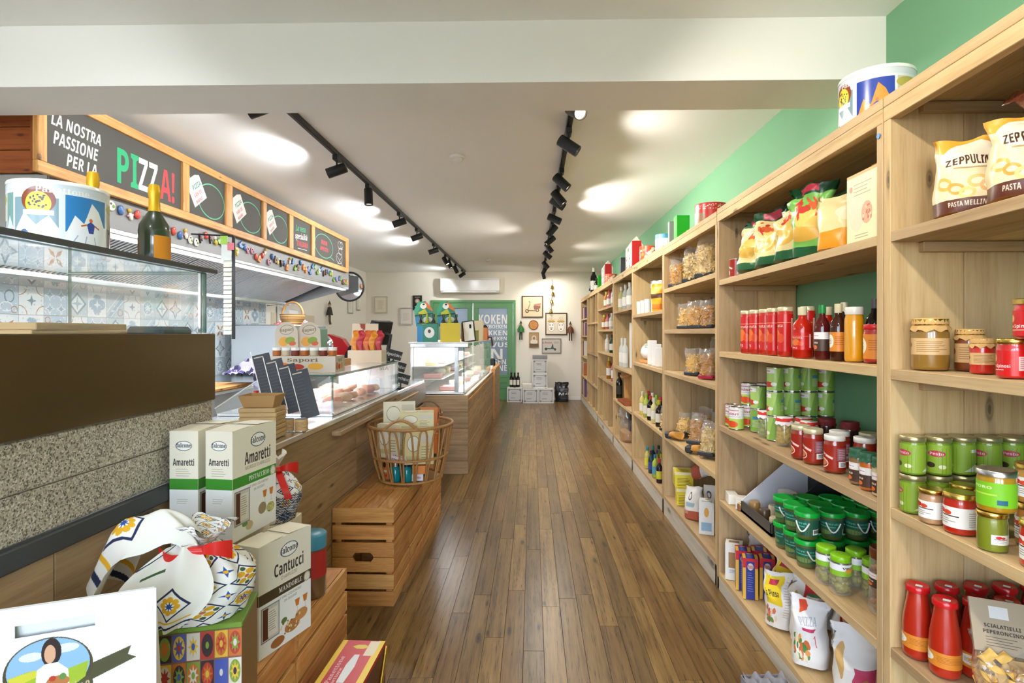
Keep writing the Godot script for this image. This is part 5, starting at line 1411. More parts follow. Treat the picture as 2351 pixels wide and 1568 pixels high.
# ---------------------------------------------------------------- nearest shelving unit
func shelf_goods_near() -> void:
	label_paints()
	var gold: Material = M.gold
	var kraft: Material = mat("kraft_paper", hexc("d2a869"), 0.8)
	# second shelf: antipasti and red sauce
	var y := 1.3
	var t := jar("large jar of mixed antipasti with a kraft paper cap", Vector3(1.088, y, -1.572), 0.043, 0.14, hexc("8f6a24"), gold, "lab_kraft", "jars on the second shelf near the camera", -35, "antipasti_jar", Vector2(0.3, 0.62), 0.9, 0.42)
	cloth_cap(t, 0.0435, 0.14, kraft)
	t = jar("medium jar with amber contents, kraft cap and rounded kraft label", Vector3(1.17, y, -1.54), 0.033, 0.11, hexc("7a3a14"), gold, "lab_kraft", "jars on the second shelf near the camera", -40, "antipasti_jar", Vector2(0.2, 0.66), 0.9)
	cloth_cap(t, 0.0335, 0.11, kraft)
	t = jar("small jar of red sauce with kraft cap beside the gold-lidded jars", Vector3(1.118, y, -1.43), 0.026, 0.086, hexc("c41f12"), gold, "lab_kraft", "jars on the second shelf near the camera", -35, "antipasti_jar", Vector2(0.26, 0.6), 0.9, 0.42)
	cloth_cap(t, 0.0265, 0.086, kraft)
	var rp := Paint.new(256, 128, hexc("c81a1a"))
	rp.ell(50, 40, 12, 20, hexc("e8b070")).text("Bruno Spinosi", 66, 78, 24, hexc("f8e9e2"), "Droid Sans:700", 0.72).rect(20, 96, 80, 4, hexc("f0c8b8")).rect(150, 30, 70, 70, hexc("d8b9b4")).lines(156, 36, 58, 6, 10, 3, hexc("a05a5a"), rng)
	printed("lab_red_gold", rp, 0.25)
	for q in [[1.075, -1.29, 0.0], [1.095, -1.2, 0.0], [1.165, -1.3, 0.0]]: jar("red spread jar with gold lid, %s" % ["left jar of the lower pair", "right jar of the lower pair, at the picture edge", "standing behind the lower pair"][[1.075, 1.095, 1.165].find(q[0])], Vector3(q[0], y, q[1]), 0.029, 0.088, hexc("bd1313"), gold, "lab_red_gold", "gold-lidded red jars", -42, "red_jar", Vector2(0.06, 0.7), 0.93)
	jar("wide red spread jar with gold lid stacked on two smaller ones", Vector3(1.092, y + 0.089, -1.248), 0.04, 0.086, hexc("bd1313"), gold, "lab_red_gold", "gold-lidded red jars", -42, "red_jar", Vector2(0.06, 0.7), 0.95)
	# third shelf: two tiers of pesto and jars before them
	y = 0.907
	for tier in 2:
		for k in 6: jar("green pesto jar in the %s tier, %s from the shelf front" % [["lower", "upper"][tier], ordinal(k)], Vector3(1.052 + k * 0.067, y + tier * 0.106, -1.588 + 0.004 * (k % 2)), 0.0305, 0.104, hexc("71901f"), mat("dull_gold", hexc("b9b083"), 0.3, 0.8), "lab_pesto", "green pesto jars", -28 + 38 * ((k + tier) % 3), "pesto_jar", Vector2(0.06, 0.8), 0.95, 0.48)
	var fr := [["white-labelled jar of pale spread before the pesto", 1.045, -1.503, 0.029, 0.088, "b58a63"], ["white-labelled jar of red spread, nearest to the shelf edge", 1.062, -1.428, 0.035, 0.1, "b8210f"], ["white-labelled red jar behind and right of its twin", 1.135, -1.424, 0.033, 0.1, "a81c10"], ["white-labelled jar half hidden behind the red spread", 1.128, -1.502, 0.031, 0.1, "a0662c"], ["white-labelled red jar at the right picture edge", 1.07, -1.215, 0.034, 0.098, "c02012"], ["white-labelled amber jar standing behind the lime-labelled jar", 1.165, -1.34, 0.034, 0.1, "b5762a"], ["upper amber jar with white label behind the lime-labelled jar", 1.165, -1.34, 0.034, 0.09, "c08a3a"], ["white-labelled jar behind the right picture edge", 1.16, -1.24, 0.034, 0.1, "8a7a2a"]]
	for k in 8:
		var q: Array = fr[k]
		jar(q[0], Vector3(q[1], y + (0.101 if k == 6 else 0.0), q[2]), q[3], q[4], hexc(q[5]), gold, "lab_white", "white-labelled jars on the third shelf", -20 - 12 * (k % 3), "spread_jar", Vector2(0.16, 0.66), 0.95, 0.4)
	jar("lower jar of green pickles under the lime-labelled jar", Vector3(1.052, y, -1.318), 0.029, 0.088, hexc("7a8420"), gold, "lab_white", "white-labelled jars on the third shelf", 30, "spread_jar", Vector2(0.2, 0.45), 0.95, 0.2)
	jar("lime-labelled jar with silver lid stacked on a smaller jar", Vector3(1.062, y + 0.089, -1.318), 0.037, 0.094, hexc("b08414"), M.silver, "lab_lime", "white-labelled jars on the third shelf", -28, "spread_jar", Vector2(0.14, 0.72), 0.95, 0.42)
	# fourth shelf: passata
	y = 0.509
	var pos := [[1.066, -1.59], [1.08, -1.505], [1.158, -1.502], [1.238, -1.502], [1.318, -1.504], [1.146, -1.59], [1.226, -1.59], [1.304, -1.59], [1.382, -1.59]]
	for k in 9: passata("orange-banded passata bottle in the %s row, %s from the shelf front" % [["front", "back"][int(k == 0 or k > 4)], ordinal([0, 0, 1, 2, 3, 1, 2, 3, 4][k])], Vector3(pos[k][0], y, pos[k][1]), -42.0 + 70.0 * int(k == 2))
	t = thing("pasta_pouch", "clear pouch of dried ravioli with grey paper header lying before passata", "pasta", Vector3(1.115, y + 0.022, -1.345), -25)
	t.rotation_degrees.x = -24
	var mm := MultiMesh.new()
	mm.transform_format = MultiMesh.TRANSFORM_3D
	var g := G.new()
	g.grid(6, 6, func(u, q): return Vector3((u - 0.5) * 0.034, 0.007 * cos((u - 0.5) * 3.0) * cos((q - 0.5) * 5.0), (q - 0.5) * 0.022))
	mm.mesh = g.mesh()
	mm.instance_count = 150
	var rr := RandomNumberGenerator.new(); rr.seed = 77
	for k in 150: mm.set_instance_transform(k, Transform3D(Basis.from_euler(Vector3(rr.randf() * 6, rr.randf() * 6, rr.randf() * 6)), Vector3(rr.randf_range(-0.05, 0.05), rr.randf_range(0.02, 0.1), rr.randf_range(-0.03, 0.035))))
	var mi := MultiMeshInstance3D.new()
	mi.multimesh = mm; mi.material_override = mat("ravioli", hexc("dcb25c"), 0.6); mi.name = "pasta_pieces"; mi.set_meta("kind", "stuff")
	t.add_child(mi)
	part(t, "film", bag_mesh("ravioli", 0.13, 0.15, 0.08, 0.2, 9, 0.9, 0.008), M.clear_film)
	var hp := Paint.new(192, 192, hexc("ab9a82"))
	hp.text("SCIALATIELLI", 96, 96, 18, hexc("3a332a"), "Droid Sans:700").text("PEPERONCINO", 96, 118, 18, hexc("3a332a"), "Droid Sans:700").lines(40, 136, 110, 4, 10, 2, hexc("5a5042"), rng).rect(60, 24, 60, 44, hexc("d8d8d4"))
	g = G.new()
	g.box(Vector3(0.12, 0.12, 0.012), Vector3.ZERO, {"all": Rect2(0, 0, 0.02, 0.02), "z": Rect2(0, 0, 1, 1)})
	part(t, "header_card", g.mesh(), printed("header_card", hp, 0.8), Vector3(0, 0.105, 0.012), Vector3(-6, 0, 0))
	# top shelf: biscuit bags
	y = 1.691
	var bp := Paint.new(512, 256, hexc("e9d8ac"))
	for o in [0, 256]:
		bp.poly([[o, 0], [o + 256, 0], [o + 256, 70], [o, 40]], hexc("e9a93a")).ell(o + 128, 60, 100, 50, hexc("f4ead0")).text("ZEPPULINI", o + 128, 84, 40, hexc("4a3222"), "Droid Sans:700", 0.8).rect(o + 70, 108, 110, 5, hexc("b59a6a"))
		for k in 7: bp.ring(o + 40 + 34 * k, 160 + 18 * (k % 3), 24, 16, 11, [hexc("e2b052"), hexc("d69a3c"), hexc("ecc777")][k % 3])
		bp.line(o + 200, 110, o + 190, 215, 8, hexc("e8a01e")).rect(o, 214, 256, 42, hexc("5c2e1c")).text("PASTA MELLINI", o + 110, 232, 24, hexc("efe0cc"), "Droid Sans:700", 0.8)
	var bm := printed("biscuit_bag", bp, 0.35)
	bag("cream and orange biscuit bag at left on the top shelf", "biscuit_bag", "biscuits", bm, Vector3(1.115, y, -1.46), Vector3(0.155, 0.2, 0.09), -32, -6, "biscuit bags on the top shelf", 0.1, 1)
	bag("cream and orange biscuit bag in the middle of the top shelf", "biscuit_bag", "biscuits", bm, Vector3(1.12, y, -1.29), Vector3(0.155, 0.2, 0.09), -38, -8, "biscuit bags on the top shelf", 0.1, 4)
	bag("pink biscuit bag at the right edge of the top shelf", "biscuit_bag", "biscuits", mat("pink_bag", hexc("d99ad0"), 0.35), Vector3(1.13, y, -1.13), Vector3(0.15, 0.19, 0.08), -45, -6, "biscuit bags on the top shelf", 0.1, 6)
	var br := mat("brown_foil", hexc("44241a"), 0.2)
	bag("dark brown foil bag standing behind the biscuit bags", "foil_bag", "biscuits", br, Vector3(1.32, y, -1.43), Vector3(0.2, 0.27, 0.08), -30, -4, "brown foil bags on the top shelf", 0.12, 8, 0.9, 0.018)
	bag("dark brown foil bag behind the pink bag", "foil_bag", "biscuits", br, Vector3(1.34, y, -1.15), Vector3(0.18, 0.25, 0.08), -42, -4, "brown foil bags on the top shelf", 0.12, 11, 0.9, 0.018)
	single("foil_bag", "reddish brown foil bag lying across the two biscuit bags", "biscuits", bag_mesh("foil_low", 0.18, 0.15, 0.05, 0.12, 14, 0.9, 0.012), mat("brown_foil2", hexc("64301f"), 0.18), Vector3(1.14, y + 0.235, -1.2), Vector3(-84, -30, 0), "brown foil bags on the top shelf")

func passata(label: String, at: Vector3, turn: float) -> void:
	var t := thing("passata_bottle", label, "bottle", at, turn, "passata bottles on the fourth shelf")
	part(t, "body", lathed("passata_body", [[0.0, 0.0], [0.029, 0.0], [0.0345, 0.006], [0.036, 0.015], [0.036, 0.08], [0.034, 0.108], [0.025, 0.162], [0.022, 0.182], [0.0, 0.182]], 24), clear_coat("passata_red", hexc("b02410")))
	var ld := part(t, "lid", lathed("passata_lid", [[0.0245, 0.178], [0.0285, 0.18], [0.029, 0.192], [0.0265, 0.196], [0.02, 0.193], [0.0, 0.193]], 24), mat("red_lid", hexc("c3161a"), 0.22))
	part(t, "label", lathed("passata_lab", [[0.0364, 0.028], [0.0364, 0.066]], 22, 0.06, 0.94), M.lab_orange)
	part(ld, "price_sticker", boxm(0.016, 0.0015, 0.01), M.white, Vector3(0.004, 0.1935, 0.002))


# ---------------------------------------------------------------- second shelving unit
func shelf_goods_middle() -> void:
	var y := 1.304
	var wl: Material = mat("cream_lid", hexc("d9cfa8"), 0.35, 0.3)
	for k in 6:
		var q: Array = [[1.05, -2.79], [1.06, -2.705], [1.065, -2.605], [1.063, -2.515], [1.062, -2.4], [1.135, -2.36]][k]
		var t := thing("tomato_jar", "tall slim jar of red tomato sauce, %s from the left divider" % ordinal(k), "jar", Vector3(q[0], y, q[1]), -30.0 - 8 * k, "tall tomato jars")
		part(t, "body", lathed("tall_jar", [[0.0, 0.0], [0.027, 0.0], [0.03, 0.006], [0.03, 0.185], [0.027, 0.192], [0.0, 0.192]], 22), clear_coat("tomato_fill", hexc("bf2013")))
		part(t, "lid", lathed("tall_lid", [[0.029, 0.188], [0.0295, 0.189], [0.0295, 0.203], [0.027, 0.206], [0.0, 0.205]], 22), wl)
		part(t, "label", lathed("tall_lab", [[0.0304, 0.02], [0.0304, 0.175]], 22, 0.05, 0.95), M.lab_passata)
	var rows := [["wide bottle of tomato sauce with cream cap, front row", 1.06, -2.245, 0.036, 0.198, "b8200f", "cream", "lab_passata"], ["wide bottle of tomato sauce with cream cap, behind its twin", 1.145, -2.22, 0.036, 0.198, "b8200f", "cream", "lab_passata"],
		["dark red vinegar bottle with green cap", 1.066, -2.105, 0.027, 0.2, "531512", "1f8a3c", "lab_relish"], ["brown bottle with orange label and cream cap", 1.082, -2.025, 0.027, 0.2, "3b1a0e", "cream", "lab_orange"],
		["dark bottle with cream cap behind the vinegar", 1.155, -2.12, 0.027, 0.21, "2a1410", "cream", "lab_relish"], ["dark bottle with grey cap in the back row", 1.23, -2.06, 0.029, 0.22, "20120e", "77777a", "lab_relish"], ["black bottle with yellow cap behind the red jar", 1.215, -1.93, 0.026, 0.2, "141210", "c9b02c", "lab_relish"]]
	for q in rows:
		var cap: Color = hexc("d9cfa8") if q[6] == "cream" else hexc(q[6])
		bottle(q[0], Vector3(q[1], y, q[2]), q[3], q[4], hexc(q[5]), cap, Color.WHITE, "sauce bottles on the tomato shelf", "sauce_bottle", -38, M[q[7]])
	jar("tall jar of yellow tomato sauce with white lid", Vector3(1.094, y, -1.948), 0.03, 0.185, hexc("dd9a0c"), mat("white_lid", hexc("e4e2da"), 0.3), "", "sauce jars on the tomato shelf", -40, "yellow_jar")
	jar("yellow tomato jar half hidden at the back right", Vector3(1.29, y, -1.93), 0.03, 0.185, hexc("dd9a0c"), M.white_lid, "", "sauce jars on the tomato shelf", -40, "yellow_jar")
	jar("squat red sauce jar with red lid beside the divider", Vector3(1.118, y, -1.87), 0.034, 0.125, hexc("a8140f"), M.red, "lab_orange", "sauce jars on the tomato shelf", -45, "red_sauce_jar", Vector2(0.1, 0.74), 0.92, 0.4)
	# third shelf: cans behind, jars in front
	y = 0.904
	for tier in 3:
		for k in 4: can("green can in the %s tier of the tall stack, %s from the left" % [["bottom", "middle", "top"][tier], ordinal(k)], Vector3(1.13 + k * 0.078, y + tier * 0.1135, -2.66), 0.0365, 0.112, "lab_can_green", "green cans stacked at the back", -20 + 25 * ((k * 2 + tier) % 3))
	for q in [["white tomato can at the far left in front", 1.075, -3.06, 0, "lab_can_tomato", -38], ["white tomato can at far left behind its twin", 1.06, -2.965, 0, "lab_can_tomato", -60], ["lower white tomato can of the pair beside green can", 1.155, -3.05, 0, "lab_can_tomato", -50], ["upper white tomato can resting on the lower one", 1.155, -3.05, 1, "lab_can_tomato", -50], ["second upper white tomato can beside it", 1.235, -3.04, 1, "lab_can_tomato", -30], ["white tomato can under the second upper one", 1.235, -3.04, 0, "lab_can_tomato", -30], ["lower green can of the pair in front of the stack", 1.14, -2.88, 0, "lab_can_green", -85], ["upper green can of the pair in front of the stack", 1.14, -2.88, 1, "lab_can_green", 20]]:
		can(q[0], Vector3(q[1], y + q[3] * 0.1165, q[2]), 0.0375, 0.115, q[4], "cans at the left of the third shelf", q[5])
	var redcap := Paint.new(64, 64, hexc("d8302c"))
	redcap.rect(0, 40, 64, 24, hexc("f0ece6")).speck(16, 2, 4, [hexc("f0ece6")], rng)
	printed("red_cap", redcap, 0.7)
	for q in [["jar of green gherkins with red and white cap", 1.118, -2.735, "7c8c22"], ["jar of yellow olives with red and white cap", 1.118, -2.535, "b59a2c"], ["jar of yellow olives behind, red and white cap", 1.2, -2.53, "a8922c"], ["jar of olives third in the red-capped row", 1.17, -2.42, "8f8a2a"]]:
		var t := glass_jar_of(q[0], Vector3(q[1], y, q[2]), 0.036, 0.125, hexc(q[3]), M.white_lid, "", "red-capped jars of pickles", -30, Vector2(0.5, 0.7), 0.013)
		cloth_cap(t, 0.0365, 0.122, M.red_cap)
	for k in 3:
		var t := jar("dark jar with maroon cloth cap at the back, %s from left" % ordinal(k), Vector3([1.285, 1.33, 1.37][k], y, [-2.5, -2.4, -2.2][k]), 0.036, 0.125, hexc("3a140c"), M.red, "", "maroon-capped jars", 0, "capped_jar")
		cloth_cap(t, 0.0365, 0.125, mat("maroon_cap", hexc("7d1a1e"), 0.6))
	var sx := [[1.068, -2.275], [1.075, -2.19], [1.085, -2.055], [1.15, -2.145], [1.165, -2.01], [1.235, -2.1], [1.245, -1.97], [1.32, -2.05], [1.325, -1.93]]
	for k in 9: jar("jar of chunky red salsa, %s, %s" % ["white lid" if k in [2, 3, 4] else "cream lid", ["leftmost in front", "second in front", "largest in front", "behind the second", "behind the largest", "third row left", "third row right", "fourth row left", "fourth row right"][k]], Vector3(sx[k][0], y, sx[k][1]), 0.0355, 0.132, hexc("8f2810"), M.white_lid if k in [2, 3, 4] else wl, "lab_salsa", "salsa jars", -28, "salsa_jar", Vector2(0.1, 0.74), 0.9, 0.4)
	var gcap := mat("green_cap", hexc("1f5a3c"), 0.5)
	for q in [["small brown relish jar with dark green cap", 1.078, -1.895, "8f6a44"], ["small orange relish jar with dark green cap", 1.072, -1.825, "c8641a"], ["small pale relish jar with green cap against divider", 1.07, -1.755, "cdbb9a"]]:
		var t := jar(q[0], Vector3(q[1], y, q[2]), 0.027, 0.115, hexc(q[3]), gcap, "lab_relish", "green-capped relish jars", -35, "relish_jar", Vector2(0.08, 0.62), 0.88, 0.4)
		cloth_cap(t, 0.0275, 0.115, gcap)
	# fourth shelf: truffle display, tubs, olives
	y = 0.496
	truffle_display(Vector3(1.06, y, -2.72))
	for k in 2: print_box(["small white carton holding a pot, on the left of the shelf", "second small white carton behind it"][k], "pot_carton", "carton", Vector3(0.05, 0.05, 0.09), M.paper, Vector3([1.085, 1.068][k], y, [-2.97, -3.055][k]), [-20, -8][k], "small white cartons")
	jar("tiny glass pot beside the small white cartons", Vector3(1.062, y, -2.915), 0.015, 0.035, hexc("8a5a3c"), M.gold, "", "", 0, "tiny_pot")
	for tier in 2:
		for row in 3:
			for k in 4:
				var t := thing("olive_tub", "green-lidded olive tub, %s layer, %s row from the camera, %s from shelf front" % [["lower", "upper"][tier], ["third", "second", "nearest"][row], ordinal(k)], "tub", Vector3(1.072 + k * 0.0955, y + tier * 0.1075, -2.425 + row * 0.0965), -50 + 30 * ((row + k + tier) % 3), "green-lidded olive tubs")
				part(t, "tub", lathed("tub", [[0.0, 0.0], [0.034, 0.0], [0.037, 0.004], [0.042, 0.09], [0.0, 0.09]], 22), clear_coat("tub_fill", hexc("5b6130")))
				part(t, "label", lathed("tub_lab", [[0.0378, 0.016], [0.0415, 0.078]], 20, 0.12, 0.88), M.lab_tub)
				part(t, "lid", lathed("tub_lid", [[0.0425, 0.086], [0.0465, 0.088], [0.0465, 0.1], [0.044, 0.105], [0.038, 0.103], [0.0, 0.103]], 24), mat("lid_green", hexc("12a83a"), 0.28))
				if tier == 1 or row == 2:
					var g := G.new()
					var pts := []
					for i in 9:
						var a := -0.6 + 1.2 * i / 8.0
						pts.append(Vector3(sin(a) * 0.0445, 0.068 - 0.035 * sin(PI * i / 8.0), cos(a) * 0.0445))
					g.tube(pts, 0.003, 5)
					part(t, "handle", g.mesh(), M.white)
	var lime := mat("lime_lid", hexc("86c41c"), 0.3)
	for q in [["lime-lidded olive jar, left of the front pair", 1.07, -2.085], ["lime-lidded olive jar nearest the shelf edge", 1.078, -2.002], ["lime-lidded olive jar behind the left one", 1.16, -2.055], ["lime-lidded olive jar, right of the group", 1.168, -1.965]]:
		glass_jar_of(q[0], Vector3(q[1], y, q[2]), 0.036, 0.132, hexc("8a8428"), lime, "lab_olive", "lime-lidded olive jars", -45 if q[1] < 1.1 else -20, Vector2(0.5, 0.8), 0.0105)
	glass_jar_of("tall dark-lidded jar of brown olives against the divider", Vector3(1.135, y, -1.86), 0.04, 0.21, hexc("8a5a1c"), mat("brown_lid", hexc("6a3418"), 0.3), "lab_relish", "lime-lidded olive jars", -40, Vector2(0.4, 0.62), 0.012)
	# bottom shelf: bags of flour
	y = 0.098
	var wp := Paint.new(256, 256, hexc("ece8de"))
	wp.rect(50, 60, 156, 110, hexc("a98256")).rect(44, 178, 168, 34, hexc("e4e8ee")).lines(60, 184, 120, 3, 8, 3, hexc("9a9aa0"), rng)
	print_box("upright white paper carton with a window, at the left end", "flour_carton", "carton", Vector3(0.085, 0.19, 0.075), printed("flour_carton", wp, 0.7), Vector3(1.075, y, -3.04), -22)
	var pb := Paint.new(256, 256, hexc("1f2f7c"))
	pb.rect(0, 0, 256, 60, hexc("c8202a")).rect(60, 20, 136, 236, hexc("24348a")).ell(128, 52, 50, 22, hexc("d8c8c0")).text("Pasta", 128, 52, 30, hexc("b02030"), "Droid Serif:700i").rect(0, 60, 52, 196, hexc("e2b23c")).rect(204, 60, 52, 196, hexc("e2b23c")).lines(80, 90, 100, 9, 14, 3, hexc("8f9ac8"), rng)
	var pm := printed("blue_pasta_box", pb, 0.4)
	for k in 6: print_box("blue, red and yellow pasta box, %s row, %s from the shelf front" % [["near", "far"][k / 3], ordinal(k % 3)], "pasta_box", "carton", Vector3(0.07, 0.2, 0.08), pm, Vector3(1.078 + (k % 3) * 0.082, y, -2.83 - 0.095 * (k / 3)), -16, "blue pasta boxes on the bottom shelf")
	for k in 2: bag(["crumpled clear and grey bag behind the pasta boxes", "second crumpled grey bag behind, further right"][k], "grey_bag", "bag", mat("grey_film", hexc("b9b2aa"), 0.3), Vector3([1.2, 1.34][k], y, -3.045), Vector3(0.1, 0.27, 0.07), -30, 0, "grey bags at the back", 0.2, 21 + k, 0.9, 0.02)
	flour_bags(y)

func truffle_display(at: Vector3) -> void:
	var t := thing("counter_display", "dark cardboard display tray with jars, slanted sides and white inside", "display", at)
	var blk := mat("display_black", hexc("17181b"), 0.5)
	part(t, "tray", boxm(0.34, 0.012, 0.36), blk, Vector3(0.17, 0, 0))
	part(t, "front_lip", boxm(0.008, 0.055, 0.36), mat("display_grey", hexc("4e4a47"), 0.5), Vector3(0.004, 0, 0))
	var p := Paint.new(256, 192, hexc("17181b"))
	p.text("URBANI", 120, 100, 34, hexc("c9c4ba"), "Droid Serif:400")
	for k in 5: p.ell(52 + k * 34, 140, 16, 14, hexc("a39d94"))
	for k in 5: p.ell(52 + k * 34, 140, 9, 8, hexc("3a3836"))
	var g := G.new()
	g.prism(PackedVector2Array([Vector2(0, 0), Vector2(0.34, 0), Vector2(0.34, 0.3), Vector2(0.28, 0.3), Vector2(0, 0.055)]), 0.008)
	part(t, "printed_side", g.mesh(), printed("display_side", p, 0.5), Vector3(0, 0, 0.176))
	part(t, "inner_side", g.mesh(), mat("display_white", hexc("dcdce2"), 0.6), Vector3(0, 0, -0.176))
	part(t, "back_flap", boxm(0.008, 0.3, 0.36), blk, Vector3(0.336, 0, 0))
	for k in 5: part(t, "product", lathed("truffle_pot", [[0.0, 0.0], [0.026, 0.0], [0.026, 0.045], [0.022, 0.052], [0.0, 0.052]], 14), mat("pot%d" % (k % 3), [hexc("a8824a"), hexc("d8c9a4"), hexc("5c4a34")][k % 3], 0.3), Vector3(0.05 + 0.07 * (k % 2), 0.013, -0.13 + k * 0.06))
	for k in 3: part(t, "pouch", bag_mesh("truffle_pouch", 0.08, 0.12, 0.04, 0.2, 33), mat("pouch%d" % k, [hexc("cfc8ba"), hexc("3c3a3a"), hexc("b9b4b0")][k], 0.3), Vector3(0.2 + 0.03 * k, 0.013, -0.1 + k * 0.09), Vector3(-12, -40, 0))

func flour_bags(y: float) -> void:
	var kinds := []
	for k in 5:
		var p := Paint.new(512, 256, hexc("eeece8"))
		for o in [0, 256]:
			match k:
				0:
					p.rect(o + 30, 20, 150, 130, hexc("f2d321")).text("La Pinsa", o + 100, 96, 36, hexc("2c2a24"), "Droid Sans:700", 0.8).rect(o + 60, 36, 80, 26, hexc("c8324a"))
					p.speck(26, 8, 16, [hexc("d8775a"), hexc("e8d3b0"), hexc("6f8f4a"), hexc("c9503a")], rng, Rect2(o + 30, 170, 120, 60)); p.lines(o + 200, 40, 46, 14, 12, 3, hexc("c9b9b4"), rng)
				1:
					p.poly([[o + 60, 20], [o + 120, 10], [o + 110, 50], [o + 70, 60]], hexc("e2502c")).text("PIZZA", o + 110, 84, 34, hexc("b9bcc8"), "Droid Serif:700").rect(o + 60, 106, 110, 12, hexc("cf3a68"))
					p.speck(30, 9, 18, [hexc("e89a4a"), hexc("e8dcc0"), hexc("4f8a3c"), hexc("d9703a")], rng, Rect2(o + 20, 150, 130, 90)); p.text("1", o + 190, 150, 60, hexc("d0506a"), "Droid Sans:400")
				2:
					p.rect(o + 110, 30, 110, 30, hexc("c7202c")).rect(o + 110, 60, 16, 60, hexc("c7202c")).rect(o + 126, 60, 90, 8, hexc("2f7a48")).ell(o + 60, 90, 20, 30, hexc("d8b25c"))
				3:
					p.ell(o + 90, 50, 40, 30, hexc("c9302c")).ell(o + 90, 50, 26, 18, hexc("e8c8b8")).poly([[o + 130, 30], [o + 190, 50], [o + 150, 76]], hexc("2f6a44")).rect(o + 50, 110, 120, 14, hexc("cf3a68"))
					p.speck(26, 9, 18, [hexc("d9703a"), hexc("e8c9a0"), hexc("557f3c")], rng, Rect2(o + 20, 160, 150, 80))
				4:
					p.ell(o + 60, 110, 26, 60, hexc("d8b070")).rect(o + 130, 110, 110, 146, hexc("c8436a")).ell(o + 186, 160, 20, 14, hexc("a88a3c")).lines(o + 140, 190, 80, 4, 12, 3, hexc("e8a0b8"), rng)
		kinds.append(printed("flour%d" % k, p, 0.6))
	var list := [["yellow and white pinsa flour bag nearest the shelf front", 0, 1.088, -2.535, 0.115, 0.235, 0.085, -46], ["second pinsa flour bag standing behind it", 0, 1.19, -2.66, 0.12, 0.27, 0.09, -40], ["white flour bag with red corner band", 2, 1.15, -2.4, 0.14, 0.27, 0.1, -46], ["pizza flour bag with orange slice print, in front", 1, 1.085, -2.245, 0.13, 0.25, 0.085, -30], ["pizza flour bag with oval red logo, second in front", 3, 1.22, -2.2, 0.11, 0.25, 0.08, -30], ["white and pink flour bag by the divider", 4, 1.13, -2.0, 0.15, 0.25, 0.1, -42], ["pizza flour bag at the back, lying against the wall", 3, 1.3, -2.33, 0.16, 0.3, 0.1, -50], ["plain white flour bag behind the middle bags", 2, 1.29, -2.55, 0.15, 0.28, 0.1, -55], ["pizza flour bag behind the pink one", 1, 1.27, -2.03, 0.14, 0.26, 0.1, -50], ["flour bag with red logo at the dark back corner", 3, 1.3, -1.87, 0.14, 0.26, 0.1, -55]]
	for k in list.size():
		var q: Array = list[k]
		bag(q[0], "flour_bag", "flour", kinds[q[1]], Vector3(q[2], y, q[3]), Vector3(q[4], q[5], q[6]), q[7], -5, "flour bags on the bottom shelf", 0.16, 40 + k, 0.85, 0.012)
	# crisp bags, carton pair and red can on the top shelf
	y = 1.692
	var cp := Paint.new(512, 256, hexc("2f8a3c"))
	for o in [0, 256]:
		cp.poly([[o, 40], [o + 256, 10], [o + 256, 216], [o, 230]], hexc("e8d69a" if o == 0 else "7fbf5a")).rect(o, 0, 256, 36, hexc("14482c")).rect(o + 70, 6, 110, 24, hexc("c43a50")).ell(o + 100, 170, 90, 34, hexc("e2b24c")).ell(o + 150, 120, 80, 32, hexc("ecc86a")).speck(30, 6, 14, [hexc("c9402f"), hexc("d8653a")], rng, Rect2(o + 60, 50, 150, 60)).rect(o, 224, 256, 32, hexc("1d5a34"))
	var cm := printed("crisp_bag", cp, 0.3)
	for q in [["green crisp bag with yellow front, leftmost", 1.1, -2.83, 0.17, 0.26, -52, 51], ["green crisp bag with yellow front, second", 1.105, -2.63, 0.17, 0.27, -48, 52], ["green crisp bag in the middle of the top shelf", 1.11, -2.43, 0.18, 0.28, -65, 53], ["green crisp bag showing its lime back, before the cartons", 1.11, -2.23, 0.17, 0.27, 130, 54]]:
		bag(q[0], "crisp_bag", "crisps", cm, Vector3(q[1], y, q[2]), Vector3(q[3], q[4], 0.11), q[5], -10, "green crisp bags on the top shelf", 0.16, q[6], 0.9, 0.016)
	for k in 1: single("crisp_bag", ["dark green crisp bag lying behind the standing ones, left", "dark green crisp bag lying on top, middle", "lime and orange crisp bag lying flat on top at right"][k], "crisps", bag_mesh("crisp_flat", 0.17, 0.24, 0.08, 0.14, 57, 0.9, 0.016), [mat("dark_green_foil", hexc("123f28"), 0.3), M.dark_green_foil, cm][k], Vector3([1.27, 1.27][k], y + [0.05, 0.05][k], [-2.72, -2.42][k]), Vector3(-20, [-50, -40, -60][k], 10), "green crisp bags on the top shelf")
	can("dark red can with green top, at the left end of the top shelf", Vector3(1.065, y, -2.985), 0.033, 0.095, "lab_salsa", "red cans on the top shelf")
	for k in 2: bag(["red snack pouch standing behind the red can", "second red snack pouch beside it"][k], "snack_pouch", "snack", mat("red_pouch", hexc("a03a2c"), 0.35), Vector3([1.15, 1.24][k], y, -3.03), Vector3(0.065, 0.17, 0.045), -30, 0, "red pouches on the top shelf", 0.12, 60 + k)
	var yb := Paint.new(256, 256, hexc("e8d29a"))
	yb.poly([[0, 180], [256, 140], [256, 256], [0, 256]], hexc("e8941e")).ell(120, 90, 60, 40, hexc("f2e6c4"))
	bag("cream and orange snack bag before the cartons", "crisp_bag", "crisps", printed("cream_bag", yb, 0.35), Vector3(1.095, y, -2.06), Vector3(0.13, 0.2, 0.08), -50, -6, "", 0.14, 63)
	var kp := Paint.new(256, 320, hexc("ecdfae"))
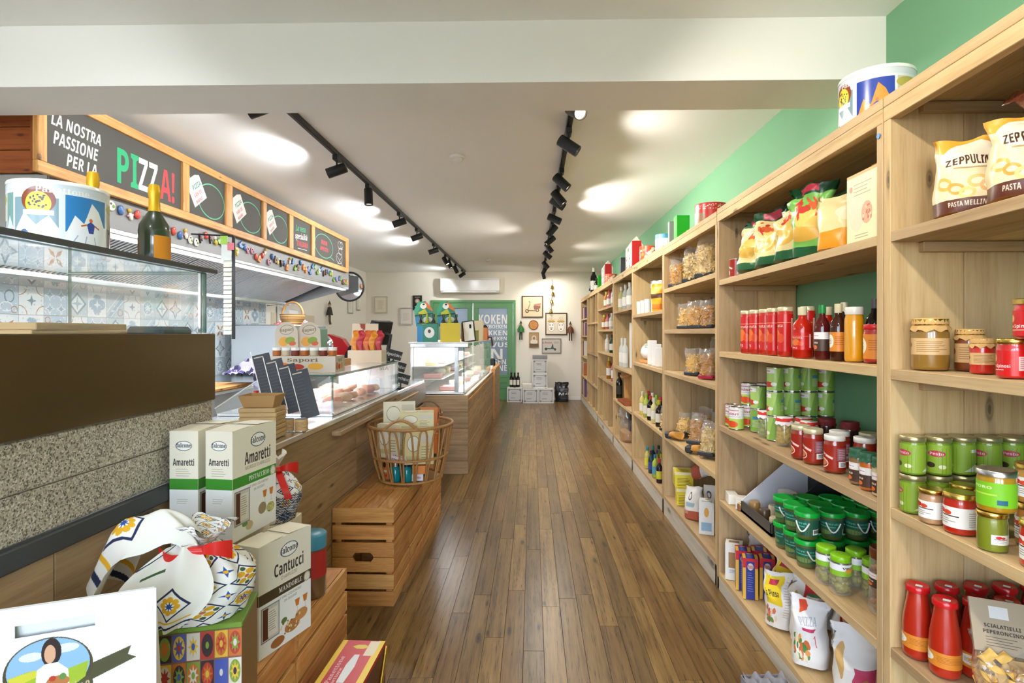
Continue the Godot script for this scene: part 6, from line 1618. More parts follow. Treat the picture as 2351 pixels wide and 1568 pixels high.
	kp.rect(0, 0, 256, 14, hexc("e2a04c")).ell(84, 180, 66, 84, hexc("dfd3b4")).ell(170, 190, 44, 50, hexc("d8a07a")).speck(20, 4, 9, [hexc("b9603c"), hexc("e8c8a0")], rng, Rect2(140, 160, 64, 60)).ell(36, 66, 14, 14, hexc("c98a6a")).lines(60, 50, 150, 4, 16, 4, hexc("a8987a"), rng).lines(70, 280, 120, 2, 12, 4, hexc("a8987a"), rng)
	var km := printed("cracker_carton", kp, 0.5)
	var fc := {"all": Rect2(0.02, 0.9, 0.05, 0.05), "-x": Rect2(0, 0, 1, 1)}
	print_box("cream carton with round window, in front beside the divider", "cracker_carton", "carton", Vector3(0.06, 0.23, 0.17), km, Vector3(1.09, y, -1.845), 0, "cream cartons by the divider", fc)
	print_box("taller cream carton standing behind it", "cracker_carton", "carton", Vector3(0.06, 0.27, 0.17), km, Vector3(1.165, y, -1.835), 0, "cream cartons by the divider", fc)

# ---------------------------------------------------------------- units further down the aisle
func shelf_goods_far() -> void:
	var dk := hexc("2f3236"); var gr := "clear bags of dried pasta"
	# pasta unit
	pasta_bag("pasta bag with corkscrews, leftmost on the pasta unit's top shelf", Vector3(1.1, 1.742, -4.306), Vector3(0.125, 0.23, 0.09), -50, 1, dk, 0, gr)
	pasta_bag("pasta bag with pale shells, middle of the pasta unit's top shelf", Vector3(1.1, 1.742, -3.911), Vector3(0.13, 0.25, 0.09), -50, 2, dk, 0, gr)
	pasta_bag("tallest pasta bag with wide pieces, right on the top shelf", Vector3(1.1, 1.742, -3.609), Vector3(0.13, 0.28, 0.09), -50, 2, dk, 0, gr)
	pasta_bag("pasta bag with tubes, left on the second pasta shelf", Vector3(1.1, 1.43, -4.087), Vector3(0.11, 0.18, 0.08), -50, 0, dk, 0, gr)
	pasta_bag("pasta bag with tubes, middle of the second pasta shelf", Vector3(1.1, 1.43, -3.838), Vector3(0.11, 0.185, 0.08), -50, 1, dk, 0, gr)
	pasta_bag("pasta bag with small elbows, right on the second pasta shelf", Vector3(1.12, 1.43, -3.629), Vector3(0.1, 0.18, 0.08), -50, 3, dk, 0, gr)
	pasta_bag("dark-footed pasta bag, left on the third pasta shelf", Vector3(1.09, 1.115, -3.854), Vector3(0.11, 0.18, 0.08), -45, 0, dk, 0, gr)
	pasta_bag("red-footed pasta bag, right on the third pasta shelf", Vector3(1.09, 1.115, -3.541), Vector3(0.1, 0.185, 0.08), -45, 3, hexc("a8203c"), 0, gr)
	pasta_bag("brown pasta bag lying across the two bags below", Vector3(1.24, 1.115, -3.794), Vector3(0.12, 0.26, 0.09), -50, 3, dk, 0, gr)
	var low := [["pasta bag with shells standing at the left front", 1.085, 1533, 0.115, 0.19, 2, 0], ["pasta bag with tubes leaning in the middle", 1.125, 1562, 0.11, 0.17, 0, -20], ["large pasta bag with brown shells leaning right", 1.125, 1594, 0.12, 0.22, 3, -14], ["pasta bag at the right beside the divider", 1.1, 1625, 0.11, 0.22, 2, -10], ["brown pasta bag standing at the back", 1.3, 1622, 0.12, 0.23, 3, 0], ["second brown pasta bag at the back", 1.31, 1652, 0.11, 0.22, 3, 0]]
	var zl := [-4.56, -4.277, -3.915, -3.573, -4.254, -3.99]
	for k in 6: pasta_bag(low[k][0] + " of the fourth shelf", Vector3(low[k][1], 0.617, zl[k]), Vector3(low[k][3], low[k][4], 0.085), -50, low[k][5], dk, low[k][6], gr)
	for q in [["small pasta pack with black foot lying at the shelf edge, left", Vector3(1.05, 0.619, -4.2), 40.0], ["small pasta pack with black foot lying at the shelf edge, right", Vector3(1.065, 0.619, -3.612 - 0.09), 60.0]]:
		var t := thing("pasta_pack", q[0], "pasta", q[1], q[2], "lying pasta packs")
		part(t, "pack", bag_mesh("lying", 0.085, 0.13, 0.05, 0.1, 71), M.pasta3, Vector3(0, 0.028, -0.05), Vector3(90, 0, 0))
		part(t, "foot_wrap", boxm(0.085, 0.05, 0.05, 0.015), M["foot" + dk.to_html()], Vector3(0, 0.002, -0.04))
	# its bottom shelf
	var y := 0.147
	var yp := Paint.new(128, 128, hexc("e6d435")); yp.lines(16, 50, 96, 6, 12, 4, hexc("7a7020"), rng); yp.rect(0, 0, 128, 22, hexc("efe9c0"))
	var ym := printed("yellow_carton", yp, 0.5)
	print_box("bright yellow carton lying on another at the left", "yellow_carton", "carton", Vector3(0.13, 0.11, 0.16), ym, Vector3(1.125, y + 0.122, -4.314 + 0.06), -8, "yellow cartons")
	print_box("yellow carton standing below it at the shelf front", "yellow_carton", "carton", Vector3(0.1, 0.12, 0.12), ym, Vector3(1.11, y, -4.257 + 0.06), -8, "yellow cartons")
	for k in 3: print_box(["orange carton at the back of the bottom shelf", "olive carton beside the orange one", "yellow-green carton at the back right"][k], "tall_carton", "carton", Vector3(0.07, 0.26, 0.1), mat("tall_carton%d" % k, [hexc("c4653c"), hexc("b3a23c"), hexc("c9c23a")][k], 0.5), Vector3(1.385, y, [-4.02, -3.88, -3.74][k]), 0, "tall cartons at the back")
	var fp := Paint.new(512, 256, hexc("e7e2da"))
	for o in [0, 256]: fp.rect(o, 190, 256, 66, hexc("b0563e")).ell(o + 110, 70, 36, 30, hexc("5a5860")).ell(o + 110, 70, 22, 18, hexc("e7e2da")).rect(o + 60, 120, 110, 40, hexc("a9c6cc")).text("00", o + 60, 200, 50, hexc("d8b8a8"), "Droid Serif:700")
	var fm := printed("rustic_flour", fp, 0.7)
	bag("white flour bag with brick-red foot at the shelf front", "paper_flour_bag", "flour", fm, Vector3(1.09, y, -3.854), Vector3(0.12, 0.215, 0.085), -40, 0, "paper flour bags", 0.1, 81)
	single("paper_flour_bag", "flour bag with brick-red foot lying on top of the others", "flour", bag_mesh("paper_lying", 0.13, 0.24, 0.09, 0.1, 82), fm, Vector3(1.15, y + 0.26, -4.066), Vector3(-74, -118, 0), "paper flour bags")
	bag("flour bag with brick-red foot behind the white carton", "paper_flour_bag", "flour", fm, Vector3(1.21, y, -3.845), Vector3(0.1, 0.22, 0.07), -45, 0, "paper flour bags", 0.1, 83)
	var ep := Paint.new(128, 192, hexc("e4e2de")); ep.ell(64, 60, 20, 28, hexc("d9a84c")).rect(20, 120, 88, 50, hexc("8fb4d0"))
	print_box("white and blue carton at the front right of the bottom shelf", "tall_carton", "carton", Vector3(0.09, 0.2, 0.1), printed("blue_white_carton", ep, 0.5), Vector3(1.1, y, -3.591), -20)
	# unit with liqueurs and soda
	y = 1.587
	var wp := Paint.new(512, 256, hexc("ece8e2"))
	for o in [0, 256]: wp.text("Pasta", o + 120, 120, 44, hexc("8a867e"), "Droid Serif:700i").rect(o + 40, 170, 170, 30, hexc("d8d2c8"))
	bag("tall white paper bag on the top shelf of the soda unit", "white_paper_bag", "bag", printed("white_paper", wp, 0.7), Vector3(1.12, y, -5.1), Vector3(0.12, 0.28, 0.08), -45, 0, "", 0.12, 91)
	var op := Paint.new(512, 256, hexc("e8a81c"))
	for o in [0, 256]: op.rect(o, 90, 256, 44, hexc("5a3a1c")).rect(o, 190, 256, 50, hexc("d87a1c")).ell(o + 120, 50, 60, 28, hexc("f2d060"))
	bag("yellow and orange polenta bag beside the white paper bag", "polenta_bag", "flour", printed("polenta", op, 0.5), Vector3(1.08, y, -4.883), Vector3(0.12, 0.23, 0.08), -45, 0, "", 0.1, 92)
	for k in 5:
		var t := thing("drinking_glass", "clear drinking glass in a row on the soda unit's top shelf, %s from left" % ordinal(k), "glass", Vector3(1.08 + 0.02 * (k % 2), y, [-5.7, -5.6, -5.5, -5.4, -5.3][k]), 0, "drinking glasses")
		part(t, "glass", lathed("tumbler", [[0.0, 0.0], [0.03, 0.0], [0.036, 0.13], [0.033, 0.13], [0.028, 0.008], [0.0, 0.008]], 16), mat("frosted", hexc("d9dcdc"), 0.15))
	y = 1.114
	var t := thing("ceramic_boat", "long white ceramic serving dish on a wooden stand", "dish", Vector3(1.13, y, -5.5), 12)
	part(t, "stand", plank(0.12, 0.03, 0.2, 2, 3), M.pine0)
	part(t, "dish", blob(0.07, 0.07, 0.14, 4, 0.1), M.white_gloss, Vector3(0, 0.04, 0))
	part(t, "rim", blob(0.05, 0.05, 0.1, 9, 0.3), mat("seafoam", hexc("a9b5a8"), 0.6), Vector3(0, 0.1, 0.01))
	for k in 3: print_box("white gift carton on the dish shelf, %s from left" % ordinal(k), "gift_carton", "carton", Vector3(0.08, 0.22 - 0.03 * k, 0.09), M.white, Vector3(1.1, y, [-5.225, -5.043, -4.889][k]), -10, "white gift cartons")
	t = thing("dried_posy", "dark green posy standing behind the white cartons", "plant", Vector3(1.28, y, -5.1))
	part(t, "vase", lathed("posy_vase", [[0.0, 0.0], [0.04, 0.0], [0.05, 0.1], [0.03, 0.2], [0.035, 0.24], [0.0, 0.23]], 14), M.dark_grey)
	part(t, "foliage", blob(0.08, 0.08, 0.08, 14, 0.4), mat("posy_green", hexc("2c3a24"), 0.8), Vector3(0, 0.22, 0))
	y = 0.614
	var caps := [hexc("d8d4cc"), hexc("9ac03a"), hexc("c02a34"), hexc("d8d4cc"), hexc("c8b432"), hexc("b8283a")]
	var bods := [hexc("d0c06a"), hexc("a8b84c"), hexc("1c1416"), hexc("cfc88c"), hexc("241618"), hexc("16181c")]
	for k in 10: bottle("small soda bottle, %s row, %s from the left" % [["front", "back"][k / 5], ordinal(k % 5)], Vector3(1.07 + 0.07 * (k / 5), y, [-5.523, -5.334, -5.158, -4.992, -4.805][k % 5] - 0.06 * (k / 5)), 0.029, 0.22, bods[k % 6], caps[k % 6], hexc("ded9cc"), "small soda bottles", "soda_bottle")
	y = 0.138
	var mc := [hexc("1f8a9c"), hexc("23262c"), hexc("2b7fb0"), hexc("c8324a"), hexc("2fa0b8"), hexc("5a4a8c"), hexc("d8c23c")]
	var mb := [hexc("c8bc6a"), hexc("28404c"), hexc("a8b84c"), hexc("2a1c30"), hexc("1c2a44"), hexc("b8a83c")]
	for k in 12: bottle("miniature liqueur bottle, %s row, %s from the left" % [["front", "middle", "back"][k / 4], ordinal(k % 4)], Vector3(1.075 + 0.06 * (k / 4), y, [-5.318, -5.144, -4.98, -4.811][k % 4] - 0.03 * (k / 4)), 0.026, 0.2, mb[k % 6], mc[k % 7], [hexc("d8d23c"), hexc("3a4a9c"), hexc("5a9cb0")][k % 3], "miniature liqueur bottles", "liqueur_bottle")
	# unit with the tall white carton
	for k in 5: bottle("clear spirit bottle with silver cap on the top shelf, %s from left" % ordinal(k), Vector3(1.1 + 0.03 * (k % 2), 1.674, [-7.02, -6.86, -6.708, -6.556, -6.41][k]), 0.038, 0.3, [hexc("b8b478"), hexc("c9ccc8"), hexc("aab0a8"), hexc("c4c8c4"), hexc("b0b4ae")][k], hexc("c9c9c6"), hexc("e4e2da"), "spirit bottles on the top shelf", "spirit_bottle")
	print_box("tall white carton on the middle shelf of the hamper unit", "tall_white_carton", "carton", Vector3(0.12, 0.52, 0.14), M.white, Vector3(1.19, 1.002, -6.585), -6)
	for k in 2: bottle("frosted bottle beside the tall white carton, %s" % ["left", "right"][k], Vector3(1.075, 1.002, [-6.809, -6.587][k]), 0.035, 0.34, hexc("cfd2ce"), hexc("d8d8d4"), hexc("e8e6e0"), "frosted bottles", "frosted_bottle")
	print_box("white bow-tied gift bag behind the frosted bottles", "gift_bag", "bag", Vector3(0.1, 0.34, 0.1), M.paper, Vector3(1.28, 1.002, -6.9), -10)
	bottle("black wine bottle at the left of the lower shelf", Vector3(1.08, 0.594, -7.05), 0.04, 0.32, hexc("14120f"), hexc("14120f"), hexc("2a2622"), "", "wine_bottle")
	t = thing("wooden_rack", "small pale wooden stand with sloping top on the lower shelf", "stand", Vector3(1.16, 0.594, -6.9))
	part(t, "post", plank(0.08, 0.28, 0.06, 1, 4), M.pine2)
	part(t, "sloping_top", plank(0.16, 0.03, 0.2, 2, 5), M.pine1, Vector3(0, 0.285, 0), Vector3(0, 0, 14))
	single("serving_board", "reddish brown wooden board at the edge of the lower shelf", "board", plank(0.12, 0.03, 0.5, 2, 11), M.pine_dark, Vector3(1.08, 0.594, -6.55))
	t = thing("wrapped_hamper", "gift hamper wrapped in clear crinkled film on the bottom shelf", "hamper", Vector3(1.178, 0.142, -6.7), 0)
	part(t, "basket", boxm(0.26, 0.12, 0.28, 0.02), M.rattan)
	part(t, "black_box", boxm(0.14, 0.22, 0.13, 0.006), M.black, Vector3(0.02, 0.122, 0.06))
	part(t, "silver_pack", blob(0.07, 0.1, 0.07, 21, 0.3), M.silver, Vector3(-0.02, 0.122, -0.07))
	part(t, "film", bag_mesh("hamper_film", 0.3, 0.4, 0.34, 0.16, 95, 0.9, 0.02), M.clear_film)
	# unit with little bottles
	var n := 0
	for row in [[1.767, [1381, 1385, 1389, 1394, 1399], 0.24], [1.457, [1375, 1380, 1385, 1390, 1395, 1400], 0.22], [1.132, [1384, 1390, 1396, 1401], 0.25], [0.757, [1388, 1394, 1400], 0.3]]:
		for j in row[1].size():
			var zb: float = lerpf(-8.62, -7.4, float(row[1][j] - 1374) / 30.0)
			bottle("%s bottle on the %s shelf of the divider unit, %s from left" % [["amber", "white", "rosy", "dark green", "clear"][n % 5], {1.767: "top", 1.457: "second", 1.132: "third", 0.757: "fourth"}[row[0]], ordinal(j)], Vector3(1.09 + 0.04 * (j % 2), row[0], zb), 0.04, row[2], [hexc("a86a1c"), hexc("d8d4cc"), hexc("b86a70"), hexc("1c3a24"), hexc("b9bdb8")][n % 5], [hexc("e4c23c"), hexc("e8e6e0"), hexc("c8343c"), hexc("1c1c1e"), hexc("d8d8d6")][n % 5], hexc("e2ded4"), "bottles of the divider unit", "small_bottle")
			n += 1
	# wine rack
	n = 0
	for q in [[1.587, -9.05], [1.587, -9.5], [1.062, -9.48], [0.547, -9.05], [0.547, -9.5], [1.587, -9.95], [0.138, -9.06]]:
		bottle("dark wine bottle in the upright rack, %s" % ["top row left", "top row second", "middle row", "lower row left", "lower row second", "top row third", "bottom row"][n], Vector3(1.1, q[0], q[1]), 0.04, 0.32, hexc("1c1a16"), hexc("2a1a1c"), hexc("e4ded0"), "wine bottles in the rack", "wine_bottle")
		n += 1
	# book unit
	n = 0
	var bc := [hexc("27437c"), hexc("1c1e24"), hexc("a82a24"), hexc("d8d4c8"), hexc("4a6a8c"), hexc("e0b42c"), hexc("6a4a7c"), hexc("c8c4bc"), hexc("b8602c")]
	for sh in [[1.692, 7, 0.24], [1.357, 9, 0.28], [0.947, 6, 0.3], [0.552, 5, 0.26], [0.138, 7, 0.36]]:
		for j in sh[1]:
			var hh: float = sh[2] * (0.85 + 0.15 * ((n * 3) % 4) / 3.0)
			t = thing("cook_book", "%s cook book on the %s shelf of the far unit, %s from the wall" % [["blue", "black", "red", "cream", "slate", "yellow", "purple", "pale grey", "rust"][n % 9], {1.692: "top", 1.357: "second", 0.947: "third", 0.552: "fourth", 0.138: "bottom"}[sh[0]], ordinal(j)], "book", Vector3(1.12, sh[0], -11.72 + j * 0.075), 0, "books on the far unit")
			part(t, "cover", boxm(0.17, hh, 0.045, 0.002), mat("book%d" % (n % 9), bc[n % 9], 0.5))
			part(t, "pages", boxm(0.165, hh - 0.012, 0.035), M.paper, Vector3(0.006, 0.006, 0))
			n += 1


# ---------------------------------------------------------------- along the tops of the shelving
func tin(label: String, at: Vector3, r: float, h: float, m: Material, turn: float, lid: Material, group := "gift tins on top of the shelving") -> void:
	var t := thing("gift_tin", label, "tin", at, turn, group)
	var k := "tin%.3f_%.3f" % [r, h]
	part(t, "drum", lathed(k, [[r, 0.004], [r, h * 0.95]], 40), m)
	part(t, "base", lathed("base" + k, [[0.0, 0.0], [r * 0.99, 0.0], [r * 1.008, 0.003], [r * 1.005, 0.008]], 40), M.silver)
	part(t, "lid", lathed("top" + k, [[r * 1.008, h * 0.945], [r * 1.01, h * 0.985], [r * 1.0, h], [r * 0.96, h * 0.985], [0.0, h * 0.985]], 40), lid)

func alpine_paint(sky: Color, warm: bool) -> Paint:   # winter scenes round a panettone tin
	var p := Paint.new(1024, 256, hexc("dfe3ea"))
	for k in 6:
		var x := 8 + k * 170
		match k % 3:
			0:
				p.rect(x, 40, 158, 216, sky); p.poly([[x, 200], [x + 30, 120], [x + 60, 150], [x + 90, 60], [x + 120, 90], [x + 158, 170], [x + 158, 256], [x, 256]], hexc("f2f0f0") if not warm else hexc("e8963a"))
				p.poly([[x, 190], [x + 158, 150], [x + 158, 256], [x, 256]], hexc("eef0f4")); p.poly([[x + 70, 150], [x + 86, 136], [x + 102, 150], [x + 96, 186], [x + 78, 186]], hexc("2f4aa0")); p.ell(x + 86, 132, 7, 8, hexc("d8703a"))
				p.line(x + 50, 160, x + 70, 152, 6, hexc("c8603a")).line(x + 102, 152, x + 122, 164, 6, hexc("c8603a"))
				for q in 3: p.line(x + 40 + q * 30, 200, x + 10 + q * 50, 256, 4, hexc("a9b4d0"))
			1:
				p.rect(x, 40, 110, 216, hexc("c9c2ae")); p.ell(x + 55, 66, 60, 24, hexc("b9ae54")); p.rect(x, 150, 110, 106, hexc("8f8a8c"))
				for q in 5: p.poly([[x + 55 - 34 + q * 4, 170 + q * 18], [x + 55, 120 + q * 22], [x + 55 + 34 - q * 4, 170 + q * 18]], hexc("3a3230"))
				p.rect(x + 118, 40, 44, 216, hexc("6f9a94")); p.poly([[x + 118, 190], [x + 140, 130], [x + 162, 180], [x + 162, 256], [x + 118, 256]], hexc("c9d3dc"))
			2:
				p.rect(x, 60, 150, 196, hexc("7f9aa4")); p.poly([[x, 200], [x + 40, 120], [x + 80, 170], [x + 120, 130], [x + 150, 180], [x + 150, 256], [x, 256]], hexc("dfe6ec")); p.ell(x + 40, 210, 16, 22, hexc("4a6a9c"))
				p.ell(x + 86, 70, 56, 54, hexc("8a3f1f")); p.ell(x + 86, 84, 42, 48, hexc("e2cf2c")); p.rect(x + 36, 110, 100, 20, hexc("dfe6ec"))
				p.speck(22, 3, 5, [hexc("3a2c1c")], rng, Rect2(x + 56, 50, 60, 54))
	for q in 9: p.rect(0, 4 + q * 3, 1024, 1, hexc("b9c6d4"))
	p.text("Panettone", 512, 26, 34, hexc("f4f2f0"), "Droid Serif:700i")
	return p

func top_goods() -> void:
	tin("large panettone tin with winter scenes on top of the shelving, nearest", Vector3(1.215, 2.085, -2.026), 0.118, 0.215, printed("tin_warm", alpine_paint(hexc("2f48a8"), true), 0.25), -62, M.white_gloss)
	var rp := Paint.new(512, 192, hexc("b8241c"))
	rp.speck(120, 2, 5, [hexc("d8b0a0"), hexc("e8dcd0")], rng, Rect2(0, 0, 512, 40)).rect(60, 50, 130, 142, hexc("eae4da")).rect(200, 60, 60, 60, hexc("8a6a4c")).rect(195, 118, 80, 60, hexc("e2701c")).lines(300, 80, 120, 4, 16, 6, hexc("e2b0a0"), rng).rect(80, 50, 12, 142, hexc("c86a5c"))
	tin("red and white panettone tin above the pasta unit", Vector3(1.22, 2.085, -3.896), 0.105, 0.19, printed("tin_red", rp, 0.3), -40, M.red)
	var bp := Paint.new(512, 192, hexc("dfe9ec"))
	bp.rect(0, 0, 512, 30, hexc("4f9cc4")).poly([[200, 40], [300, 30], [290, 90], [190, 100]], hexc("f4f6f6")).speck(60, 8, 16, [hexc("d8582c"), hexc("e8c8b0"), hexc("c83a24")], rng, Rect2(0, 130, 512, 60)).speck(30, 6, 14, [hexc("9fc4d4")], rng, Rect2(0, 40, 512, 70))
	tin("blue and white gift tin above the pasta unit", Vector3(1.2, 2.087, -5.142), 0.088, 0.2, printed("tin_blue", bp, 0.3), -40, mat("tin_lid_blue", hexc("4f9cc4"), 0.3))
	var op := Paint.new(512, 192, hexc("e2562c"))
	op.speck(90, 8, 20, [hexc("f0e0d0"), hexc("d8382c"), hexc("f08a4c"), hexc("e8e4dc")], rng)
	tin("orange patterned gift tin beside the white picture carton", Vector3(1.18, 2.088, -5.773), 0.09, 0.19, printed("tin_orange", op, 0.3), 0, mat("tin_lid_orange", hexc("e2562c"), 0.3))
	tin("small red patterned tin before the red-gabled carton", Vector3(1.15, 2.108, -8.287), 0.09, 0.15, M.tin_orange, 0, M.tin_lid_orange)
	print_box("tall bright green carton on top between two tins", "green_carton", "carton", Vector3(0.1, 0.26, 0.1), mat("vivid_green", hexc("18a81c"), 0.4), Vector3(1.2, 2.078, -4.575), 0, "green cartons on top", {})
	print_box("grey carton edge beside the bright green carton", "grey_slim_carton", "carton", Vector3(0.1, 0.26, 0.05), M.mid_grey, Vector3(1.2, 2.078, -4.798))
	single("yellow_ornament", "small yellow-green ornament between green carton and red tin", "ornament", blob(0.05, 0.05, 0.06, 31, 0.5), mat("chartreuse", hexc("b9b83a"), 0.5), Vector3(1.2, 2.078, -4.325))
	print_box("second green carton far along the shelf tops", "green_carton", "carton", Vector3(0.09, 0.26, 0.1), M.vivid_green, Vector3(1.15, 2.108, -9.551), 0, "green cartons on top")
	var cp := Paint.new(256, 320, hexc("dedbe4"))
	cp.ell(150, 50, 60, 34, hexc("a9b07a")).ell(150, 40, 20, 22, hexc("4a4440"))
	for k in 6: cp.ell(50 + 78 * (k % 3), 150 + 100 * (k / 3), 26, 34, [hexc("5a2c2c"), hexc("7a8a5a"), hexc("3a3a40")][k % 3]).ell(50 + 78 * (k % 3), 140 + 100 * (k / 3), 14, 14, hexc("d8c0a8"))
	var cm := printed("picture_carton", cp, 0.5)
	for q in [["white gabled carton with rows of small pictures, red side", Vector3(1.13, 2.088, -6.304), 0.3, 0.33], ["white gabled carton with red side, far along the tops", Vector3(1.13, 2.108, -8.568), 0.25, 0.34]]:
		var t := thing("gable_carton", q[0], "carton", q[1], -90, "gabled cartons on top of the shelving")
		var g := G.new()
		g.box(Vector3(q[2], q[3] * 0.8, 0.14), Vector3.ZERO, {"all": Rect2(0.02, 0.02, 0.02, 0.02), "z": Rect2(0, 0, 1, 1)})
		part(t, "carton", g.mesh(), cm)
		g = G.new()
		g.xf = Transform3D(Basis(Vector3.UP, PI / 2), Vector3.ZERO)
		g.prism(PackedVector2Array([Vector2(-0.07, 0), Vector2(0.07, 0), Vector2(0.0, q[3] * 0.3)]), q[2])
		part(t, "gable", g.mesh(), M.paper, Vector3(0, q[3] * 0.8, 0))
		part(t, "red_side", boxm(0.004, q[3] * 0.95, 0.1), M.red, Vector3(q[2] / 2 + 0.002, 0, 0))
	single("dark_bottle_carton", "slim dark carton beside the picture carton", "carton", boxm(0.08, 0.26, 0.09), mat("slate", hexc("4a4c58"), 0.5), Vector3(1.15, 2.092, -7.18))
	var w := thing("straw_slipper", "small woven straw slipper ornament lying on the shelf top", "ornament", Vector3(1.2, 2.085, -3.021), -30)
	part(w, "sole", blob(0.045, 0.03, 0.08, 41, 0.1), weave())
	var g2 := G.new()
	g2.tube(arc(0.035, 0.07, 10, 0.02), 0.012, 6)
	part(w, "strap", g2.mesh(), M.gold, Vector3(0, 0, 0.02))
	for k in 3: bottle(["tall black bottle standing at the far end of the tops", "short bottle with white label beside it, right", "short bottle with white label beside it, left"][k], Vector3(1.12, 2.112, [-10.354, -9.866, -10.894][k]), [0.06, 0.04, 0.035][k], [0.48, 0.24, 0.2][k], hexc("14130f"), [hexc("d8d4cc"), hexc("14130f"), hexc("3a5a6c")][k], hexc("e6e2d8"), "bottles on the far tops", "display_bottle")


# ---------------------------------------------------------------- on the counters
func counter_goods() -> void:
	# on the pizza case
	var y := 1.603
	tin("large panettone tin with ski scene on the glass pizza case", Vector3(-1.205, y, -1.42), 0.103, 0.165, printed("tin_cool", alpine_paint(hexc("2f7fc0"), false), 0.25), 44, M.white_gloss, "")
	for q in [["large dark green prosecco bottle with yellow foil, in front", Vector3(-1.15, y, -1.70), 0.043, 0.25], ["prosecco bottle with yellow foil half behind the tin", Vector3(-1.34, y, -1.70), 0.042, 0.29]]:
		var t := thing("prosecco_bottle", q[0], "bottle", q[1], 75, "prosecco bottles on the pizza case")
		var r: float = q[2]; var h: float = q[3]
		part(t, "body", lathed("fizz%.3f" % r, [[0.0, 0.0], [r * 0.9, 0.0], [r, 0.008], [r, h * 0.42], [r * 0.93, h * 0.5], [r * 0.6, h * 0.6], [r * 0.34, h * 0.68], [r * 0.3, h * 0.72], [r * 0.3, h * 0.9], [0.0, h * 0.9]], 28), clear_coat("fizz_green", hexc("1c2a0c")))
		part(t, "foil", lathed("foil%.3f" % r, [[r * 0.4, h * 0.665], [r * 0.36, h * 0.72], [r * 0.34, h * 0.82], [r * 0.4, h * 0.87], [r * 0.4, h * 0.93], [r * 0.33, h * 0.99], [0.0, h]], 20), mat("yellow_foil", hexc("d9a514"), 0.35, 0.3))
		part(t, "label", lathed("fizzlab%.3f" % r, [[r * 1.01, h * 0.08], [r * 1.012, h * 0.36]], 16, 0.38, 0.66), mat("orange_label", hexc("d98a14"), 0.6))
	# by the menus
	y = 0.962
	var t := thing("carton_stack", "stack of flattened kraft food trays with open tray on top", "tray", Vector3(-1.135, y, -2.36), 4)
	for k in 7: part(t, "folded_tray", boxm(0.15, 0.018, 0.12, 0.003), M.kraft, Vector3(0.002 * (k % 3), k * 0.0185, 0.0))
	var g := G.new()
	for q in [[Vector3(-0.06, 0, 0.045), Vector3(0.06, 0, 0.045), Vector3(0.075, 0.05, 0.06), Vector3(-0.075, 0.05, 0.06), Vector3(0, 0, 1)], [Vector3(-0.06, 0, -0.045), Vector3(0.06, 0, -0.045), Vector3(0.075, 0.05, -0.06), Vector3(-0.075, 0.05, -0.06), Vector3(0, 0, -1)], [Vector3(0.06, 0, 0.045), Vector3(0.06, 0, -0.045), Vector3(0.075, 0.05, -0.06), Vector3(0.075, 0.05, 0.06), Vector3(1, 0, 0)], [Vector3(-0.06, 0, 0.045), Vector3(-0.06, 0, -0.045), Vector3(-0.075, 0.05, -0.06), Vector3(-0.075, 0.05, 0.06), Vector3(-1, 0, 0)], [Vector3(-0.06, 0, 0.045), Vector3(0.06, 0, 0.045), Vector3(0.06, 0, -0.045), Vector3(-0.06, 0, -0.045), Vector3(0, 1, 0)]]: g.flat(q[0], q[1], q[2], q[3], q[4])
	part(t, "open_tray", g.mesh(), M.card, Vector3(0, 0.131, 0))
	bottle("red sauce bottle with white label beside the kraft trays", Vector3(-1.29, y, -2.62), 0.024, 0.17, hexc("8a1410"), hexc("b8241c"), hexc("e8e4dc"), "", "sauce_bottle", 20)
	for k in 3: can("small silver-lidded tin with beige band before the menus, %s" % ["left", "middle", "right"][k], Vector3(-1.16 + k * 0.062, y, -2.52), 0.028, 0.055, "lab_kraft", "small tins by the menus", 0)
	t = thing("menu_holder", "tilted clear holder with four dark menu cards on the worktop", "menu stand", Vector3(-1.15, y, -2.74), 20)
	part(t, "base", boxm(0.2, 0.006, 0.13, 0.002), M.clear_film)
	var mp := Paint.new(96, 192, hexc("2b2d34")); mp.lines(12, 24, 60, 12, 13, 1, hexc("5c5e66"), rng).rect(12, 8, 50, 5, hexc("b9b4a4"))
	var mm := printed("menu_card", mp, 0.4)
	for k in 4:
		g = G.new()
		g.box(Vector3(0.085, 0.24, 0.006), Vector3.ZERO, {"all": Rect2(0.9, 0.95, 0.02, 0.02), "z": Rect2(0, 0, 1, 1)})
		part(t, "menu_card", g.mesh(), mm, Vector3(-0.12 + k * 0.062, 0.03 + 0.075 - 0.025 * k, -0.09 + k * 0.045), Vector3(-14, 0, 14))
		part(t, "white_edge", boxm(0.004, 0.24, 0.008), M.white, Vector3(-0.12 + k * 0.062 - 0.044, 0.03 + 0.075 - 0.025 * k + 0.012, -0.09 + k * 0.045), Vector3(-14, 0, 14))
	part(t, "riser", boxm(0.012, 0.12, 0.14), M.clear_film, Vector3(-0.09, 0.006, -0.02))
	# jar display on the glass top of the chiller
	y = 1.184
	t = thing("jar_display", "printed cardboard display of small spread jars on the glass chiller", "display", Vector3(-1.265, y, -3.16))
	var dp := Paint.new(256, 128, hexc("cfc3b2"))
	dp.ell(50, 80, 34, 30, hexc("d8742c")).ell(110, 84, 26, 22, hexc("b83a24")).ell(180, 80, 30, 26, hexc("e2a83c")).text("Sapori", 130, 30, 36, hexc("6a5644"), "Droid Serif:700i")
	g = G.new()
	g.box(Vector3(0.37, 0.09, 0.15), Vector3.ZERO, {})
	part(t, "tray", g.mesh(), printed("display_tray", dp, 0.6))
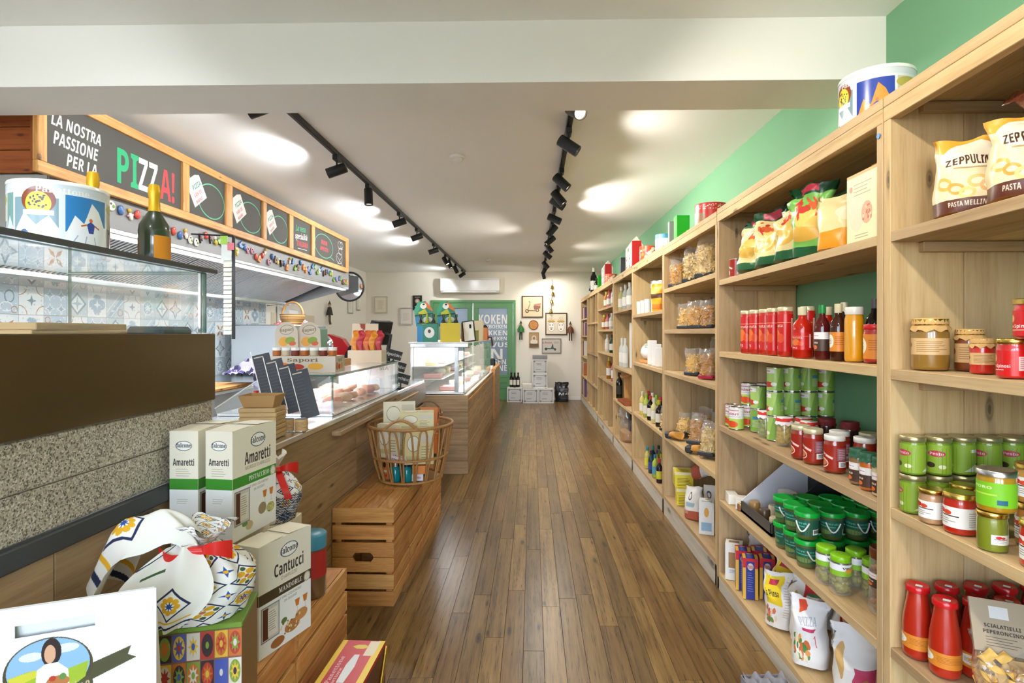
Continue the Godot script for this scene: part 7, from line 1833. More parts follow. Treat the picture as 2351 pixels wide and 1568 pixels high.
	var hp := Paint.new(160, 192, hexc("c6b8a6")); hp.ring(84, 56, 46, 34, 4, hexc("8a7a68")).text("Sapori", 84, 56, 30, hexc("6f5f4e"), "Droid Serif:700i").ell(60, 140, 36, 34, hexc("d89a3c")).ell(104, 136, 34, 26, hexc("7f9a3c")).ell(120, 160, 24, 16, hexc("c8603a"))
	g = G.new()
	g.prism(PackedVector2Array([Vector2(-0.065, 0), Vector2(0.065, 0), Vector2(0.065, 0.1), Vector2(0.04, 0.135), Vector2(0.02, 0.15), Vector2(-0.025, 0.15), Vector2(-0.05, 0.13), Vector2(-0.065, 0.1)]), 0.004)
	for k in 2: part(t, "header_card", g.mesh(), printed("display_header", hp, 0.6), Vector3(-0.115 + k * 0.12, 0.13, 0.0 - 0.02 * k), Vector3(-8, 0, 6))
	for k in 7:
		var sj := part(t, "spread_jar", lathed("spread", [[0.0, 0.0], [0.022, 0.0], [0.023, 0.004], [0.023, 0.032], [0.0, 0.032]], 16), mat("spread%d" % (k % 3), [hexc("b5652c"), hexc("c9b9a0"), hexc("7a3020")][k % 3], 0.3), Vector3(-0.155 + k * 0.052, 0.091, 0.04))
		part(sj, "spread_lid", lathed("spread_lid", [[0.024, 0.03], [0.0245, 0.046], [0.0, 0.047]], 16), M.white_gloss)
	# breadsticks and board at the far end of the chiller
	t = thing("breadstick_display", "cardboard tray of orange and red breadstick packs on the chiller", "display", Vector3(-1.23, y, -4.2))
	var bp := Paint.new(160, 96, hexc("d9c9b0")); bp.speck(18, 8, 16, [hexc("b5502c"), hexc("8a3a24")], rng, Rect2(0, 10, 160, 70)).rect(50, 30, 60, 30, hexc("eae2d4"))
	part(t, "tray", boxm(0.25, 0.09, 0.14), printed("breadstick_tray", bp, 0.6))
	part(t, "header", boxm(0.2, 0.2, 0.004), M.breadstick_tray, Vector3(-0.04, 0.09, -0.065), Vector3(-6, 0, 0))
	for k in 5: part(t, "pack", bag_mesh("stick", 0.045, 0.17, 0.03, 0.12, 51), mat("stick%d" % (k % 3), [hexc("dc8a1c"), hexc("b82a3a"), hexc("d86a2c")][k % 3], 0.3), Vector3(-0.09 + k * 0.045, 0.07, 0.01 * (k % 2)))
	single("board_block", "pale wooden block standing on the chiller beside breadsticks", "board", plank(0.14, 0.05, 0.14, 0, 6, 0.004), M.pine2, Vector3(-1.29, y, -3.72))
	# till
	t = thing("till_screen", "black touchscreen till on a jointed stand between the counters", "till", Vector3(-1.24, 0.962, -4.85))
	part(t, "foot", boxm(0.16, 0.02, 0.16, 0.005), M.black)
	g = G.new()
	g.tube([Vector3(0, 0.01, 0), Vector3(0, 0.3, 0), Vector3(0.02, 0.42, 0), Vector3(-0.06, 0.44, 0.0)], 0.018, 8)
	part(t, "stand", g.mesh(), M.black)
	part(t, "screen", boxm(0.05, 0.21, 0.24, 0.006), M.black_metal, Vector3(-0.09, 0.34, 0), Vector3(0, -25, -14))
	part(t, "display_glass", boxm(0.004, 0.18, 0.21), mat("screen_glass", hexc("3a4a5a"), 0.08), Vector3(-0.116, 0.352, 0.0), Vector3(0, -25, -14))
	var sp := Paint.new(128, 64, hexc("17181a")); sp.text("Aperitivo", 64, 32, 28, hexc("e6e2da"), "Droid Serif:700i")
	var sm := printed("aperitivo", sp, 0.5)
	for k in 3:
		t = thing("chalk_sign", "small black lettered sign on the counter, %s of three" % ["uppermost", "middle one", "lowest"][k], "sign", Vector3(-1.145 + k * 0.05, 0.962, -4.63 + k * 0.085), -6)
		g = G.new()
		g.tube([Vector3(0, 0, -0.01), Vector3(0, 0.27 - k * 0.09, -0.01)], 0.006, 6)
		part(t, "stem", g.mesh(), M.black)
		part(t, "foot", boxm(0.05, 0.008, 0.05), M.black)
		g = G.new()
		g.box(Vector3(0.13, 0.075, 0.008), Vector3.ZERO, {"all": Rect2(0, 0, 0.02, 0.02), "z": Rect2(0, 0, 1, 1)})
		part(t, "board", g.mesh(), sm, Vector3(0, 0.225 - k * 0.09, 0), Vector3(-12, 0, -14))
	# on the deli counter
	y = 1.312
	var ap := Paint.new(160, 320, hexc("2f7f6a"))
	ap.poly([[0, 0], [90, 0], [20, 150], [0, 170]], hexc("3aa07a")).poly([[60, 40], [160, 160], [160, 60], [120, 0]], hexc("d8702c")).poly([[30, 140], [90, 100], [110, 180], [40, 190]], hexc("b9b82c")).ell(80, 60, 26, 40, hexc("eceadf")).ell(84, 40, 10, 12, hexc("3a3a34")).rect(0, 200, 44, 120, hexc("2f86b8")).ell(96, 250, 40, 40, hexc("e8e6dc")).ell(96, 240, 12, 14, hexc("3a4a3c")).rect(0, 170, 160, 14, hexc("1c1c1a"))
	var am := printed("dressing_display", ap, 0.5)
	for k in 2:
		t = thing("dressing_display", ["green and orange dressing display carton at the left", "second dressing display carton with yellow tray"][k], "display", Vector3(-1.06 + k * 0.225, y, -5.72 - 0.04 * k), 8, "dressing displays on the deli counter")
		g = G.new()
		g.box(Vector3(0.2, 0.19, 0.16), Vector3.ZERO, {"all": Rect2(0, 0.56, 1, 0.44)})
		part(t, "tray", g.mesh(), am if k == 0 else mat("yellow_tray", hexc("d0b824"), 0.5))
		g = G.new()
		g.prism(PackedVector2Array([Vector2(-0.1, 0), Vector2(0.1, 0), Vector2(0.085, 0.16), Vector2(0.03, 0.25), Vector2(-0.05, 0.25), Vector2(-0.1, 0.17)]), 0.004)
		part(t, "header_card", g.mesh(), am, Vector3(-0.02, 0.17, -0.07), Vector3(-8, 0, 8))
		for j in 6: part(t, "bottle", lathed("dress", [[0.0, 0.0], [0.02, 0.0], [0.02, 0.06], [0.009, 0.08], [0.009, 0.1], [0.012, 0.1], [0.012, 0.13], [0.0, 0.13]], 12), mat("dress%d" % (j % 2), [hexc("26281c"), hexc("9cae1c")][j % 2], 0.2), Vector3(-0.07 + (j % 3) * 0.065, 0.15, 0.03 - 0.06 * (j / 3)))
	t = thing("easel_frame", "small white easel card leaning beside the dressing displays", "sign", Vector3(-0.64, y, -5.8), -10)
	part(t, "frame", frame_mesh(0.13, 0.22, 0.012, 0.015), M.black, Vector3.ZERO, Vector3(-8, 0, 8))
	part(t, "card", boxm(0.115, 0.205, 0.006), M.paper, Vector3(0, 0.008, 0.002), Vector3(-8, 0, 8))
	part(t, "strut", boxm(0.02, 0.18, 0.006), M.black, Vector3(0, 0.004, -0.05), Vector3(14, 0, 0))
	for k in 4: print_box("%s carton on the deli counter beyond the easel card, %s from the camera" % [["brown", "olive", "cream", "orange"][k], ordinal(k)], "deli_carton", "carton", Vector3(0.12, [0.2, 0.12, 0.24, 0.16][k], 0.1), mat("deli_carton%d" % k, [hexc("8a4a24"), hexc("8a8a34"), hexc("d8caa8"), hexc("c87a3c")][k], 0.5), Vector3(-0.7 + 0.02 * k, y, -6.1 - k * 0.4), 0, "cartons on the deli counter")
	t = thing("seated_doll", "small dark-haired doll in red sitting on the deli counter", "doll", Vector3(-0.66, y, -7.9))
	part(t, "body", lathed("sit_body", [[0.0, 0.0], [0.055, 0.0], [0.045, 0.09], [0.02, 0.13], [0.0, 0.13]], 12), M.red)
	part(t, "head", blob(0.04, 0.04, 0.04, 3, 0.05), mat("doll_hair", hexc("1c1412"), 0.6), Vector3(0, 0.125, 0))
	g = G.new()
	for e in [-1, 1]: g.tube([Vector3(0.02, 0.03, e * 0.025), Vector3(0.09, 0.03, e * 0.03), Vector3(0.105, -0.09, e * 0.03)], 0.014, 6)
	part(t, "legs", g.mesh(), mat("dark_trousers", hexc("3a2226"), 0.7))
	single("white_box", "white card box on the end counter", "carton", boxm(0.14, 0.1, 0.2, 0.003), M.white, Vector3(-0.74, 0.742, -9.7))
	single("card_terminal", "black card terminal standing on the end counter", "terminal", boxm(0.09, 0.2, 0.1, 0.02), M.black, Vector3(-0.72, 0.742, -10.3))

# ---------------------------------------------------------------- crates and gifts in the left foreground
func crate_mesh_parts(t: Node3D, w: float, h: float, ln: float, sd: int, upside: bool) -> void:   # pine crate: slatted ends and sides, two corner posts each end
	var sl := (h - 0.03) / 3.0
	for e in [-1, 1]:
		for k in 3:
			var y := k * (sl + 0.0145)
			if upside: y = h - sl - y
			if k == 2 and e == 1:
				var g := G.new()
				var s := -1.0 if not upside else 1.0
				var top := sl if not upside else 0.0
				var cut := top + s * 0.022
				g.prism(PackedVector2Array([Vector2(-w / 2, 0), Vector2(w / 2, 0), Vector2(w / 2, sl), Vector2(0.055, sl), Vector2(0.04, cut), Vector2(-0.04, cut), Vector2(-0.055, sl), Vector2(-w / 2, sl)]) if not upside else PackedVector2Array([Vector2(-w / 2, 0), Vector2(-0.055, 0), Vector2(-0.04, cut), Vector2(0.04, cut), Vector2(0.055, 0), Vector2(w / 2, 0), Vector2(w / 2, sl), Vector2(-w / 2, sl)]), 0.012)
				part(t, "end_slat", g.mesh(), M["pine%d" % ((sd + k) % 3)], Vector3(0, y, e * (ln / 2 - 0.006)))
			else:
				part(t, "end_slat", plank(w, sl, 0.012, 0, (sd * 3 + k) % 11), M["pine%d" % ((sd + k) % 3)], Vector3(0, y, e * (ln / 2 - 0.006)))
			part(t, "side_slat", plank(0.012, sl, ln - 0.026, 2, (sd * 5 + k + e) % 11 + 11), M["pine%d" % ((sd + k + 1) % 3)], Vector3(e * (w / 2 - 0.006), y, 0))
		for f in [-1, 1]: part(t, "corner_post", boxm(0.03, h - 0.012, 0.018), M.pine1, Vector3(e * (w / 2 - 0.028), 0.006, f * (ln / 2 - 0.022)))
	var n := 4
	for k in n: part(t, "base_slat", plank((w - 0.028) / n - 0.002, 0.012, ln - 0.026, 2, sd + k), M["pine%d" % ((sd + k) % 3)], Vector3(-w / 2 + 0.014 + (k + 0.5) * (w - 0.028) / n, h - 0.012 if upside else 0.0, 0))

func foreground() -> void:
	for k in 4:
		for tier in 2:
			var t := thing("pine_crate", "pine crate in the aisle row beside the counter, %s tier, %s from the camera" % [["lower", "upper"][tier], ordinal(k)], "crate", Vector3(-0.868, tier * 0.2515, -2.885 - 0.1875 - k * 0.3765), 0, "pine crates along the counter")
			crate_mesh_parts(t, 0.318, 0.25, 0.374, k * 2 + tier + 1, tier == 1)
	for k in 3:
		for tier in 2:
			var t := thing("pine_crate", "pine crate under the gift boxes, %s tier, %s from the far end" % [["lower", "upper"][tier], ordinal(k)], "crate", Vector3(-0.868, tier * 0.2515, -2.155 + 0.231 + k * 0.4635), 0, "pine crates under the gift boxes")
			crate_mesh_parts(t, 0.318, 0.25, 0.461, k * 2 + tier + 12, tier == 1)
	rattan_basket()
	gift_boxes()
	pouches()


func rattan_basket() -> void:
	var t := thing("rattan_basket", "open oval rattan basket of looped cane filled with packets", "basket", Vector3(-0.755, 0.503, -3.5))
	var h := 0.37
	var rad := func(q: float): return Vector2(lerpf(0.19, 0.262, pow(q, 0.8)), lerpf(0.2, 0.29, pow(q, 0.8)))
	var hoop := func(q: float, lift := 0.0):
		var out := []
		var rr: Vector2 = rad.call(q)
		for i in 40:
			var a := TAU * i / 40
			out.append(Vector3(sin(a) * rr.x, 0.012 + q * (h - 0.02) + lift * maxf(0.0, sin(a * 2.0 - 0.6)), cos(a) * rr.y))
		return out
	for q in [0.0, 0.4, 0.94]:
		var g := G.new()
		g.tube(hoop.call(q, 0.0), 0.0095 if q > 0.9 else 0.008, 7, true)
		part(t, "hoop", g.mesh(), M.rattan)
	for i in 18:
		var g := G.new()
		var pts := []
		for k in 21:
			var u := k / 20.0
			var a := TAU * (i + 0.5) / 18 + (0.145 if u > 0.5 else -0.145) * sin(minf(u, 1.0 - u) * PI)
			var q: float = 0.92 * sin(u * PI)
			var rr: Vector2 = rad.call(q)
			a = TAU * (i + 0.5) / 18 + 0.15 * (2.0 * u - 1.0) * (1.0 if absf(2.0 * u - 1.0) > 0.4 else absf(2.0 * u - 1.0) / 0.4 * 1.0)
			q = 0.92 * (1.0 - pow(absf(2.0 * u - 1.0), 4.0))
			rr = rad.call(q)
			pts.append(Vector3(sin(a) * rr.x, 0.012 + q * (h - 0.02), cos(a) * rr.y))
		g.tube(pts, 0.0055, 5)
		part(t, "cane_loop", g.mesh(), M.rattan)
	for e in [-1, 1]:
		var g := G.new()
		var pts := []
		for k in 11:
			var u := k / 10.0
			pts.append(Vector3(-0.1 + 0.2 * u, h - 0.03 + 0.055 * sin(u * PI), e * 0.268))
		g.tube(pts, 0.0085, 6)
		part(t, "handle", g.mesh(), M.rattan)
	part(t, "floor", lathed("basket_floor", [[0.0, 0.006], [0.172, 0.006], [0.172, 0.012], [0.0, 0.012]], 30), M.rattan)
	# packets lying in it
	var cols := [hexc("d8cf9a"), hexc("e4dcc0"), hexc("d9c88a"), hexc("ddd0ac")]
	var cream := []
	for k in 4:
		var p := Paint.new(192, 128, cols[k])
		p.ell(60, 50, 40, 30, hexc("e8e2cc")).ring(60, 50, 40, 30, 3, hexc("8a8264")).rect(110, 14, 74, 34, hexc("cfc8b4")).lines(112, 60, 60, 5, 10, 3, hexc("8f876a"), rng).rect(10, 96, 90, 16, hexc("c2b47a"))
		cream.append(printed("biscuit_carton%d" % k, p, 0.5))
	var orange := Paint.new(128, 128, hexc("d8824c")); orange.ell(54, 36, 30, 18, hexc("2a2420")).rect(20, 70, 80, 14, hexc("e8d8c4")).rect(70, 96, 40, 14, hexc("c83a2c"))
	var om := printed("orange_packet", orange, 0.4)
	var hp := Paint.new(192, 96, hexc("e6e4ea")); hp.text("HeRo", 96, 48, 44, hexc("a8203c"), "Droid Serif:700i")
	var hm := printed("white_packet", hp, 0.4)
	var b := Vector3(-0.755, 0.503, -3.5)
	var items := [["cream biscuit carton lying on top at the near side of basket", cream[0], Vector3(0.2, 0.1, 0.13), Vector3(0.06, 0.325, 0.1), Vector3(0, 10, 0)], ["wide cream carton leaning upright at the back of basket", cream[1], Vector3(0.2, 0.2, 0.05), Vector3(-0.09, 0.26, -0.09), Vector3(-14, 16, 0)], ["orange packet with dark oval standing at the back", om, Vector3(0.12, 0.18, 0.03), Vector3(0.09, 0.24, -0.12), Vector3(-8, -14, 0)], ["cream carton upright inside the basket's right side", cream[2], Vector3(0.17, 0.2, 0.06), Vector3(0.08, 0.12, 0.13), Vector3(0, 8, 0)], ["cream carton upright inside the basket's left side", cream[3], Vector3(0.15, 0.2, 0.05), Vector3(-0.1, 0.15, 0.1), Vector3(0, -14, 0)], ["white packet with red lettering slanting in the basket", hm, Vector3(0.11, 0.03, 0.04), Vector3(-0.045, 0.14, 0.16), Vector3(10, 0, -16)], ["small orange packet at the basket's lower left", om, Vector3(0.05, 0.12, 0.04), Vector3(-0.125, 0.016, 0.08), Vector3(0, -30, 0)], ["orange sweets packet low on the right of basket", mat("orange_sweets", hexc("e0821c"), 0.4), Vector3(0.09, 0.05, 0.05), Vector3(0.085, 0.062, 0.135), Vector3(0, 10, 0)], ["dark packet low in the middle of basket", M.black, Vector3(0.13, 0.09, 0.06), Vector3(-0.01, 0.016, 0.085), Vector3(0, 0, 0)], ["white packet lying on the basket floor", hm, Vector3(0.07, 0.04, 0.05), Vector3(0.065, 0.016, 0.115), Vector3(0, 12, 0)], ["orange packet against the far right of basket", mat("orange_deep", hexc("d8701c"), 0.4), Vector3(0.04, 0.12, 0.05), Vector3(0.155, 0.16, 0.02), Vector3(0, 0, 0)], ["dark brown carton filling the middle of basket", mat("choc", hexc("3a2a22"), 0.5), Vector3(0.2, 0.22, 0.14), Vector3(-0.01, 0.016, -0.05), Vector3(0, 6, 0)]]
	for q in items:
		var s := print_box(q[0], "packet", "packet", q[2], q[1], b + q[3], 0, "packets in the rattan basket")
		s.rotation_degrees = q[4]
	for k in 2:
		var bt := thing("teal_bottle", "small teal bottle with %s at the front of the rattan basket" % ["clear cap, left", "black cap, right"][k], "bottle", b + Vector3(-0.06 + k * 0.068, 0.016, 0.146), 0, "teal bottles")
		part(bt, "body", lathed("teal", [[0.0, 0.0], [0.029, 0.0], [0.032, 0.006], [0.032, 0.075], [0.022, 0.09], [0.0, 0.09]], 16), mat("teal_glass", hexc("0f7f86"), 0.15))
		part(bt, "cap", lathed("teal_cap", [[0.022, 0.088], [0.023, 0.115], [0.0, 0.117]], 14), [M.silver, M.black][k])
	# second, shallower basket
	single("display_box", "black and white box under the small wicker basket", "carton", boxm(0.22, 0.19, 0.24, 0.004), M.black, Vector3(-0.79, 0.503, -4.22))
	t = thing("wicker_basket", "small round wicker basket with arched handle and white cloth", "basket", Vector3(-0.785, 0.694, -4.22))
	part(t, "bowl", lathed("wicker_bowl", [[0.0, 0.0], [0.085, 0.0], [0.1, 0.05], [0.115, 0.11], [0.108, 0.11], [0.09, 0.05], [0.0, 0.012]], 28), weave())
	part(t, "cloth", lathed("wicker_cloth", [[0.0, 0.07], [0.095, 0.09], [0.106, 0.105], [0.112, 0.112]], 20), M.white)
	var g3 := G.new()
	g3.tube(arc(0.1, 0.1, 14, 0.1), 0.007, 6)
	part(t, "handle", g3.mesh(), mat("dark_cane", hexc("7a5a3c"), 0.6))
	t = thing("wicker_tray", "flat wicker tray behind the rattan basket by the counter", "tray", Vector3(-0.94, 0.503, -3.98))
	part(t, "bowl", lathed("wicker_tray", [[0.0, 0.0], [0.08, 0.0], [0.085, 0.2], [0.09, 0.26], [0.083, 0.26], [0.07, 0.02], [0.0, 0.02]], 26), weave())


func biscuit_paint(front: bool, name_: String, sub: String, band: Color) -> Paint:
	var w := 360 if front else 150
	var p := Paint.new(w, 540, hexc("ece4cf"))
	var lower := hexc("f2f0ea")
	p.rect(0, 250, w, 290, lower)
	var cx := w * (0.56 if front else 0.5)
	p.ell(cx, 72, 62 if front else 44, 36 if front else 24, hexc("4a5568")).ell(cx, 72, 57 if front else 41, 32 if front else 21, hexc("f4f1e8"))
	p.text("falcone", cx, 70, 42 if front else 27, hexc("1f2024"), "Droid Serif:700i", 0.78)
	p.text(name_, cx, 152, 84 if front else 44, hexc("2b2a28"), "Droid Sans:700", 0.6)
	if front: p.text(sub, cx, 200, 24, hexc("8a8068"), "Droid Sans:400", 0.9)
	else: p.lines(w * 0.22, 184, w * 0.56, 4, 11, 2, hexc("a39a84"), rng)
	p.rect(0, 232, w, 52, band)
	if front:
		p.text("PISTACCHIO" if name_ == "Amaretti" else "MANDORLE", cx + 10, 258, 32, hexc("f4f4ec"), "Droid Serif:700", 0.85)
		p.ell(w * 0.92, 262, 24, 26, hexc("e8e2d2")).ring(w * 0.92, 262, 20, 22, 3, hexc("8f876f"))
		p.text("E VINO LIQUOROSO", cx + 10, 300, 17, hexc("8a8270"), "Droid Sans:400").text("DA DESSERT", cx + 10, 322, 17, hexc("8a8270"), "Droid Sans:400")
		for k in 2:
			var gx := w * (0.72 + 0.16 * k)
			p.poly([[gx - 18, 350], [gx + 18, 350], [gx + 10, 386], [gx - 10, 386]], hexc("cf7a2a")).line(gx, 386, gx, 414, 3, hexc("c9c9c9")).rect(gx - 11, 413, 22, 3, hexc("c9c9c9"))
		if name_ == "Amaretti":
			p.ell(w * 0.66, 438, 34, 30, hexc("9a8468")).ell(w * 0.86, 452, 36, 26, hexc("b9b46a")).speck(16, 3, 6, [hexc("6f8a3c"), hexc("d8d0a0")], rng, Rect2(w * 0.78, 432, 60, 40)).ell(w * 0.36, 492, 30, 22, hexc("c9b48c")).ell(w * 0.26, 476, 22, 12, hexc("5f8f3c"))
		else:
			p.ell(w * 0.62, 470, 54, 30, hexc("b5793e")).ell(w * 0.8, 440, 46, 28, hexc("c98d50")).ell(w * 0.34, 506, 46, 24, hexc("a3662f")).speck(22, 4, 8, [hexc("e8d2a8"), hexc("8a4f24")], rng, Rect2(w * 0.4, 430, 150, 60)).ell(w * 0.46, 420, 20, 14, hexc("5f7a3c"))
		p.rect(14, 300, 120, 170, hexc("8a8a88")).rect(20, 306, 108, 158, hexc("cfc9c0")).rect(26, 310, 34, 150, hexc("5a2c1a")).rect(58, 322, 64, 130, hexc("e6dfce")).lines(64, 334, 50, 9, 11, 3, hexc("8a8474"), rng)
	else:
		p.lines(w * 0.26, 330, w * 0.5, 3, 10, 2, hexc("b0a894"), rng).lines(w * 0.26, 470, w * 0.5, 3, 12, 3, hexc("8f8874"), rng)
	return p

func gift_boxes() -> void:
	var list := [["white Amaretti carton with green band, standing right of its twin", "Amaretti", "MORBIDI D'ABRUZZO", hexc("3f8f2c"), Vector3(-0.856, 0.8175, -1.657), -8.0], ["white Amaretti carton with green band, left against the counter", "Amaretti", "MORBIDI D'ABRUZZO", hexc("3f8f2c"), Vector3(-0.967, 0.8175, -1.66), -2.0], ["cream Cantucci carton with brown band in the foreground", "Cantucci", "D'ABRUZZO", hexc("4a3c22"), Vector3(-0.752, 0.503, -1.64), -19.0], ["cream carton under the right Amaretti carton", "Cantucci", "D'ABRUZZO", hexc("4a3c22"), Vector3(-0.878, 0.503, -1.675), -3.0], ["cream carton under the left Amaretti carton", "Cantucci", "D'ABRUZZO", hexc("4a3c22"), Vector3(-0.975, 0.503, -1.675), 0.0]]
	for k in 5:
		var q: Array = list[k]
		if not M.has("carton_front" + q[1]):
			printed("carton_front" + q[1], biscuit_paint(true, q[1], q[2], q[3]), 0.45)
			printed("carton_side" + q[1], biscuit_paint(false, q[1], q[2], q[3]), 0.45)
		var t := thing("biscuit_carton", q[0], "carton", q[4], q[5], "biscuit cartons on the crates")
		var s := Vector3(0.082, 0.31, 0.205)
		part(t, "body", boxm(s.x - 0.002, s.y, s.z - 0.002, 0.001), mat("carton_cream", hexc("ece2c8"), 0.5))
		var g := G.new()
		g.box(Vector3(0.001, s.y, s.z), Vector3(s.x / 2, 0, 0), {"all": Rect2(0.01, 0.01, 0.01, 0.01), "x": Rect2(0, 0, 1, 1)})
		part(t, "printed_front", g.mesh(), M["carton_front" + q[1]])
		g = G.new()
		g.box(Vector3(s.x, s.y, 0.001), Vector3(0, 0, s.z / 2), {"all": Rect2(0.01, 0.01, 0.01, 0.01), "z": Rect2(0, 0, 1, 1)})
		part(t, "printed_end", g.mesh(), M["carton_side" + q[1]])
		for e in [-1, 1]: part(t, "top_flap", boxm(s.x * 0.98, 0.0015, s.z * 0.4), M.carton_cream, Vector3(0, s.y + 0.001, e * s.z * 0.26), Vector3(e * 3, 0, 0))
	# white gift carton with handle slot and country-woman emblem
	var p := Paint.new(640, 480, hexc("eff0f2"))
	p.poly([[117, 180], [202, 160], [218, 190], [194, 194], [112, 207], [136, 193]], hexc("4c4a2c")).poly([[432, 127], [563, 104], [553, 120], [579, 128], [448, 155]], hexc("4c4a2c"))
	p.ell(325, 124, 125, 61, hexc("4a4128")).ell(325, 118, 116, 53, hexc("8db6dc")).poly([[212, 127], [268, 120], [350, 131], [438, 118], [428, 147], [382, 164], [268, 165], [223, 148]], hexc("9cb52c")).poly([[212, 127], [284, 119], [317, 127], [227, 144]], hexc("cfc83a"))
	p.ell(276, 94, 33, 8, hexc("dfeaf4")).ell(374, 87, 36, 8, hexc("dfeaf4"))
	p.ell(332, 91, 28, 26, hexc("2c1c16")).ell(328, 94, 16, 17, hexc("d8a584")).poly([[292, 120], [315, 111], [350, 111], [379, 127], [382, 157], [286, 160]], hexc("efece8")).ell(350, 147, 33, 11, hexc("b5743c")).ell(335, 140, 10, 5, hexc("b83a24")).ell(364, 139, 10, 6, hexc("5f8a3c"))
	p.poly([[202, 160], [325, 177], [448, 144], [451, 172], [325, 203], [204, 189]], hexc("4c4a2c"))
	p.text("Bella Contadina", 328, 177, 34, hexc("cdb68a"), "Droid Serif:700i", 0.85, -0.14)
	p.text("€ 29,95", 410, 46, 15, hexc("a8a8ac"), "Droid Sans:400")
	p.ell(500, 262, 74, 48, hexc("c42c2c")).ell(500, 282, 64, 46, hexc("4a3a26")).ell(250, 270, 50, 20, hexc("b8342c")).rect(190, 270, 120, 150, hexc("9c3a1c")).rect(430, 290, 140, 150, hexc("8a5a24"))
	var t := thing("gift_carton_with_handle", "large white gift carton with handle slot and oval emblem, nearest camera", "carton", Vector3(-0.842, 0.503, -0.99), 24)
	var w := 0.315; var h := 0.44
	var m := printed("gift_carton_print", p, 0.3)
	var g := G.new()   # front sheet with a slot cut out
	var sx := 0.012; var sy := 0.4; var sw := 0.11; var sh := 0.02
	var xs := [-w / 2, sx - sw / 2, sx + sw / 2, w / 2]; var ys := [0.0, sy - sh / 2, sy + sh / 2, h]
	for i in 3:
		for j in 3:
			if i == 1 and j == 1: continue
			g.quad(Vector3(xs[i], ys[j], 0.055), Vector3(xs[i + 1], ys[j], 0.055), Vector3(xs[i + 1], ys[j + 1], 0.055), Vector3(xs[i], ys[j + 1], 0.055), Vector3(0, 0, 1), Rect2((xs[i] + w / 2) / w, 1.0 - ys[j + 1] / h, (xs[i + 1] - xs[i]) / w, (ys[j + 1] - ys[j]) / h))
	part(t, "printed_front", g.mesh(), m)
	var back := G.new()
	back.bbox(Vector3(w - 0.008, sqrt(h * h + 0.0112), 0.003), 0.0)
	part(t, "sloping_back", back.mesh(), M.white_gloss, Vector3(0, 0, -0.055), Vector3(rad_to_deg(atan2(0.106, h)), 0, 0))
	for e in [-1, 1]:
		var sd := G.new()
		sd.xf = Transform3D(Basis(Vector3.UP, -PI / 2), Vector3.ZERO)
		sd.prism(PackedVector2Array([Vector2(-0.053, 0), Vector2(0.053, 0), Vector2(0.053, h - 0.004)]), 0.002)
		part(t, "side", sd.mesh(), M.white_gloss, Vector3(e * (w / 2 - 0.0016), 0, 0))
	part(t, "bottom", boxm(w, 0.003, 0.107), M.white_gloss)
	# red and yellow carton on the floor
	var rp := Paint.new(256, 384, hexc("c8141e"))
	rp.rect(0, 0, 30, 384, hexc("f0c80c")).rect(218, 0, 38, 384, hexc("f0c80c")).rect(170, 4, 60, 92, hexc("eadcb8")).poly([[80, 40], [110, 28], [150, 28], [180, 40], [150, 54], [110, 54]], hexc("e6c82c"))
	rp.text("Panettone", 62, 180, 34, hexc("f0d8d8"), "Droid Serif:700i", 0.9, -PI / 2).text("Panettone", 90, 230, 26, hexc("f0d8d8"), "Droid Serif:700i", 0.9, -PI / 2)
	rp.poly([[120, 90], [150, 90], [160, 160], [150, 250], [110, 250], [106, 150]], hexc("e8eae6")).ell(170, 320, 26, 12, hexc("f2ece4")).poly([[104, 270], [132, 262], [110, 340], [90, 330]], hexc("e8b8a0"))
	t = thing("red_gift_carton", "red and yellow panettone carton standing on the floor by the crates", "carton", Vector3(-0.578, 0, -1.74), -2)
	g = G.new()
	g.box(Vector3(0.145, 0.352, 0.36), Vector3.ZERO, {"all": Rect2(0.3, 0.9, 0.1, 0.1), "y": Rect2(0, 0, 1, 1)})
	part(t, "carton", g.mesh(), printed("red_carton_print", rp, 0.35))
	part(t, "side_panel", boxm(0.002, 0.33, 0.34), mat("mahogany", hexc("5a3020"), 0.4), Vector3(0.0735, 0.01, 0))
	g = G.new()
	g.tube([Vector3(0.078, 0.34, -0.17), Vector3(0.083, 0.2, -0.05), Vector3(0.083, 0.1, 0.1), Vector3(0.078, 0.02, 0.17)], 0.008, 5)
	part(t, "gold_ribbon", g.mesh(), M.gold)
	# grey egg tray on the floor by the shelves
	t = thing("egg_tray", "grey moulded pulp egg tray on the floor before the flour bags", "egg tray", Vector3(0.915, 0, -2.16), 4)
	g = G.new()
	g.grid(40, 24, func(u, q): return Vector3((u - 0.5) * 0.16, 0.05 + 0.014 * cos(u * TAU * 3.0) * cos(q * TAU * 2.0), (q - 0.5) * 0.2))
	part(t, "cups", g.mesh(), mat("pulp", hexc("8d8a90"), 0.9))
	part(t, "skirt", frame_tray(0.165, 0.205, 0.048), M.pulp)

func frame_tray(w: float, d: float, h: float) -> ArrayMesh:
	var g := G.new()
	for e in [-1, 1]:
		g.box(Vector3(w, h, 0.004), Vector3(0, 0, e * d / 2))
		g.box(Vector3(0.004, h, d), Vector3(e * w / 2, 0, 0))
	return g.mesh()

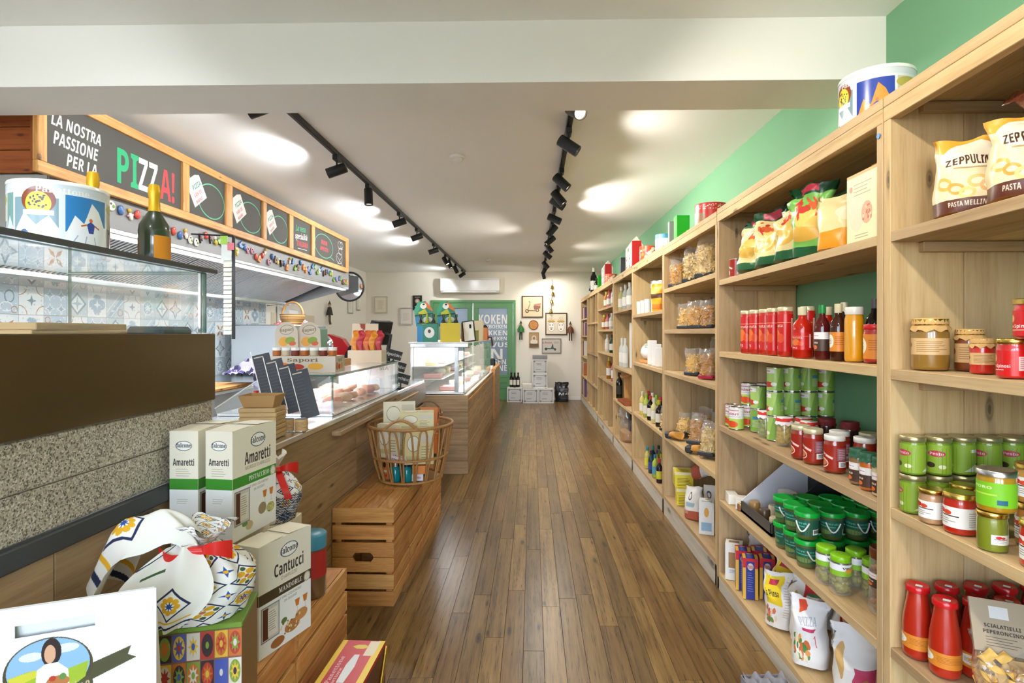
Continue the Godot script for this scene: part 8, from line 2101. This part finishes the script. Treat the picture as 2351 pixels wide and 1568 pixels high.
func majolica(blue: bool) -> Paint:
	var p := Paint.new(512, 512, hexc("efece4"))
	var nv := hexc("20284c"); var yl := hexc("e2a91c"); var gn := hexc("3c5a34"); var og := hexc("c8743a"); var bl := hexc("27509c")
	for j in 4:
		for i in 4:
			var x := 64 + i * 128; var y := 64 + j * 128
			p.poly([[x, y - 62], [x + 62, y], [x, y + 62], [x - 62, y]], nv).poly([[x, y - 54], [x + 54, y], [x, y + 54], [x - 54, y]], hexc("f3f0e8"))
			if (i + j) % 2 == 0:
				for a in 8: p.ell(x + 24 * cos(a * PI / 4), y + 24 * sin(a * PI / 4), 10, 10, yl)
				p.star(x, y, 20, 9, 8, bl).ell(x, y, 6, 6, og)
			else:
				for a in 4: p.ell(x + 24 * cos(a * PI / 2 + 0.785), y + 24 * sin(a * PI / 2 + 0.785), 15, 12, bl if blue else yl)
				for a in 4: p.ell(x + 36 * cos(a * PI / 2), y + 36 * sin(a * PI / 2), 9, 9, gn)
				p.ell(x, y, 9, 9, og)
			for a in 4: p.star(x + 64 * (1 if a % 2 else -1), y + 64 * (1 if a < 2 else -1), 26, 8, 4, bl).ell(x + 64 * (1 if a % 2 else -1), y + 64 * (1 if a < 2 else -1), 7, 7, yl)
	if blue:
		for j in 32:
			for i in 16:
				if (i + j) % 2 == 0: p.rect(i * 16, 256 + j * 8, 16, 8, nv)
	return p

func pouches() -> void:
	# gift carton under the big pouch
	var p := Paint.new(512, 256, hexc("8a5a4c"))
	var pal := [hexc("c8702c"), hexc("b83a30"), hexc("4a5aa8"), hexc("7f9a3c"), hexc("e0b43c"), hexc("d8cfc0"), hexc("3a2c30")]
	for j in 4:
		for i in 8:
			var x := i * 64 + 32; var y := j * 64 + 32
			p.rect(x - 30, y - 30, 60, 60, pal[(i * 3 + j * 5) % 7]).ell(x, y, 26, 26, pal[(i + j * 2 + 1) % 7]).star(x, y, 24, 12, 8, pal[(i * 2 + j + 3) % 7]).ell(x, y, 8, 8, pal[(i + j + 5) % 7])
	p.poly([[180, 256], [200, 190], [330, 150], [400, 180], [380, 256]], hexc("7f9a24")).text("Nicli", 300, 210, 54, hexc("7a3a1c"), "Droid Serif:700i", 1.0, -0.25)
	var t := thing("patterned_gift_carton", "colourful patchwork-patterned gift carton beside the white gift carton", "carton", Vector3(-0.765, 0.503, -1.28), 14)
	part(t, "carton", boxm(0.22, 0.25, 0.15, 0.002), mat("patch_side", hexc("8a6a3c"), 0.5))
	var g := G.new()
	g.box(Vector3(0.222, 0.25, 0.001), Vector3(0, 0, 0.0755), {"z": Rect2(0, 0, 1, 1)})
	part(t, "printed_front", g.mesh(), printed("patchwork", p, 0.4))
	part(t, "lid", boxm(0.224, 0.012, 0.154, 0.002), mat("leaf_green", hexc("6f8f2c"), 0.5), Vector3(0, 0.25, 0))
	# cloth pouches
	var mj := printed("majolica", majolica(false), 0.8)
	mj.uv1_scale = Vector3(1.6, 0.8, 1)
	var mb := printed("majolica_blue", majolica(true), 0.8)
	mb.uv1_scale = Vector3(2.0, 1.0, 1)
	pouch("large cloth-wrapped cake pouch with blue and yellow majolica print, red ribbon", Vector3(-0.75, 0.767, -1.285), 0.102, 0.17, mj, 10.0, true)
	single("plain_carton", "plain cream carton under the blue checked pouch", "carton", boxm(0.15, 0.24, 0.15, 0.002), M.carton_cream, Vector3(-0.92, 0.503, -1.985))
	pouch("blue and white checked cloth cake pouch with red ribbon, behind cartons", Vector3(-0.915, 0.745, -1.985), 0.088, 0.2, mb, 30.0, false)
	t = thing("panettone_jar", "round jar with red and teal label behind the Cantucci carton", "jar", Vector3(-0.762, 0.503, -1.93), 20)
	part(t, "jar", lathed("pan_jar", [[0.0, 0.0], [0.048, 0.0], [0.052, 0.008], [0.052, 0.2], [0.0, 0.2]], 24), clear_coat("jar_brown", hexc("6a4a2c")))
	part(t, "label", lathed("pan_lab", [[0.0525, 0.07], [0.0525, 0.16]], 24), mat("jar_red", hexc("a8241c"), 0.5))
	part(t, "lid", lathed("pan_lid", [[0.053, 0.165], [0.054, 0.208], [0.05, 0.212], [0.0, 0.21]], 24), mat("jar_teal", hexc("3c7f94"), 0.35))

func linen_paint() -> Paint:   # plain cloth with one printed tile and a printed border
	var p := Paint.new(256, 256, hexc("e9e5da"))
	p.poly([[150, 40], [206, 96], [150, 152], [94, 96]], hexc("20284c")).poly([[150, 48], [198, 96], [150, 144], [102, 96]], hexc("efece4"))
	for a in 8: p.ell(150 + 22 * cos(a * PI / 4), 96 + 22 * sin(a * PI / 4), 9, 9, hexc("e2a91c"))
	p.star(150, 96, 16, 7, 8, hexc("27509c"))
	p.line(20, 0, 256, 30, 8, hexc("20284c")).line(0, 14, 230, 48, 6, hexc("e2a91c")).line(0, 200, 60, 256, 7, hexc("20284c")).line(40, 170, 100, 190, 8, hexc("3c5a34"))
	return p

func pouch(label: String, at: Vector3, r: float, h: float, m: Material, turn: float, ears: bool) -> void:
	var t := thing("cloth_pouch", label, "pouch", at, turn, "cloth-wrapped cakes")
	var ns := FastNoiseLite.new(); ns.seed = int(r * 1000); ns.frequency = 5.0
	var g := G.new()
	g.grid(40, 18, func(u, q):
		var a: float = (u - 0.5) * TAU
		var rr: float = r * (0.82 + 0.2 * sin(minf(q * 2.0, 1.0) * PI * 0.5)) if q < 0.55 else r * lerpf(1.02, 0.2, pow((q - 0.55) / 0.45, 1.3))
		var fold: float = 1.0 + (0.06 + 0.12 * q * q) * sin(a * 9.0 + 2.0 * ns.get_noise_2d(u * 4.0, 1.0)) * q + 0.1 * ns.get_noise_3d(sin(a) * r * 4.0, q * 0.5, cos(a) * r * 4.0)
		return Vector3(sin(a) * rr * fold, q * h * 0.92, cos(a) * rr * fold), true)
	part(t, "wrap", g.mesh(), m)
	g = G.new()   # gathered frill above the tie
	g.grid(40, 6, func(u, q):
		var a: float = u * TAU
		var rr: float = r * lerpf(0.2, 0.55 if ears else 0.42, q) * (1.0 + 0.25 * sin(a * 7.0) * q)
		return Vector3(sin(a) * rr, h * (0.92 + 0.22 * q - 0.08 * q * sin(a * 3.0)), cos(a) * rr), true)
	part(t, "frill", g.mesh(), m if ears else mat("linen", hexc("e8e4d8"), 0.85))
	if ears:
		g = G.new()
		g.grid(20, 16, func(u, q):
			var s: float = u - 0.5
			var sag: float = 0.06 * sin(q * PI) - 0.1 * q * q
			return Vector3(-0.02 - 0.19 * q + 0.02 * sin(u * 9.0), h * 0.96 + sag + 0.035 * cos(s * 5.0) + 0.012 * sin(q * 11.0), 0.02 + s * (0.05 + 0.17 * q)))
		part(t, "loose_corner", g.mesh(), printed("linen_print", linen_paint(), 0.85))
		g = G.new()
		g.grid(16, 16, func(u, q):
			var s: float = u - 0.5
			return Vector3(-0.03 + s * (0.05 + 0.13 * sin(q * PI)), h * (0.98 - 0.86 * q), r * (0.3 + 0.85 * sin(minf(q * 1.5, 1.0) * PI * 0.5)) + 0.02 + 0.012 * cos(u * 10.0)))
		part(t, "loose_corner", g.mesh(), M.linen_print)
	g = G.new()
	for e in [-1, 1]:
		g.grid(10, 5, func(u, q):
			var a: float = u * PI
			return Vector3(e * (0.012 + 0.05 * sin(a * 0.5 + 0.2) * u * 1.3), h * 0.9 + 0.028 * sin(a) * e * 0.4 + (q - 0.5) * 0.03 * (0.4 + u), r * 0.34 + 0.02 + 0.022 * sin(a)))
		g.grid(8, 4, func(u, q): return Vector3(e * (0.008 + 0.03 * u) + (q - 0.5) * 0.024, h * 0.9 - 0.09 * u, r * (0.3 + 0.75 * sin(minf(u * 1.3, 1.0) * PI * 0.5)) + 0.014))
	g.tube([Vector3(-0.02, h * 0.9, r * 0.34 + 0.02), Vector3(0.02, h * 0.9, r * 0.34 + 0.02)], 0.012, 6)
	part(t, "ribbon_bow", g.mesh(), mat("ribbon", hexc("d0241c"), 0.3))

# ---------------------------------------------------------------- bottles and bags
func bottle(label: String, at: Vector3, r: float, h: float, body: Color, cap: Color, lab: Color, group: String, called := "glass_bottle", turn := -60.0, lm: Material = null) -> Node3D:
	var t := thing(called, label, "bottle", at, turn, group)
	var k := "%.4f_%.4f" % [r, h]
	part(t, "body", lathed("bottle" + k, [[0.0, 0.0], [r * 0.92, 0.0], [r, h * 0.02], [r, h * 0.6], [r * 0.9, h * 0.68], [r * 0.42, h * 0.78], [r * 0.36, h * 0.95], [r * 0.42, h * 0.955], [r * 0.42, h * 0.98], [0.0, h * 0.985]], 18), mat("glass" + body.to_html(), body, 0.08))
	part(t, "cap", lathed("cap" + k, [[r * 0.44, h * 0.84], [r * 0.46, h * 0.85], [r * 0.46, h], [0.0, h * 1.003]], 14), mat("cap" + cap.to_html(), cap, 0.35))
	part(t, "label", lathed("lab" + k, [[r * 1.012, h * 0.16], [r * 1.012, h * 0.5]], 18, 0.22, 0.78), lm if lm else mat("lab" + lab.to_html(), lab, 0.7))
	return t

func bag_mesh(key: String, w: float, h: float, d: float, top: float, sd: int, pinch := 0.9, crumple := 0.012) -> ArrayMesh:
	# gusseted bag: flat foot, full belly, crimped top strip of the share «top»; front print on u 0..0.5, back on 0.5..1
	key = "bag_" + key
	if meshes.has(key): return meshes[key]
	var g := G.new()
	var ns := FastNoiseLite.new(); ns.seed = sd; ns.frequency = 9.0; ns.fractal_octaves = 2
	var f := func(u: float, q: float) -> Vector3:
		var side := 1.0 if u < 0.5 else -1.0
		var s: float = u * 2.0 if u < 0.5 else (1.0 - u) * 2.0
		var x := (s - 0.5) * 2.0
		var belly := 1.0
		if q > 1.0 - top: belly = 0.02
		elif q > 0.5: belly = lerpf(1.0, 0.02, pow((q - 0.5) / (0.5 - top), 1.6)) * pinch + (1.0 - pinch)
		elif q < 0.08: belly = lerpf(0.86, 1.0, q / 0.08)
		var ww := w / 2.0 * (1.0 + 0.05 * (1.0 - belly) - 0.02 * sin(q * 9.0))
		var prof := pow(maxf(0.0, 1.0 - pow(absf(x), 3.5)), 0.6)
		var p := Vector3(x * ww, q * h, side * d / 2.0 * belly * prof)
		var nz := crumple * (0.4 + q)
		p += Vector3(ns.get_noise_3d(p.x, p.y, p.z + 7.0), 0.0 if q < 0.02 else ns.get_noise_3d(p.x + 3.0, p.y, p.z) * 0.5, ns.get_noise_3d(p.x, p.y + 5.0, p.z)) * nz * 2.0
		if u < 0.0001 or u > 0.9999: p.z = 0.0
		return p
	g.grid(28, 16, f, true)
	var ring := []
	for i in 28: ring.append(f.call(i / 28.0, 0.0))
	for i in 28: g.tri(Vector3(0, 0.001, 0), ring[i], ring[(i + 1) % 28], Vector3.DOWN, Vector3.DOWN, Vector3.DOWN)
	meshes[key] = g.mesh()
	return meshes[key]
